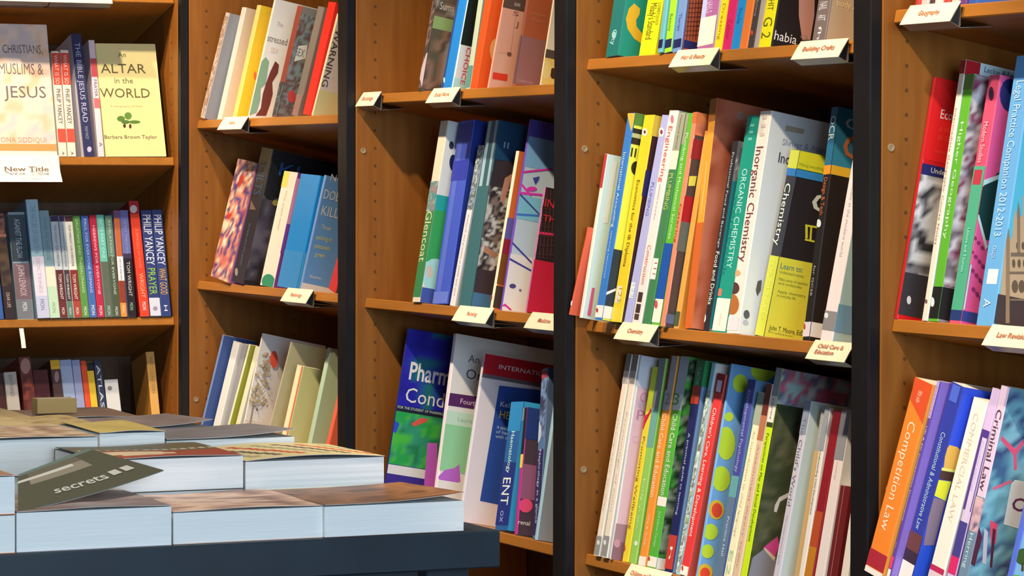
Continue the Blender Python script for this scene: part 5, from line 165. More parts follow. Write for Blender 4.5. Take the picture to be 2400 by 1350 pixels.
["4c",342.7,0.4,8.0,0.0032,6.3,320.9,205.0,0,[0.147,0.409,0.84],[0.191,0.449,0.84],"sky blue cover scattered with large lime green dots",[["c",[0.586,0.84,0.052],[[30.5,296.0],[30.4,290.0],[27.8,284.8],[23.3,281.5],[17.8,280.6],[12.4,282.4],[8.1,286.6],[5.7,292.2],[5.9,298.1],[8.4,303.3],[12.9,306.7],[18.4,307.6],[23.9,305.8],[28.2,301.6]]],["c",[0.586,0.84,0.052],[[73.7,320.6],[73.1,314.9],[68.3,308.6],[60.5,304.3],[51.3,302.8],[42.4,304.5],[35.6,309.0],[32.3,315.4],[32.9,320.6]]],["c",[0.586,0.84,0.052],[[16.1,244.0],[15.9,241.0],[14.2,238.4],[11.4,236.6],[7.9,236.1],[4.6,236.9],[2.1,238.9],[0.8,241.7],[1.0,244.7],[2.7,247.4],[5.5,249.1],[8.9,249.6],[12.2,248.8],[14.8,246.8]]],["c",[0.586,0.84,0.052],[[26.3,205.9],[26.8,195.1],[24.2,185.9],[18.9,180.3],[12.1,179.3],[5.1,183.1],[0.3,189.6],[0.3,223.9],[3.1,226.9],[9.9,227.9],[16.9,224.1],[22.8,216.3]]],["c",[0.586,0.84,0.052],[[27.8,153.2],[27.8,144.9],[24.8,137.9],[19.3,133.4],[12.5,132.5],[5.7,135.2],[0.3,141.0],[0.3,164.2],[5.7,168.6],[12.5,169.5],[19.3,166.9],[24.8,161.0]]],["c",[0.84,0.565,0.042],[[26.0,106.7],[25.9,100.3],[23.3,94.8],[18.6,91.3],[12.8,90.5],[7.1,92.5],[2.6,97.0],[0.3,102.7],[0.3,109.7],[2.9,115.0],[7.5,118.5],[13.3,119.3],[19.0,117.3],[23.5,112.8]]],["c",[0.84,0.084,0.042],[[22.9,105.5],[22.9,100.7],[21.2,96.6],[18.0,94.0],[14.1,93.5],[10.2,95.1],[7.0,98.5],[5.3,103.0],[5.2,107.8],[7.0,111.9],[10.1,114.5],[14.1,115.1],[18.0,113.5],[21.2,110.1]]],["c",[0.586,0.84,0.052],[[21.8,73.1],[21.5,67.8],[18.9,63.2],[14.3,60.3],[8.9,59.5],[3.5,61.2],[0.3,63.9],[0.3,79.8],[4.5,82.6],[10.0,83.3],[15.4,81.7],[19.6,78.1]]],["c",[0.586,0.84,0.052],[[20.4,43.9],[20.2,39.3],[17.9,35.3],[14.0,32.8],[9.3,32.2],[4.7,33.6],[1.1,36.8],[0.3,38.6],[0.3,47.3],[1.7,49.7],[5.5,52.2],[10.2,52.8],[14.8,51.4],[18.5,48.2]]],["c",[0.84,0.565,0.042],[[24.1,12.8],[23.9,7.0],[21.2,2.1],[18.5,0.3],[4.7,0.3],[0.6,4.0],[0.3,4.7],[0.3,18.4],[1.2,20.1],[5.9,23.2],[11.7,24.0],[17.4,22.2],[21.8,18.2]]],["c",[0.84,0.084,0.042],[[19.7,10.9],[19.6,7.0],[17.9,3.6],[14.9,1.5],[11.2,1.0],[7.6,2.3],[4.7,5.0],[3.2,8.7],[3.3,12.6],[5.0,16.0],[8.0,18.1],[11.7,18.6],[15.3,17.3],[18.1,14.6]]]],[]],
["4c",400.6,0.6,8.0,0.0095,22.6,300.9,205.0,0,[0.058,0.071,0.349],[0.134,0.289,0.525],"purple over grey-green paperback in front of the dotted cover",[["s",[0.02,0.053,0.293],[[0.3,286.9],[22.3,286.9],[22.3,300.5],[0.3,300.5]]],["s",[0.12,0.355,0.41],[[0.3,127.5],[22.3,127.5],[22.3,158.8],[0.3,158.8]]],["s",[0.108,0.181,0.32],[[0.3,0.9],[22.3,0.9],[22.3,127.5],[0.3,127.5]]]],[["s","Developmental Psychology",[0.379,0.438,0.84],7.3,284.3,120.3,7.9,1,0],["s","Prentice Hall",[0.431,0.635,0.84],7.9,98.7,57.4,6.8,1,0]]],
["4c",424.5,1.6,8.0,0.0517,21.6,283.8,205.0,0,[0.84,0.84,0.628],[0.84,0.84,0.804],"cream paperback with a grey-green top beside the purple one",[["s",[0.247,0.355,0.32],[[0.3,265.1],[21.3,265.1],[21.3,283.4],[0.3,283.4]]],["s",[0.355,0.438,0.379],[[0.3,236.4],[21.3,236.4],[21.3,265.1],[0.3,265.1]]]],[["s","An introduction to child language",[0.641,0.564,0.349],7.5,228.6,156.6,6.5,1,0],["s","E2",[0.379,0.599,0.349],5.4,51.1,36.6,10.8,1,0]]],
["4c",453.2,0.9,6.8,0.0268,17.1,297.8,205.0,0,[0.71,0.531,0.41],[0.84,0.84,0.525],"brown topped tan paperback with faint lettering",[["s",[0.147,0.031,0.026],[[0.3,251.3],[16.8,251.3],[16.8,297.4],[0.3,297.4]]],["s",[0.486,0.181,0.096],[[0.3,215.0],[16.8,215.0],[16.8,251.3],[0.3,251.3]]]],[["s","Attachment theory today",[0.486,0.355,0.293],6.0,209.8,181.2,5.1,1,0]]],
["4c",472.9,0.8,8.0,0.0203,18.0,322.1,205.0,0,[0.576,0.84,0.012],[0.08,0.101,0.042],"lime green spined paperback with white label and dark mossy cover of a child",[["s",[0.288,0.355,0.477],[[0.3,281.1],[17.7,281.1],[17.7,321.7],[0.3,321.7]]],["s",[0.84,0.84,0.84],[[0.3,242.9],[17.7,242.9],[17.7,281.1],[0.3,281.1]]],["s",[0.043,0.071,0.015],[[0.3,236.0],[17.7,236.0],[17.7,242.9],[0.3,242.9]]],["A","c",[0.3,204.7,5.3,321.7],[[0.075,0.089,0.046],[0.117,0.127,0.064],[0.053,0.071,0.034],[0.141,0.149,0.09]],0.02,45],["A","c",[0.3,204.7,270.8,321.7],[[0.586,0.697,0.84],[0.84,0.84,0.84],[0.17,0.236,0.376],[0.84,0.189,0.312],[0.508,0.84,0.84]],0.014,47],["c",[0.84,0.84,0.84],[[25.9,117.9],[30.5,117.2],[33.2,133.1],[46.2,142.6],[43.7,147.5],[30.5,139.2],[25.6,126.9]]],["c",[0.809,0.084,0.376],[[18.8,64.2],[38.7,83.6],[44.3,70.2],[39.2,51.5]]],["c",[0.286,0.3,0.376],[[2.4,20.9],[4.3,48.1],[19.3,61.7],[42.6,49.3],[45.2,13.6],[0.6,7.9]]],["c",[0.84,0.697,0.525],[[19.1,62.9],[21.7,64.6],[41.8,53.1],[39.9,47.7]]]],[["s","palgrave",[0.147,0.148,0.199],6.3,277.3,29.7,5.4,1,0],["s","Perspectives on Play and Social Development",[0.177,0.26,0.012],5.4,227.0,157.3,7.2,1,0]]],
["4c",562.9,1.1,8.0,0.0402,17.3,281.1,205.0,0,[0.641,0.635,0.805],[0.67,0.824,0.84],"grey-white paperback titled The Child's World",[["s",[0.288,0.355,0.512],[[0.3,232.5],[17.0,232.5],[17.0,280.7],[0.3,280.7]]]],[["s","The Child's World",[0.177,0.181,0.293],3.9,256.6,126.9,9.5,1,0],["s","The comprehensive guide",[0.486,0.438,0.588],6.5,117.0,71.0,4.3,1,0]]],
["4c",622.9,0.4,8.0,-0.0075,18.2,276.3,204.5,0,[0.379,0.409,0.442],[0.84,0.565,0.204],"pale grey paperback turning gold towards its foot",[["s",[0.641,0.438,0.199],[[0.3,20.7],[17.9,20.7],[17.9,212.9],[0.3,212.9]]]],[["s","Child development",[0.784,0.84,0.84],6.8,265.4,47.6,4.5,1,0]]],
["4c",641.5,0.4,3.1,-0.0081,12.9,273.8,202.6,0,[0.84,0.84,0.84],[0.84,0.84,0.84],"white lettered slim paperback against the red one",[["s",[0.332,0.381,0.477],[[0.3,213.6],[12.6,213.6],[12.6,273.4],[0.3,273.4]]]],[["s","Understanding Child Development",[0.096,0.093,0.125],4.2,213.6,89.6,4.5,1,0]]],
["4c",654.7,0.9,3.3,0.0253,21.4,272.9,202.0,0,[0.288,0.012,0.026],[0.508,0.018,0.034],"dark red paperback shading to orange at its foot",[["s",[0.486,0.082,0.026],[[0.3,80.5],[21.1,80.5],[21.1,130.2],[0.3,130.2]]],["s",[0.545,0.218,0.02],[[0.3,22.1],[21.1,22.1],[21.1,80.5],[0.3,80.5]]]],[]],
["4c",681.5,0.5,3.9,0.0059,23.9,274.3,203.0,0,[0.84,0.79,0.84],[0.84,0.84,0.84],"grey-topped pinkish-white paperback right of the dark red one",[["s",[0.288,0.305,0.379],[[0.3,204.6],[23.6,204.6],[23.6,273.9],[0.3,273.9]]]],[["s","routledge",[0.641,0.564,0.67],9.6,202.1,24.7,4.8,1,0]]],
["4c",709.6,0.4,5.9,-0.0138,25.4,171.1,126.6,0,[0.147,0.012,0.015],[0.17,0.013,0.016],"glossy wine red paperback, lower than its neighbours",[["s",[0.379,0.119,0.16],[[12.7,0.3],[12.7,170.8],[10.7,170.8],[10.7,0.3]]]],[]],
["4c",742.9,0.4,8.0,-0.0175,17.9,159.2,117.8,0,[0.84,0.84,0.84],[0.84,0.84,0.84],"cream paperback just showing beside the black post on the lowest shelf",[],[]],
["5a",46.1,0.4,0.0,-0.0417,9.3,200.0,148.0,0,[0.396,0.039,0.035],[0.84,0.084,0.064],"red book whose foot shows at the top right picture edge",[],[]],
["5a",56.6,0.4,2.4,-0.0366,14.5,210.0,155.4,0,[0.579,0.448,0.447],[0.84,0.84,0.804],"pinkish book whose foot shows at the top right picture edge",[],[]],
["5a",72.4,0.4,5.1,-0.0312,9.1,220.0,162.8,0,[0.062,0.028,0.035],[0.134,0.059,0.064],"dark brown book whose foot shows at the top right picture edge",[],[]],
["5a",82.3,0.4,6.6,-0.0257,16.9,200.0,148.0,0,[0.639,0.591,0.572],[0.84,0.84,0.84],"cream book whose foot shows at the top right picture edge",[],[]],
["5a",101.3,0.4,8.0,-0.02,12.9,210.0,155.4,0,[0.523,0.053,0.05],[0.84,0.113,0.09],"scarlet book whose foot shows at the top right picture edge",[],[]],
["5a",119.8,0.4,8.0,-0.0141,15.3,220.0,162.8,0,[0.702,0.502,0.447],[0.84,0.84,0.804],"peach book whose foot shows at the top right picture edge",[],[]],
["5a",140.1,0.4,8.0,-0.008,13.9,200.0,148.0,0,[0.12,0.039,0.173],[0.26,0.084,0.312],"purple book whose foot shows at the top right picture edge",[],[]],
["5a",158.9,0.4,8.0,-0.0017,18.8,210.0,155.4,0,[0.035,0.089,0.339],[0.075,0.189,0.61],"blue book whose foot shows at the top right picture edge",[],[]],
["5b",1.2,0.4,0.0,-0.0,7.9,321.7,205.0,0,[0.451,0.012,0.019],[0.746,0.012,0.017],"red and navy Economics book with a black and white cover picture",[["c",[0.84,0.016,0.017],[[0.3,212.4],[204.7,212.4],[204.7,321.3],[0.3,321.3]]],["c",[0.024,0.027,0.158],[[0.3,188.8],[204.7,188.8],[204.7,206.9],[0.3,206.9]]],["A","c",[0.3,204.7,6.0,192.4],[[0.065,0.068,0.079],[0.746,0.735,0.746],[0.84,0.84,0.84],[0.031,0.031,0.037],[0.272,0.261,0.282]],0.016,51],["c",[0.046,0.044,0.051],[[0.3,6.0],[204.7,6.0],[204.7,62.1],[0.3,62.1]]],["c",[0.84,0.84,0.84],[[16.5,27.3],[16.7,24.9],[16.1,22.8],[15.0,21.5],[13.6,21.2],[12.0,22.1],[10.8,23.9],[10.0,26.2],[9.8,28.7],[10.4,30.8],[11.5,32.1],[13.0,32.4],[14.5,31.5],[15.8,29.7]]]],[["c","Economics",[0.84,0.84,0.84],16.0,269.7,57.6,12.6,0,0],["c","A WORLD",[0.84,0.073,0.037],17.3,251.8,38.4,7.7,0,0],["c","IN THEORY",[0.84,0.073,0.037],18.5,241.2,39.2,7.0,0,0],["c","Undergraduate",[0.84,0.84,0.84],14.9,197.0,59.7,7.0,0,0],["c","teachers edition",[0.84,0.073,0.055],16.1,224.4,36.2,4.2,0,0]]],
["5b",68.1,0.4,0.0,-0.0165,12.8,342.6,205.0,0,[0.761,0.693,0.62],[0.583,0.781,0.84],"cream book with a red corner and pale blue cover top, behind the green one",[["s",[0.238,0.012,0.015],[[0.3,324.3],[12.5,324.3],[12.5,342.2],[0.3,342.2]]],["c",[0.442,0.012,0.023],[[22.5,342.3],[22.8,323.5],[0.3,322.5],[0.3,342.3]]],["s",[0.147,0.091,0.116],[[7.8,25.1],[7.8,23.9],[7.2,22.9],[6.1,22.3],[4.6,22.3],[3.2,22.8],[2.0,23.7],[1.4,25.0],[1.4,26.2],[2.0,27.2],[3.1,27.8],[4.6,27.8],[6.0,27.3],[7.2,26.3]]]],[["c","Leckie & Leckie",[0.046,0.062,0.178],29.3,332.0,60.7,7.6,0,0],["s","Intermediate Geography Course Notes",[0.402,0.272,0.254],3.8,278.4,178.7,5.1,1,0]]],
["5b",82.5,0.4,1.3,-0.0194,21.6,323.5,205.0,0,[0.1,0.408,0.03],[0.297,0.276,0.315],"green paperback with a black foot and grey photographic cover",[["s",[0.012,0.012,0.013],[[0.3,3.7],[21.3,3.7],[21.3,45.2],[0.3,45.2]]],["c",[0.019,0.019,0.02],[[0.3,3.7],[204.7,3.7],[204.7,45.2],[0.3,45.2]]],["s",[0.08,0.199,0.051],[[0.3,303.4],[21.3,303.4],[21.3,323.1],[0.3,323.1]]],["s",[0.649,0.742,0.84],[[8.3,25.1],[8.5,22.4],[7.7,20.1],[6.0,18.9],[3.7,18.8],[1.3,20.0],[0.3,21.1],[0.3,31.2],[0.3,31.2],[2.6,31.2],[5.0,30.0],[7.0,27.9]]],["A","c",[0.3,204.7,47.0,321.3],[[0.324,0.302,0.338],[0.166,0.146,0.178],[0.746,0.753,0.794],[0.226,0.034,0.107],[0.442,0.422,0.456]],0.014,53]],[["s","Higher Geography",[0.588,0.815,0.656],7.0,260.5,153.2,7.6,1,0]]],
["5b",121.2,0.4,8.0,0.0003,26.2,322.4,205.0,0,[0.681,0.081,0.177],[0.837,0.113,0.357],"pink and green paperback with a lattice pattern on its cover",[["s",[0.071,0.383,0.254],[[0.3,17.7],[25.9,17.7],[25.9,203.9],[0.3,203.9]]],["s",[0.017,0.04,0.177],[[0.3,4.3],[25.9,4.3],[25.9,17.7],[0.3,17.7]]],["s",[0.451,0.04,0.07],[[2.6,179.9],[20.9,179.9],[20.9,199.3],[2.6,199.3]]],["s",[0.063,0.012,0.051],[[18.7,297.9],[19.2,293.9],[18.3,290.8],[16.3,289.0],[13.6,289.1],[10.6,290.9],[7.9,294.2],[6.1,298.2],[5.6,302.2],[6.5,305.4],[8.5,307.1],[11.2,307.0],[14.3,305.2],[16.9,301.9]]],["s",[0.012,0.012,0.051],[[16.2,298.0],[16.5,295.5],[16.0,293.6],[14.8,292.5],[13.1,292.5],[11.3,293.7],[9.7,295.7],[8.7,298.1],[8.3,300.6],[8.8,302.5],[10.0,303.6],[11.7,303.6],[13.5,302.4],[15.1,300.4]]],["c",[0.024,0.034,0.199],[[32.7,302.4],[32.9,293.2],[30.2,285.3],[25.1,280.3],[18.6,279.0],[12.0,281.8],[6.7,288.1],[3.5,296.7],[3.3,305.8],[5.9,313.7],[11.0,318.8],[17.5,320.0],[24.1,317.2],[29.5,310.9]]],["c",[0.012,0.051,0.055],[[0.3,177.0],[23.8,203.7],[41.0,201.6],[58.0,112.9],[16.1,112.6],[0.3,141.3]]],["c",[0.545,0.829,0.84],[[0.3,186.0],[24.8,198.6],[25.8,193.5],[0.3,178.6]]],["c",[0.545,0.829,0.84],[[0.3,141.4],[1.4,141.6],[22.1,103.1],[19.6,99.2],[0.3,136.9]]],["c",[0.038,0.062,0.298],[[0.3,4.3],[204.7,4.3],[204.7,17.7],[0.3,17.7]]],["c",[0.545,0.735,0.84],[[0.3,76.5],[2.9,77.0],[2.8,19.2],[0.3,18.8]]],["c",[0.324,0.034,0.14],[[3.8,111.5],[3.8,110.4],[3.1,109.5],[2.1,108.8],[0.8,108.6],[0.3,108.7],[0.3,113.3],[1.2,113.5],[2.4,113.2],[3.4,112.5]]],["c",[0.324,0.034,0.14],[[10.2,106.7],[10.1,105.6],[9.5,104.6],[8.4,104.0],[7.2,103.8],[6.0,104.0],[5.0,104.7],[4.5,105.7],[4.6,106.8],[5.3,107.7],[6.3,108.4],[7.6,108.6],[8.8,108.3],[9.7,107.7]]],["c",[0.324,0.034,0.14],[[16.5,101.8],[16.5,100.7],[15.8,99.8],[14.8,99.1],[13.5,98.9],[12.3,99.2],[11.4,99.8],[10.9,100.8],[11.0,101.9],[11.6,102.9],[12.6,103.5],[13.9,103.7],[15.1,103.5],[16.1,102.8]]],["c",[0.324,0.034,0.14],[[2.7,93.4],[2.6,92.4],[2.0,91.4],[1.0,90.7],[0.3,90.6],[0.3,95.3],[1.3,95.1],[2.2,94.4]]],["c",[0.324,0.034,0.14],[[9.1,88.6],[9.0,87.5],[8.4,86.5],[7.3,85.9],[6.1,85.7],[4.8,85.9],[3.9,86.6],[3.4,87.6],[3.5,88.7],[4.1,89.6],[5.2,90.3],[6.4,90.5],[7.6,90.3],[8.6,89.6]]],["c",[0.324,0.034,0.14],[[15.4,83.7],[15.3,82.6],[14.7,81.7],[13.7,81.0],[12.4,80.8],[11.2,81.1],[10.2,81.8],[9.8,82.7],[9.8,83.8],[10.5,84.8],[11.5,85.4],[12.8,85.6],[14.0,85.4],[14.9,84.7]]],["c",[0.324,0.034,0.14],[[21.8,78.8],[21.7,77.8],[21.1,76.8],[20.0,76.1],[18.8,75.9],[17.5,76.2],[16.6,76.9],[16.1,77.9],[16.2,78.9],[16.8,79.9],[17.9,80.6],[19.1,80.8],[20.4,80.5],[21.3,79.8]]],["c",[0.324,0.034,0.14],[[7.9,70.5],[7.9,69.4],[7.2,68.5],[6.2,67.8],[4.9,67.6],[3.7,67.9],[2.8,68.5],[2.3,69.5],[2.4,70.6],[3.0,71.6],[4.0,72.2],[5.3,72.4],[6.5,72.2],[7.5,71.5]]],["c",[0.324,0.034,0.14],[[14.3,65.6],[14.2,64.5],[13.6,63.6],[12.5,62.9],[11.3,62.7],[10.1,63.0],[9.1,63.7],[8.6,64.7],[8.7,65.7],[9.3,66.7],[10.4,67.3],[11.6,67.6],[12.9,67.3],[13.8,66.6]]],["c",[0.324,0.034,0.14],[[20.6,60.7],[20.6,59.7],[19.9,58.7],[18.9,58.0],[17.6,57.8],[16.4,58.1],[15.5,58.8],[15.0,59.8],[15.1,60.9],[15.7,61.8],[16.7,62.5],[18.0,62.7],[19.2,62.4],[20.2,61.7]]],["c",[0.324,0.034,0.14],[[27.0,55.8],[26.9,54.8],[26.3,53.8],[25.2,53.2],[24.0,52.9],[22.8,53.2],[21.8,53.9],[21.3,54.9],[21.4,56.0],[22.1,56.9],[23.1,57.6],[24.4,57.8],[25.6,57.5],[26.5,56.8]]],["c",[0.324,0.034,0.14],[[13.2,47.5],[13.1,46.5],[12.4,45.5],[11.4,44.8],[10.1,44.6],[8.9,44.9],[8.0,45.6],[7.5,46.6],[7.6,47.7],[8.2,48.6],[9.3,49.3],[10.5,49.5],[11.7,49.2],[12.7,48.5]]],["c",[0.324,0.034,0.14],[[19.5,42.6],[19.4,41.6],[18.8,40.6],[17.8,40.0],[16.5,39.7],[15.3,40.0],[14.3,40.7],[13.9,41.7],[13.9,42.8],[14.6,43.7],[15.6,44.4],[16.9,44.6],[18.1,44.3],[19.0,43.6]]],["c",[0.324,0.034,0.14],[[25.9,37.7],[25.8,36.7],[25.2,35.7],[24.1,35.1],[22.9,34.8],[21.6,35.1],[20.7,35.8],[20.2,36.8],[20.3,37.9],[20.9,38.8],[22.0,39.5],[23.2,39.7],[24.4,39.4],[25.4,38.7]]],["c",[0.324,0.034,0.14],[[32.2,32.8],[32.2,31.8],[31.5,30.8],[30.5,30.1],[29.2,29.9],[28.0,30.2],[27.1,30.9],[26.6,31.9],[26.7,33.0],[27.3,33.9],[28.3,34.6],[29.6,34.8],[30.8,34.5],[31.8,33.8]]]],[["s","Modern Studies",[0.713,0.516,0.585],7.9,261.2,53.0,10.5,1,0],["s","Leisure and Tourism",[0.402,0.742,0.732],9.8,123.4,56.4,6.5,1,0]]],
["5b",182.8,0.4,8.0,-0.0166,38.7,345.5,205.0,0,[0.122,0.383,0.772],[0.102,0.566,0.84],"light blue Legal Practice Companion with a castle building on its cover",[["s",[0.588,0.742,0.84],[[9.7,53.1],[32.9,53.1],[32.9,72.2],[9.7,72.2]]],["c",[0.545,0.422,0.271],[[0.3,111.1],[2.1,114.4],[8.7,112.1],[6.5,135.9],[6.8,149.8],[12.5,136.9],[19.3,145.1],[15.0,168.5],[23.1,170.0],[52.1,8.8],[6.0,1.3],[0.3,88.6]]],["c",[0.065,0.051,0.055],[[0.3,3.8],[204.7,3.8],[204.7,40.9],[0.3,40.9]]],["c",[0.205,0.165,0.122],[[9.7,95.0],[35.7,99.5],[36.7,94.5],[10.6,90.0]]],["c",[0.205,0.165,0.122],[[11.9,71.2],[40.0,76.0],[40.6,72.7],[12.5,67.9]]],["c",[0.148,0.113,0.079],[[28.0,55.0],[28.2,51.4],[27.4,48.4],[25.7,46.5],[23.6,46.1],[21.4,47.4],[19.5,49.9],[18.4,53.3],[18.3,56.9],[19.1,59.9],[20.8,61.8],[22.9,62.2],[25.1,60.9],[26.9,58.4]]],["c",[0.148,0.113,0.079],[[38.1,56.7],[38.2,53.1],[37.4,50.1],[35.7,48.2],[33.6,47.8],[31.4,49.0],[29.6,51.6],[28.4,55.0],[28.3,58.6],[29.1,61.6],[30.8,63.5],[32.9,63.9],[35.1,62.7],[37.0,60.1]]],["c",[0.148,0.113,0.079],[[20.6,105.5],[20.7,103.4],[20.3,101.7],[19.5,100.6],[18.5,100.4],[17.3,101.2],[16.4,102.7],[15.8,104.7],[15.7,106.8],[16.0,108.5],[16.8,109.6],[17.9,109.8],[19.0,109.0],[20.0,107.5]]],["c",[0.148,0.113,0.079],[[28.6,106.9],[28.7,104.8],[28.4,103.1],[27.6,102.0],[26.5,101.8],[25.4,102.6],[24.4,104.1],[23.8,106.1],[23.7,108.2],[24.0,109.9],[24.8,111.0],[25.9,111.2],[27.0,110.4],[28.0,108.9]]],["c",[0.148,0.113,0.079],[[26.5,84.1],[26.7,81.7],[26.4,79.7],[25.6,78.5],[24.5,78.3],[23.4,79.2],[22.4,81.0],[21.7,83.3],[21.5,85.6],[21.9,87.6],[22.6,88.8],[23.7,89.0],[24.9,88.1],[25.9,86.4]]],["c",[0.148,0.113,0.079],[[34.6,85.5],[34.7,83.1],[34.4,81.1],[33.6,79.9],[32.5,79.7],[31.4,80.6],[30.4,82.3],[29.7,84.6],[29.6,87.0],[29.9,89.0],[30.7,90.2],[31.7,90.4],[32.9,89.5],[33.9,87.8]]],["c",[0.148,0.113,0.079],[[18.5,82.7],[18.7,80.3],[18.4,78.4],[17.6,77.2],[16.5,77.0],[15.4,77.8],[14.4,79.6],[13.7,81.9],[13.5,84.2],[13.9,86.2],[14.6,87.4],[15.7,87.6],[16.8,86.7],[17.8,85.0]]],["c",[0.324,0.227,0.14],[[0.3,124.9],[4.1,114.7],[23.4,7.6],[17.4,6.6],[0.3,107.9]]],["c",[0.205,0.165,0.122],[[18.7,37.9],[46.0,42.4],[46.5,39.7],[19.2,35.2]]],["c",[0.272,0.205,0.14],[[9.8,146.8],[9.0,160.5],[13.8,147.6],[22.9,97.3],[18.9,96.6]]]],[["s","Legal Practice Companion 2012-2013",[0.477,0.707,0.84],11.2,312.9,198.9,16.3,1,0],["s","A",[0.649,0.778,0.84],11.6,34.0,10.4,15.5,1,0],["s","oup",[0.402,0.607,0.84],13.5,101.8,15.7,11.6,1,0]]],
["5c",4.8,8.8,-47.0,0.178,45.1,263.2,194.8,0,[0.83,0.243,0.031],[0.84,0.348,0.042],"broad orange Competition Law book leaning at the left end",[["s",[0.684,0.087,0.025],[[0.3,262.8],[0.5,262.9],[44.8,262.9],[44.8,211.2],[3.0,233.1],[0.3,260.5]]],["s",[0.39,0.023,0.047],[[0.3,9.3],[44.8,9.3],[44.8,31.8],[0.3,31.8]]],["s",[0.84,0.818,0.84],[[44.8,0.3],[44.8,8.0],[0.3,8.0],[0.3,0.3]]]],[["s","Competition Law",[0.84,0.739,0.591],13.1,207.5,146.8,18.9,1,0],["s","fifth edn",[0.84,0.56,0.449],16.9,249.3,15.6,11.3,1,0]]],
["5c",51.8,5.0,-42.0,0.1722,7.5,265.9,196.8,0,[0.104,0.057,0.356],[0.313,0.189,0.61],"purple book with lilac top and pink band, second from the left",[["s",[0.468,0.356,0.757],[[0.3,215.8],[7.2,215.8],[7.2,265.5],[0.3,265.5]]],["s",[0.684,0.049,0.229],[[0.3,14.1],[7.2,14.1],[7.2,29.7],[0.3,29.7]]],["s",[0.83,0.818,0.84],[[7.2,0.3],[7.2,12.8],[0.3,12.8],[0.3,0.3]]]],[["s","UK & EC Competition Documents",[0.684,0.739,0.84],2.4,204.9,127.0,2.6,1,0],["s","core",[0.468,0.496,0.84],2.6,49.3,7.8,2.2,1,0],["s","statutes",[0.277,0.169,0.449],2.6,259.1,41.3,2.2,1,0]]],
["5c",60.1,6.3,-30.0,0.1925,31.0,267.0,197.6,0,[0.029,0.049,0.386],[0.028,0.084,0.753],"blue Constitutional Law book with a golden lit building on its cover",[["s",[0.142,0.049,0.047],[[0.3,42.9],[30.7,42.9],[30.7,66.5],[0.3,66.5]]],["s",[0.041,0.023,0.047],[[0.3,27.2],[30.7,27.2],[30.7,42.9],[0.3,42.9]]],["s",[0.83,0.818,0.84],[[30.7,0.3],[30.7,27.2],[0.3,27.2],[0.3,0.3]]],["s",[0.073,0.139,0.671],[[6.2,243.4],[24.8,243.4],[24.8,265.4],[6.2,265.4]]],["c",[0.84,0.486,0.09],[[3.0,159.2],[0.3,173.9],[0.3,185.3],[2.2,190.1],[14.3,189.3],[28.7,181.2],[30.0,158.1],[6.6,157.1]]],["c",[0.84,0.84,0.204],[[0.3,159.8],[23.6,159.7],[23.3,155.8],[0.3,155.9]]],["c",[0.075,0.031,0.026],[[0.3,155.9],[24.7,156.0],[24.0,144.2],[0.3,144.3]]],["c",[0.84,0.84,0.042],[[0.3,143.1],[19.7,143.6],[18.9,117.5],[0.3,121.8]]],["c",[0.26,0.189,0.255],[[0.3,119.3],[18.9,117.5],[19.8,57.8],[4.1,55.6],[0.3,93.0]]],["c",[0.022,0.084,0.61],[[197.3,0.3],[197.3,56.0],[0.3,56.0],[0.3,0.3]]]],[["s","Constitutional & Administrative Law",[0.468,0.664,0.84],10.1,201.9,130.2,10.8,1,0]]],
["5c",107.3,5.8,-16.8,0.1608,33.8,250.1,185.1,0,[0.84,0.794,0.757],[0.84,0.84,0.84],"plain cream law book with red bands near its foot",[["s",[0.468,0.023,0.103],[[0.3,21.2],[33.5,21.2],[33.5,28.7],[0.3,28.7]]],["s",[0.684,0.56,0.671],[[0.3,1.1],[33.5,1.1],[33.5,21.2],[0.3,21.2]]]],[["s","COMMERCIAL LAW",[0.684,0.593,0.553],11.0,231.9,143.3,11.8,1,0]]],
["5c",147.5,3.0,-15.6,0.1377,18.4,266.6,197.3,0,[0.618,0.496,0.84],[0.26,0.149,0.376],"narrow lilac and violet book left of Criminal Law",[["s",[0.083,0.042,0.276],[[0.3,107.8],[18.1,107.8],[18.1,212.6],[0.3,212.6]]],["s",[0.618,0.56,0.84],[[5.5,92.6],[16.6,92.6],[16.6,202.6],[5.5,202.6]]],["s",[0.056,0.049,0.276],[[0.3,47.0],[18.1,47.0],[18.1,92.6],[0.3,92.6]]],["s",[0.618,0.023,0.15],[[0.3,24.2],[18.1,24.2],[18.1,47.0],[0.3,47.0]]]],[["s","Criminal statutes",[0.468,0.437,0.84],6.5,198.8,65.6,5.5,1,0]]],
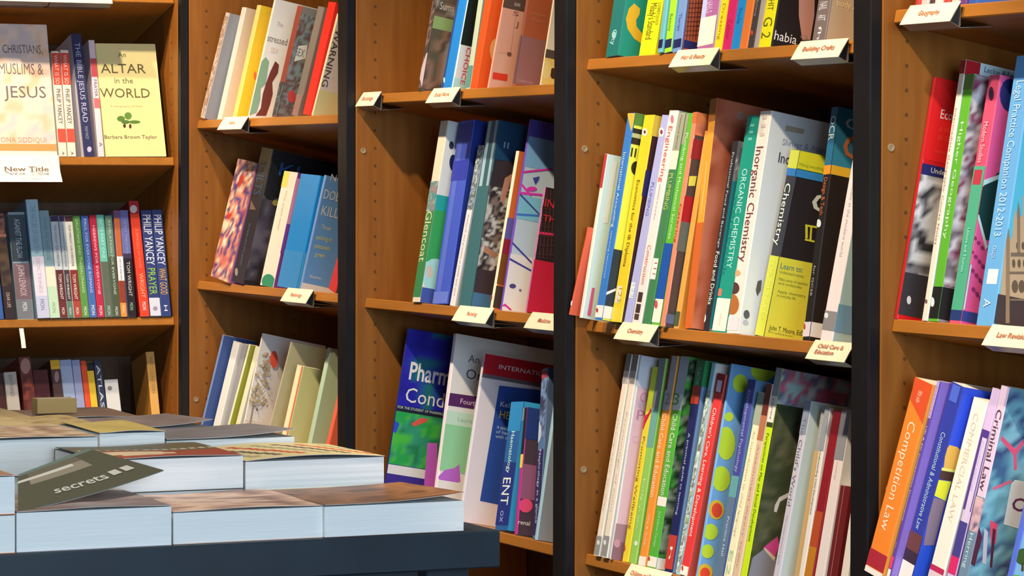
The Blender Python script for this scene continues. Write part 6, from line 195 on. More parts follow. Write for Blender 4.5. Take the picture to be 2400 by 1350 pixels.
["5c",173.6,2.6,-15.8,0.1099,20.4,270.2,199.9,0,[0.684,0.56,0.803],[0.151,0.317,0.485],"Criminal Law book with an abstract teal and red painted cover",[["s",[0.142,0.243,0.386],[[20.1,0.3],[20.1,127.5],[0.3,127.5],[0.3,0.3]]],["A","s",[0.3,20.1,82.5,126.3],[[0.277,0.204,0.386],[0.618,0.437,0.517],[0.142,0.111,0.229]],0.01,57],["A","c",[0.3,199.6,0.3,269.8],[[0.064,0.149,0.312],[0.191,0.486,0.61],[0.053,0.084,0.229],[0.26,0.565,0.703],[0.134,0.348,0.446]],0.02,59],["c",[0.84,0.113,0.229],[[3.3,209.3],[27.5,195.5],[37.0,209.4],[40.0,206.1],[31.7,188.6],[37.3,169.5],[33.1,168.9],[26.6,187.9],[3.5,203.1]]],["c",[0.84,0.149,0.255],[[7.7,142.7],[32.0,156.2],[33.5,152.7],[9.5,139.3]]],["c",[0.84,0.084,0.16],[[14.2,101.3],[26.8,98.1],[30.4,73.5],[23.9,70.2]]],["c",[0.102,0.024,0.052],[[0.3,91.0],[8.7,78.1],[6.9,40.4],[0.3,42.9]]],["c",[0.586,0.565,0.656],[[8.3,90.5],[15.2,86.5],[23.2,45.1],[16.9,46.7]]],["c",[0.102,0.024,0.052],[[21.0,92.3],[25.9,90.4],[33.0,41.4],[29.0,43.3]]],["c",[0.84,0.84,0.84],[[33.3,151.4],[37.7,157.1],[67.4,156.4],[84.2,93.5],[35.3,99.2]]]],[["s","Criminal Law",[0.093,0.035,0.066],3.9,239.9,104.9,12.7,1,0],["s","Herring",[0.525,0.739,0.84],6.1,80.0,45.1,8.2,1,0],["c","C",[0.17,0.039,0.122],41.3,118.8,18.4,16.9,0,1]]],
["5c",269.0,1.9,-10.0,0.1198,12.2,170.6,126.2,0,[0.093,0.169,0.757],[0.26,0.565,0.84],"blue covered book with a small green tree, right edge of the picture",[["c",[0.053,0.13,0.034],[[22.2,65.5],[22.2,60.8],[19.6,56.7],[15.0,54.0],[9.3,53.2],[3.6,54.6],[0.3,56.9],[0.3,71.5],[3.8,73.6],[9.5,74.3],[15.2,73.0],[19.7,69.9]]],["c",[0.075,0.059,0.026],[[8.5,56.3],[11.3,56.7],[14.2,46.0],[10.6,45.5]]],["c",[0.17,0.486,0.09],[[0.3,5.5],[125.9,5.5],[125.9,40.0],[0.3,40.0]]],["c",[0.117,0.189,0.84],[[0.3,96.6],[125.9,96.6],[125.9,170.2],[0.3,170.2]]]],[]]
]
TABLE_CORNER=[2.6249, -0.5128, 0.9509]
TABLE_STACKS=[[2.6189,-1.3293,-1.1419,0.0922,2,0.2,[[190,120,80],[120,110,105]],"art","paperback with a brown cover on the front left stack, cut by the picture edge"],[2.6169,-1.1414,-0.9462,0.0484,1,0.205,[[150,142,145],[120,100,95],[185,170,165]],"art","thick paperback with a mauve-grey cover at the front table edge, under the raised olive cover"],[2.6129,-0.9445,-0.7476,0.0398,1,0.205,[[185,150,130],[215,180,155],[120,85,70]],"streak","thick paperback with a peach-brown cover at the middle of the front table edge"],[2.6189,-0.7494,-0.5593,0.0399,1,0.205,[[70,50,40],[150,105,70],[100,70,50]],"curl","thick paperback with a curling brown cover at the right front table corner"],[2.3999,-0.9691,-0.7732,0.0864,2,0.19,[[95,90,70],[150,70,55],[110,100,80]],"oval","paperback with an olive and red cover and pale oval, second row stack"],[2.3999,-0.772,-0.5758,0.0784,2,0.2,[[225,195,145],[190,80,60],[150,155,120],[90,85,80]],"stripes","paperback with a curved striped cover, right end of the second row"],[2.1949,-1.1187,-0.903,0.0997,2,0.19,[[110,75,60],[215,190,155],[150,110,90]],"streak","paperback with a brown and cream cover on the left stack of the third row"],[2.1799,-0.8975,-0.8039,0.1025,3,0.18,[[205,185,110],[190,165,90]],"art","paperback with a mustard yellow cover on the tall third row stack"],[2.1799,-0.8033,-0.6164,0.0899,3,0.18,[[130,130,135],[105,105,112]],"curl","paperback with a smooth grey cover at the right end of the third row"],[1.9849,-1.0856,-0.9216,0.0984,3,0.2,[[190,160,110],[215,195,140]],"art","paperback with a straw coloured cover on the back row at the left"],[1.9749,-0.9174,-0.8207,0.0953,3,0.2,[[175,150,100],[200,180,120],[150,110,80]],"streak","paperback with a tan and brown cover in the middle of the back row"],[1.9799,-0.8217,-0.6639,0.0906,3,0.2,[[120,105,105],[150,140,140]],"curl","paperback with a greyish mauve cover at the right end of the back row"],[1.7549,-1.0371,-0.8572,0.0925,3,0.18,[[200,180,130],[180,150,100]],"art","paperback with a yellowish cover at the far left table edge"],[1.7549,-0.8559,-0.6964,0.0899,3,0.18,[[150,120,95],[110,85,80]],"streak","paperback with a dark brown cover at the far table edge near the corner"]]
FLAP=[[2.6129, -1.1381, 0.9992], [2.4649, -0.9046, 1.028], [2.4249, -0.9923, 1.0553], [2.5249, -1.112, 1.0354]]
TAN_BOOK=[1.7049, -0.8395, -0.7792, 1.0404, 1.0675]
# ------------------------------------------------------------------ materials
def lin(c):
    return tuple((v/255/12.92 if v <= 10 else ((v/255+.055)/1.055)**2.4) for v in c) + (1,)
def attr_mat(name, rough, spec=.4, bump=0.):
    m = bpy.data.materials.new(name); m.use_nodes = True; nt = m.node_tree; b = nt.nodes['Principled BSDF']
    a = nt.nodes.new('ShaderNodeAttribute'); a.attribute_name = 'Col'
    nt.links.new(a.outputs['Color'], b.inputs['Base Color'])
    b.inputs['Roughness'].default_value = rough; b.inputs['Specular IOR Level'].default_value = spec
    if bump:
        tc = nt.nodes.new('ShaderNodeTexCoord'); n = nt.nodes.new('ShaderNodeTexNoise'); n.inputs['Scale'].default_value = 40
        bp = nt.nodes.new('ShaderNodeBump'); bp.inputs['Strength'].default_value = bump; bp.inputs['Distance'].default_value = .002
        nt.links.new(tc.outputs['Object'], n.inputs['Vector']); nt.links.new(n.outputs['Fac'], bp.inputs['Height']); nt.links.new(bp.outputs['Normal'], b.inputs['Normal'])
    return m
PRINT = attr_mat('printed_cover', .42, .35, .08)
INK = attr_mat('printed_ink', .5, .3)
def plain(name, c, rough=.6, spec=.3, noise=0, scale=8, c2=None, stretch=None, bump=0):
    m = bpy.data.materials.new(name); m.use_nodes = True; nt = m.node_tree; b = nt.nodes['Principled BSDF']
    b.inputs['Roughness'].default_value = rough; b.inputs['Specular IOR Level'].default_value = spec
    b.inputs['Base Color'].default_value = c
    if c2:
        tc = nt.nodes.new('ShaderNodeTexCoord'); mp = nt.nodes.new('ShaderNodeMapping')
        mp.inputs['Scale'].default_value = stretch or (1, 1, 1)
        n = nt.nodes.new('ShaderNodeTexNoise'); n.inputs['Scale'].default_value = scale; n.inputs['Detail'].default_value = 5
        r = nt.nodes.new('ShaderNodeValToRGB'); r.color_ramp.elements[0].color = c; r.color_ramp.elements[1].color = c2
        r.color_ramp.elements[0].position = .32; r.color_ramp.elements[1].position = .7
        nt.links.new(tc.outputs['Object'], mp.inputs['Vector']); nt.links.new(mp.outputs['Vector'], n.inputs['Vector'])
        nt.links.new(n.outputs['Fac'], r.inputs['Fac']); nt.links.new(r.outputs['Color'], b.inputs['Base Color'])
        if bump:
            bp = nt.nodes.new('ShaderNodeBump'); bp.inputs['Strength'].default_value = bump; bp.inputs['Distance'].default_value = .001
            nt.links.new(n.outputs['Fac'], bp.inputs['Height']); nt.links.new(bp.outputs['Normal'], b.inputs['Normal'])
    return m
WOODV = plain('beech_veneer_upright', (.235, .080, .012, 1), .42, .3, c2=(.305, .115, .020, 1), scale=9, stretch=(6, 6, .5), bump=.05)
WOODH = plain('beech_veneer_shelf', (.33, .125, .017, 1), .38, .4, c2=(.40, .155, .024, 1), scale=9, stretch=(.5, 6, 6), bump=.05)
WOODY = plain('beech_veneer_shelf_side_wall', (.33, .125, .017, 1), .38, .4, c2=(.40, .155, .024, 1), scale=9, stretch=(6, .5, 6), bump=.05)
BACKM = plain('dark_back_board', (.075, .040, .022, 1), .6, .2, c2=(.10, .055, .030, 1), scale=9, stretch=(6, 6, .5))  # grey-brown, darker than the side panels
BLACK = plain('black_lacquered_wood', (.007, .006, .007, 1), .42, .28, c2=(.010, .009, .011, 1), scale=20)
HOLE = plain('dark_hole', (.11, .045, .012, 1), .9)
CAP = plain('screw_cap_metal', (.34, .24, .13, 1), .4, .4)
PAGES = plain('page_edges', (.70, .64, .55, 1), .85, .1, c2=(.78, .72, .62, 1), scale=30, stretch=(1, 1, 1))
PAGEST = plain('table_page_edges', (.84, .86, .84, 1), .85, .1, c2=(.76, .80, .80, 1), scale=12, stretch=(1, 1, 40), bump=.1)
CARD = plain('cream_card', (.80, .68, .50, 1), .6, .2, c2=(.82, .72, .56, 1), scale=20)
CARDW = plain('white_card', (.82, .78, .72, 1), .6, .2, c2=(.85, .82, .78, 1), scale=20)
PLAST = plain('smoky_plastic', (.20, .17, .15, 1), .25, .5)
TABLE = plain('blue_black_table_lacquer', (.007, .018, .031, 1), .42, .35, c2=(.010, .024, .038, 1), scale=14)
FLOOR = plain('grey_brown_carpet', (.10, .09, .085, 1), .95, .1, c2=(.15, .13, .12, 1), scale=80)
WALL = plain('painted_wall', (.42, .38, .33, 1), .8, .2, c2=(.45, .41, .36, 1), scale=5)

# ------------------------------------------------------------------ helpers
def link(name, verts, faces, mat, parent=None, cols=None, smooth=False, mw=None):
    me = bpy.data.meshes.new(name); me.from_pydata(verts, [], faces); me.materials.append(mat)
    if cols:
        ca = me.color_attributes.new('Col', 'FLOAT_COLOR', 'CORNER'); k = 0
        flat = []
        for p, c in zip(me.polygons, cols):
            if len(c) and isinstance(c[0], (list, tuple)):
                for q in c: flat += [q[0], q[1], q[2], 1]
            else:
                for _ in range(p.loop_total): flat += [c[0], c[1], c[2], 1]
        ca.data.foreach_set('color', flat)
    if smooth:
        for p in me.polygons: p.use_smooth = True
    me.update()
    o = bpy.data.objects.new(name, me); COL.objects.link(o)
    if parent: o.parent = parent
    if mw is not None: o.matrix_world = mw
    return o
def empty(name, mw, label=None, cat=None, group=None):
    o = bpy.data.objects.new(name, None); o.empty_display_size = .03; COL.objects.link(o); o.matrix_world = mw
    if label: o['label'] = label
    if cat: o['category'] = cat
    if group: o['group'] = group
    return o
def box(x0, x1, y0, y1, z0, z1, V=None, F=None):
    V = [] if V is None else V; F = [] if F is None else F; n = len(V)
    V += [(x0,y0,z0),(x1,y0,z0),(x1,y1,z0),(x0,y1,z0),(x0,y0,z1),(x1,y0,z1),(x1,y1,z1),(x0,y1,z1)]
    F += [[n+i for i in f] for f in ((0,3,2,1),(4,5,6,7),(0,1,5,4),(1,2,6,5),(2,3,7,6),(3,0,4,7))]
    return V, F
def bevel_box(name, dims, mat, parent, bev=.0012, mw=None, label=None):
    bm = bmesh.new(); V, F = box(*dims)
    vs = [bm.verts.new(v) for v in V]
    for f in F: bm.faces.new([vs[i] for i in f])
    bmesh.ops.bevel(bm, geom=bm.edges[:], offset=bev, segments=1, affect='EDGES')
    me = bpy.data.meshes.new(name); bm.to_mesh(me); bm.free(); me.materials.append(mat)
    o = bpy.data.objects.new(name, me); COL.objects.link(o)
    if parent: o.parent = parent
    if mw is not None: o.matrix_basis = mw
    if label: o['label'] = label
    return o
_tc = {}
def text_mesh(t, bold):
    k = (t, bold)
    if k not in _tc:
        c = bpy.data.curves.new('lettering_source', 'FONT'); c.body = t; c.resolution_u = 2
        if bold: c.offset = .018
        o = bpy.data.objects.new('lettering_source', c); COL.objects.link(o)
        bpy.context.view_layer.update()
        me = bpy.data.meshes.new_from_object(o.evaluated_get(bpy.context.evaluated_depsgraph_get()))
        V = [(v.co.x, v.co.y) for v in me.vertices]; F = [list(p.vertices) for p in me.polygons]
        bpy.data.objects.remove(o); bpy.data.curves.remove(c); bpy.data.meshes.remove(me)
        if V:
            x0 = min(v[0] for v in V); x1 = max(v[0] for v in V)
            V = [((x-x0)/(x1-x0), y/.72) for x, y in V]
        _tc[k] = (V, F)
    return _tc[k]
def lerp(a, b, t): return [a[i]+(b[i]-a[i])*t for i in range(3)]
def grid_art(x0, x1, z0, z1, pal, cell, seed):
    rnd = random.Random(seed); w, h = x1-x0, z1-z0
    n = 2 if w > cell*6 else 1
    st = cell/2.2
    nx = max(2, min(60, int(w/st))); nz = max(2, min(110, int(h/st)))
    cw, ch = max(2, int(w/cell)+2), max(2, int(h/cell)+2)
    lat = [[rnd.random() for _ in range(cw+2)] for _ in range(ch+2)]
    def val(u, v):
        x, y = u*(cw-1), v*(ch-1); i, j = int(x), int(y); a, b = x-i, y-j
        a = a*a*(3-2*a); b = b*b*(3-2*b)
        return (lat[j][i]*(1-a)+lat[j][i+1]*a)*(1-b)+(lat[j+1][i]*(1-a)+lat[j+1][i+1]*a)*b
    V, F, VC = [], [], []
    for j in range(nz+1):
        for i in range(nx+1):
            u, v = i/nx, j/nz; V.append((x0+w*u, z0+h*v))
            t = min(.999, max(0, (val(u, v)-.12)/.76))*(len(pal)-1); k = int(t); s = t-k; s = min(1, max(0, (s-.25)/.5))
            VC.append(lerp(pal[k], pal[min(k+1, len(pal)-1)], s))
    for j in range(nz):
        for i in range(nx):
            a = j*(nx+1)+i; F.append([a, a+1, a+nx+2, a+nx+1])
    return V, F, VC

# ------------------------------------------------------------------ setting
def struct(name, dims, mat):
    V, F = box(*dims); o = link(name, V, F, mat); o['kind'] = 'structure'; return o
struct('floor', (-1.2, 9, -5.5, .9, -.1, 0), FLOOR)
struct('wall_back', (-1.2, 9, .42, .5, 0, 3.2), WALL)
struct('ceiling', (-1.2, 9, -5.5, .5, 3.2, 3.3), WALL)
struct('wall_left', (-.55, -.40, -5.5, .42, 0, 3.2), WALL)

# ------------------------------------------------------------------ bookcases
W = .9; D = .27; SB = .016; TK = .018
def bay_frame(bay):
    if bay == 1:   # local x = world +y, local y = world -x
        m = Matrix(((0,-1,0,-.02),(1,0,0,-.019-.855),(0,0,1,0),(0,0,0,1)))
    else:
        m = Matrix.Translation((((bay-2)*W), 0, 0))
    return m
LAB = {1: 'oak-coloured bookcase on the left wall, at right angles to the others', 2: 'narrow-looking bookcase just right of the corner, behind the table books',
       3: 'bookcase between the second and third black posts, holding the medical textbooks', 4: 'bookcase in front of centre right holding chemistry and child care textbooks',
       5: 'bookcase at the right picture edge holding law books'}
def shelf_frame(key):
    bay, z, t = SHELVES[key]
    F = bay_frame(bay); local = Matrix.Translation((0, SB, z)) @ Matrix.Rotation(-t, 4, 'X')
    return F @ local        # origin: bottom front-left of the board; x along, y deeper (down), z up
CASES = {}
for bay in range(1, 6):
    F = bay_frame(bay); root = empty('bookcase', F, LAB[bay], 'bookcase', 'bookcases along the two walls'); CASES[bay] = root
    wd = .855; DC = .305 if bay == 1 else .345
    I = Matrix.Identity(4)
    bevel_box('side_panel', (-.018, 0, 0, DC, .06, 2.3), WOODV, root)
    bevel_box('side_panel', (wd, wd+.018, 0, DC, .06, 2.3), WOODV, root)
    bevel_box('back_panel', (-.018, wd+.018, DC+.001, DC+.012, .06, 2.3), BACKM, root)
    bevel_box('top_board', (-.018, wd+.018, 0, DC+.012, 2.301, 2.325), WOODH if bay > 1 else WOODY, root)
    bevel_box('plinth', (-.018, wd+.018, .02, DC, 0, .059), BLACK, root)
    ex = [('x', 2.02), ('x', .42), ('x', .11)] if bay in (2, 3, 4, 5) else [('x', 2.06), ('x', .45), ('x', .12)]
    keys = [k for k in SHELVES if SHELVES[k][0] == bay]
    rows = [(SHELVES[k][1], SHELVES[k][2], k) for k in keys] + [(z, SHELVES[keys[0]][2], None) for _, z in ex]
    if bay == 5: rows = [r for r in rows if r[0] < 2.1]
    for z, t, k in rows:
        o = bevel_box('shelf', (.0005, wd-.0005, 0, (DC-SB-.006)/math.cos(t)-.003, 0, TK), WOODH if bay > 1 else WOODY, root, .0015,
                      Matrix.Translation((0, SB, z)) @ Matrix.Rotation(-t, 4, 'X'))
    # peg holes, 32 mm pitch, two columns on both inner faces
    V, Fc = [], []
    for xs, sg in ((.0004, 1), (wd-.0004, -1)):
        for yy in (.037, .232):
            k = 0; z = .2
            while z < 2.2:
                n = len(V)
                for q in range(8):
                    a = q*math.pi/4; V.append((xs, yy+.0026*math.cos(a), z+.0026*math.sin(a)))
                Fc.append([n+q for q in range(8)][::sg]); z += .032
    ph = link('peg_holes', V, Fc, HOLE, root); ph['kind'] = 'stuff'
    for z in {1: (.9, 1.5), 2: (.935, 1.80), 3: (.62, 1.443), 4: (.94, 1.441), 5: (.989, 1.437)}[bay]:
        V, Fc = [], []; n = 14
        for (r, x) in ((.0052, .0002), (.0052, .0012), (.0038, .0014), (.0024, .0008)):
            for q in range(n): V.append((x, .014+r*math.cos(q*2*math.pi/n), z+r*math.sin(q*2*math.pi/n)))
        for l in range(3):
            for q in range(n): Fc.append([l*n+q, l*n+(q+1) % n, (l+1)*n+(q+1) % n, (l+1)*n+q])
        Fc.append([3*n+q for q in range(n)])
        link('screw_cap', V, Fc, CAP, root)
    # black post on the right of every case (and one left of the corner case)
    if bay > 1:
        bevel_box('post', (wd, W-.0005, -.018, -.0005, 0, 2.33), BLACK, root, .002)
        if bay == 2: bevel_box('post', (-.0195, 0, -.018, -.0005, 0, 2.33), BLACK, root, .002)

# ------------------------------------------------------------------ shelf books
def ground(key, X, h, d):
    return shelf_frame(key) @ Matrix.Translation((X, d, TK+h))
GROUPS = {'1b': 'religion books on the upper shelf at the left', '1c': 'slim religion guides on the middle shelf at the left', '1d': 'books on the low left shelf behind the table stacks',
 '2a': 'books on the upper shelf beside the corner', '2b': 'books on the middle shelf beside the corner', '2c': 'books on the lower shelf behind the table stacks',
 '3a': 'books on the upper shelf between the second and third posts', '3b': 'picture-covered books on the middle shelf', '3c': 'medical textbooks on the lower shelf',
 '4a': 'beauty and crafts books on the top shelf', '4b': 'chemistry and trades textbooks on the middle shelf', '4c': 'child care textbooks on the lower shelf',
 '5a': 'books cut by the top right picture edge', '5b': 'geography and law books on the middle right shelf', '5c': 'law books on the lower right shelf'}
def make_book(rec):
    key, X, h, d, phi, T, H, Dp, kind, cs, cc, label, prints, texts = rec
    X, h, d, T, H, Dp = X/1000, h/1000, d/1000, T/1000, H/1000, Dp/1000
    isL = SHELVES[key][0] == 1
    mw = ground(key, X, h, d) @ Matrix.Rotation(phi, 4, 'Y')
    root = empty('book', mw, label, 'book', GROUPS[key])
    face = kind == 2
    c = .0009 if T > .006 else .0006
    if kind == 1: c = .0026
    over = .003 if kind == 1 else .0006
    c = min(c, T*.2)
    V, F, C = [], [], []
    if not face:
        b = min(.0016, T*.25)      # U-shaped wrap with softly rounded spine
        out = [(0, Dp), (0, b), (b*.4, b*.3), (b, 0), (T-b, 0), (T-b*.4, b*.3), (T, b), (T, Dp)]
        inn = [(c, Dp), (c, b+c), (c+b*.2, b*.3+c), (b+c, c), (T-b-c, c), (T-c-b*.2, b*.3+c), (T-c, b+c), (T-c, Dp)]
    else:                          # lying face out: spine on the left, boards front and back
        out = [(T, 0), (.0015, 0), (.0005, .0005), (0, .0015), (0, Dp-.0015), (.0005, Dp-.0005), (.0015, Dp), (T, Dp)]
        c = .0009
        inn = [(T, c), (.0015+c, c), (c+.0004, c+.0004), (c, .0015+c), (c, Dp-.0015-c), (c+.0004, Dp-c-.0004), (.0015+c, Dp-c), (T, Dp-c)]
    n = len(out)
    for z in (0, H):
        V += [(x, y, z) for x, y in out] + [(x, y, z) for x, y in inn]
    N = 2*n
    for i in range(n-1):
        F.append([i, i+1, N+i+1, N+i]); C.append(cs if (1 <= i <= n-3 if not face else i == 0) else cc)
        F.append([n+i, N+n+i, N+n+i+1, n+i+1]); C.append([.6, .56, .5])
        F.append([i, n+i, n+i+1, i+1]); C.append(cc)
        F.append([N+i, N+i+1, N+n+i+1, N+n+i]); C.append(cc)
    for i in (0, n-1):
        F.append([i, N+i, N+n+i, n+i] if i == 0 else [i, n+i, N+n+i, N+i]); C.append(cc)
    CV, CF, CC = V, F, C
    if not face: V, F = box(c+.0001, T-c-.0001, c+.0018 if T > .006 else c+.0006, Dp-over*2, over, H-over)
    else: V, F = box(c+.002, T-.0015, c+.0001, Dp-c-.0001, over, H-over)
    link('page_block', V, F, PAGES, root)
    def place(f, x, z, off):
        if f == 's': return (x, -off, z)
        return (-off, x, z) if isL else (T+off, x, z)
    V, F, C = CV, CF, CC; off = .00018
    for p in prints:
        off += .00004; n0 = len(V)
        if p[0] == 'A':
            _, f, (x0, x1, z0, z1), pal, cell, seed = p
            vv, ff, vc = grid_art(x0/1000, x1/1000, z0/1000, z1/1000, pal, cell, seed)
            V += [place(f, x, z, off) for x, z in vv]
            flip = (f == 'c' and isL)
            for q in ff:
                F.append([n0+i for i in (q[::-1] if flip else q)]); C.append([vc[i] for i in (q[::-1] if flip else q)])
        else:
            f, cl, poly = p; V += [place(f, x/1000, z/1000, off) for x, z in poly]
            F.append([n0+i for i in range(len(poly))]); C.append(cl)
    link('cover', V, F, PRINT, root, C)
    V, F, C = [], [], []; off += .0001
    for f, t, cl, ox, oz, wdt, hgt, vert, bold in texts:
        vv, ff = text_mesh(t, bold); n0 = len(V)
        if not vv: continue
        ox, oz, wdt, hgt = ox/1000, oz/1000, wdt/1000, hgt/1000
        for u, v in vv:
            if vert: x, z = ox+v*hgt, oz-u*wdt
            else: x, z = ox+u*wdt, oz+v*hgt
            V.append(place(f, x, z, off))
        for q in ff: F.append([n0+i for i in q]); C.append(cl)
    if F: link('title_lettering', V, F, INK, root, C)
    return root
for rec in BOOKS: make_book(rec)

# ------------------------------------------------------------------ shelf-edge subject labels
def text_obj(name, t, mat, parent, ox, oy, wdt, hgt, fn):
    vv, ff = text_mesh(t, 1)
    return link(name, [fn(ox+u*wdt, oy+v*hgt) for u, v in vv], ff, mat, parent)
RED = plain('brown_red_ink', (.42, .15, .08, 1), .6)
def strip(prof, x0, x1, th, name, mat, parent):
    V, F = [], []; n = len(prof); nr = []
    for i in range(n):
        a = prof[max(0, i-1)]; b = prof[min(n-1, i+1)]; dx, dz = b[0]-a[0], b[1]-a[1]; l = math.hypot(dx, dz); nr.append((-dz/l*th, dx/l*th))
    for x in (x0, x1):
        V += [(x, p[0], p[1]) for p in prof] + [(x, p[0]+q[0], p[1]+q[1]) for p, q in zip(prof, nr)]
    m = 2*n
    for i in range(n-1):
        F += [[i, i+1, m+i+1, m+i], [n+i, m+n+i, m+n+i+1, n+i+1], [i, n+i, n+i+1, i+1], [m+i, m+i+1, m+n+i+1, m+n+i]]
    F += [[0, m, m+n, n], [n-1, 2*n-1, m+2*n-1, m+n-1]]
    return link(name, V, F, mat, parent)
def talker(key, X, wd, t, label, cat='shelf label'):
    mw = shelf_frame(key) @ Matrix.Rotation(SHELVES[key][2], 4, 'X') @ Matrix.Translation((X, 0, 0))
    # upright frame: y outward negative, z up, origin on the lower front edge of the board
    root = empty('shelf_label', mw, label, cat, 'subject labels clipped to the shelf edges')
    strip([(.0035, .0215), (-.0022, .0185), (-.0022, -.0095), (-.004, -.0125), (.045, -.045*math.tan(SHELVES[key][2])-.0022)][1:], .004, wd-.004, .0008, 'holder', PLAST, root)
    strip([(-.0032, -.0118), (-.018, -.0045), (-.003, .0195)], .001, wd-.001, .0009, 'holder_wedge', PLAST, root)
    pr = [(-.0040, .0208), (-.0125, .0085), (-.0205, -.0045)]
    cd_ = strip(pr, 0, wd, .0007, 'card', CARD, root)
    a = Vector((0, -.0048, .0208)); dn = Vector((0, -.0205+.0040, -.0045-.0208)); L = dn.length; dn.normalize(); nm = Vector((0, dn.z, -dn.y)); nm = -nm if nm.y > 0 else nm
    w2 = min(wd-.03, .0070*max(len(q) for q in t.split('\n'))*.8)
    fn = lambda x, y: tuple(Vector((x, 0, 0)) + a + dn*(L-y) + nm*.0009)
    text_obj('lettering', t, RED, cd_, (wd-w2)/2, L*(.42 if '\n' not in t else .60), w2, .0075 if '\n' not in t else .0065, fn)
WHERE = {'2a': 'under the golden yellow paperback', '2b': 'under the sky-blue paperback', '3a': 'on the upper shelf',
 '3b': 'on the middle shelf', '4a': 'on the top shelf', '4b': 'under the chemistry books', '4c': 'under the child care books',
 '5a': 'at the top right corner', '5b': 'under the castle-cover book'}
seen = {}
for key, X, wd, t in TALKERS:
    n = seen.get(key, 0); seen[key] = n+1
    side = {'3a': ('shaded one by the post', 'lit one'), '3b': ('left one', 'cut by the post'), '4a': ('left one', 'right one by the post'), '4b': ('left one', 'right one')}.get(key, ('', ''))[n]
    talker(key, max(.006, X/1000), wd/1000, t, ('cream card reading %s %s%s' % (t.replace('\n', ' '), WHERE[key], ', '+side if side else '')))
for key, X, wd, t, l in (('1a', 473, 110, 'Faith', 'cream card label under the top left picture edge, reading Faith'), ('1a', 583, 132, 'Religion', 'cream card label at the top left, right of its neighbour')):
    talker(key, X/1000, wd/1000, t, l)
# large white New Title card standing out from the shelf of face-out books
F1 = shelf_frame('1b') @ Matrix.Rotation(SHELVES['1b'][2], 4, 'X') @ Matrix.Translation((.455, 0, 0))
r = empty('shelf_sign', F1, 'white card reading New Title hanging over the shelf edge under the large face-out book', 'sign')
cd_ = strip([(-.003, .020), (-.014, -.012), (-.030, -.034)], 0, .150, .0008, 'card', CARDW, r)
aa = Vector((0, -.003, .020)); dd = Vector((0, -.027, -.054)); LL = dd.length; dd.normalize(); nn = Vector((0, dd.z, -dd.y))
fn = lambda x, y: tuple(Vector((x, 0, 0)) + aa + dd*(LL-y) + nn*.0035)
DK = plain('dark_brown_ink', (.16, .11, .09, 1), .6)
text_obj('lettering', 'New Title', DK, cd_, .032, .022, .092, .011, fn)
text_obj('lettering', 'just published', plain('pale_ink', (.6, .52, .45, 1), .6), cd_, .062, .010, .045, .004, fn)
strip([(.010, .0188), (-.003, .0188), (-.003, .004)], .02, .13, .0006, 'hanging_tab', PLAST, r)
# thin card label seen edge-on
F1 = shelf_frame('1c') @ Matrix.Rotation(SHELVES['1c'][2], 4, 'X') @ Matrix.Translation((.522, 0, 0))
r = empty('shelf_label', F1, 'small white card seen almost edge-on under the grey and mauve paperback', 'shelf label')
strip([(-.001, -.001), (-.012, -.022), (-.019, -.040)], 0, .009, .0009, 'card', CARDW, r)
strip([(.012, -.0045), (-.001, -.0018)], .001, .008, .0008, 'clip', PLAST, r)

# ------------------------------------------------------------------ display table and its stacks
XC, YC, ZT = TABLE_CORNER
t = empty('display_table', Matrix.Translation((XC, YC, 0)), 'blue-black lacquered display table covered with stacked paperbacks', 'table')
bevel_box('tabletop', (-1.15, 0, -1.75, 0, ZT-.047, ZT), TABLE, t, .002)
for x in (-1.09, -.06):
    for y in (-1.69, -.06): bevel_box('leg', (x-.03, x+.03, y-.03, y+.03, 0, ZT-.0475), TABLE, t, .002)
bevel_box('apron', (-.05, -.03, -1.65, -.10, ZT-.12, ZT-.0475), TABLE, t, .001)
bevel_box('apron', (-1.12, -1.10, -1.65, -.10, ZT-.12, ZT-.0475), TABLE, t, .001)
def lc(c): return [min(.80, v*1.25) for v in lin(c)[:3]]
def top_height(u, v, pat):     # u along the front 0..1, v back 0..1
    if pat == 'curl': return .011*max(0, u-.25)**2*1.4*(1-.6*v) + .002
    if pat == 'stripes': return .006*math.sin(math.pi*min(1, max(0, u)))*.8 + .001
    return .0012 + .002*math.sin(3*u+2*v)**2
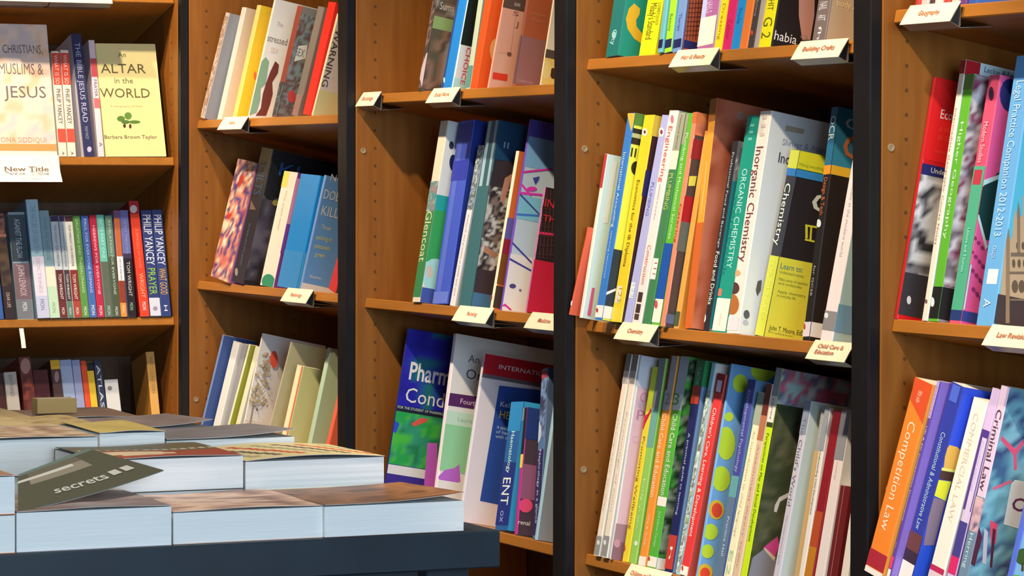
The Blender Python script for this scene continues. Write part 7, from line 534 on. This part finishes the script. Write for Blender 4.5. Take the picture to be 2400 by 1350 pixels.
def table_book(x, y0, y1, z0, th, bd, cols, pat, label, top, seed):
    root = empty('book', Matrix.Translation((XC, YC, ZT+z0)), label, 'book', 'paperbacks stacked on the display table')
    root.matrix_world = Matrix.Translation((x, y0, ZT+z0)); wd = y1-y0-.001
    c = .0008; rnd = random.Random(seed)
    # page block with slightly uneven leaves on the visible fore-edge
    V, F = [], []; n = 9
    prof = [(-c-rnd.uniform(0, .00025) if 0 < i < n else -.001, c+(th-2*c)*i/n) for i in range(n+1)]
    for yy in (.0006, wd-.0006):
        V += [(a, yy, z) for a, z in prof] + [(-bd+.001, yy, z) for a, z in prof]
    m = 2*(n+1)
    for i in range(n):
        F += [[i, m+i, m+i+1, i+1], [n+1+i, n+2+i, m+n+2+i, m+n+1+i], [i, i+1, n+2+i, n+1+i], [m+i, m+n+1+i, m+n+2+i, m+i+1]]
    F += [[0, n+1, m+n+1, m], [n, m+n, m+2*n+1, 2*n+1]]
    link('page_block', V, F, PAGEST, root)
    V, F = box(-bd, .0003, 0, wd, 0, c); box(-bd-.001, -bd, 0, wd, 0, th, V, F)
    link('cover', V, F, PRINT, root, [lc(cols[0])]*len(F))
    # top cover sheet
    nu, nv = (46, 14); V, F, C = [], [], []
    lat = [[rnd.random() for _ in range(9)] for _ in range(9)]
    def nz(u, v):
        a, b = u*6, v*6; i, j = int(a), int(b); s, q = a-i, b-j
        return (lat[j][i]*(1-s)+lat[j][i+1]*s)*(1-q)+(lat[j+1][i]*(1-s)+lat[j+1][i+1]*s)*q
    def colr(u, v):
        k = len(cols)
        if pat == 'stripes':
            if v < .12 or (u+v*.2) < .05: return cols[0]
            q = (u*6+v*2.4) % 1
            return cols[[1, 2, 3][int(u*6+v*2.4) % 3]] if q < .42 and v < .85 else cols[0]
        if pat == 'oval':
            if ((u-.35)/.28)**2+((v-.3)/.14)**2 < 1: return (220, 190, 155)
            if v < .48: return cols[1]
            return cols[0] if not (.55 < v < .62 and int(u*30) % 2) else (180, 170, 150)
        if pat == 'streak': t_ = nz(u, (v*3) % 1)
        else: t_ = nz(u, v)
        t_ = min(.999, t_)*(k-1); q = int(t_); s = t_-q
        return tuple(cols[q][i]*(1-s)+cols[min(q+1, k-1)][i]*s for i in range(3))
    hh = (lambda u, v: top_height(u, v, pat)) if top else (lambda u, v: 0)
    for s in (0, .0006):
        for j in range(nv+1):
            for i in range(nu+1):
                u, v = i/nu, j/nv; V.append((.0008-v*(bd+.0008), u*wd, th-c+s+hh(u, v)))
    N = (nu+1)*(nv+1)
    for j in range(nv):
        for i in range(nu):
            a = j*(nu+1)+i; cc = lc(colr((i+.5)/nu, (j+.5)/nv))
            F.append([N+a, N+a+1, N+a+nu+2, N+a+nu+1]); C.append(cc); F.append([a, a+nu+1, a+nu+2, a+1]); C.append([.7, .7, .7])
    for i in range(nu): F.append([i, i+1, N+i+1, N+i]); C.append([.55, .55, .55])
    for j in range(nv):
        a = j*(nu+1)+nu; F.append([a, a+nu+1, N+a+nu+1, N+a]); C.append([.6, .6, .6])
    link('top_cover', V, F, PRINT, root, C)
    return root
k = 0
for x, y0, y1, hz, lay, bd, cols, pat, label in TABLE_STACKS:
    th = hz/lay-.0006
    for q in range(lay):
        top = q == lay-1
        short = label.split(' with ')[1].split(' cover')[0].split(' and pale')[0]
        place_ = 'second from the top' if q == lay-2 else 'lowest'
        b_ = table_book(x-(.0015*((k*7) % 3) if not top else 0), y0+(.001*((k*5) % 3) if not top else 0), y1, q*(th+.0006)+.0003, th-(.0025 if not top and 0 else 0), bd, cols, pat if top else 'art',
                   label if top else '%s book of the stack topped by %s cover' % (place_, short), top, k); k += 1
        if label.startswith('thick paperback with a mauve'): FB = b_
# tan book standing on its long edge at the back
x, y0, y1, z0, z1 = TAN_BOOK; z0 = ZT+.0950
r = empty('book', Matrix.Translation((x, y0, z0)), 'tan book propped on its long edge at the far back of the table', 'book', 'paperbacks stacked on the display table')
hh = z1-z0; ww = y1-y0; c = .0012
V, F = box(-c, 0, 0, ww, 0, hh); box(-.030, -.030+c, 0, ww, 0, hh, V, F); box(-.030+c, -c, 0, c, 0, hh, V, F)
link('cover', V, F, PRINT, r, [lc((150, 125, 75))]*len(F))
V, F = box(-.030+c*1.1, -c*1.1, c*1.1, ww-.002, .001, hh-.001); link('page_block', V, F, PAGES, r)
# cover of that book bent open and lifted
P = [Vector(p) for p in FLAP]; V, F, C = [], [], []; nu, nv = 24, 16
rnd = random.Random(8)
for s in (0, -.0009):
    for j in range(nv+1):
        for i in range(nu+1):
            u, v = i/nu, j/nv
            p = (P[0]*(1-u)+P[1]*u)*(1-v)+(P[3]*(1-u)+P[2]*u)*v
            p = p+Vector((0, 0, s-.006*math.sin(math.pi*u)*(1-v)*.6)); V.append(tuple(p))
N = (nu+1)*(nv+1)
for j in range(nv):
    for i in range(nu):
        a = j*(nu+1)+i; u, v = i/nu, j/nv
        c = (80, 78, 62)
        if v > .62 and .1 < u < .75: c = (130, 120, 102) if v < .8 else (98, 92, 76)
        if v > .9: c = (95, 110, 100)
        if .70 < v < .80 and u < .62: c = (185, 178, 165)
        F.append([a, a+1, a+nu+2, a+nu+1]); C.append(lc(c)); F.append([N+a, N+a+nu+1, N+a+nu+2, N+a+1]); C.append([.6, .65, .65])
fl = link('raised_cover', V, F, PRINT, None, C); fl.parent = FB; fl.matrix_parent_inverse = FB.matrix_world.inverted()
fl['label'] = 'olive paperback cover lifted open across the stack'
ex_ = (P[1]-P[0]); ey_ = (P[3]-P[0])
def fn(x, y):
    u, v = x, y; p = (P[0]*(1-u)+P[1]*u)*(1-v)+(P[3]*(1-u)+P[2]*u)*v
    p = p+Vector((0, 0, .0010-.006*math.sin(math.pi*u)*(1-v)*.6)); return tuple(p)
PALE = plain('pale_cover_ink', (.55, .52, .44, 1), .5)
vv, ff = text_mesh('secrets', 1)
lt = link('lettering', [fn(.28+u*.42, .22+v*.16) for u, v in vv], ff, PALE); lt.parent = fl; lt.matrix_parent_inverse = fl.matrix_world.inverted()
V, F = [], []
for u in (.74, .84):
    n = len(V); V += [fn(u, .24), fn(u+.07, .24), fn(u+.07, .36), fn(u, .36)]; F.append([n, n+1, n+2, n+3])
lt = link('printed_square', V, F, PALE); lt.parent = fl; lt.matrix_parent_inverse = fl.matrix_world.inverted()
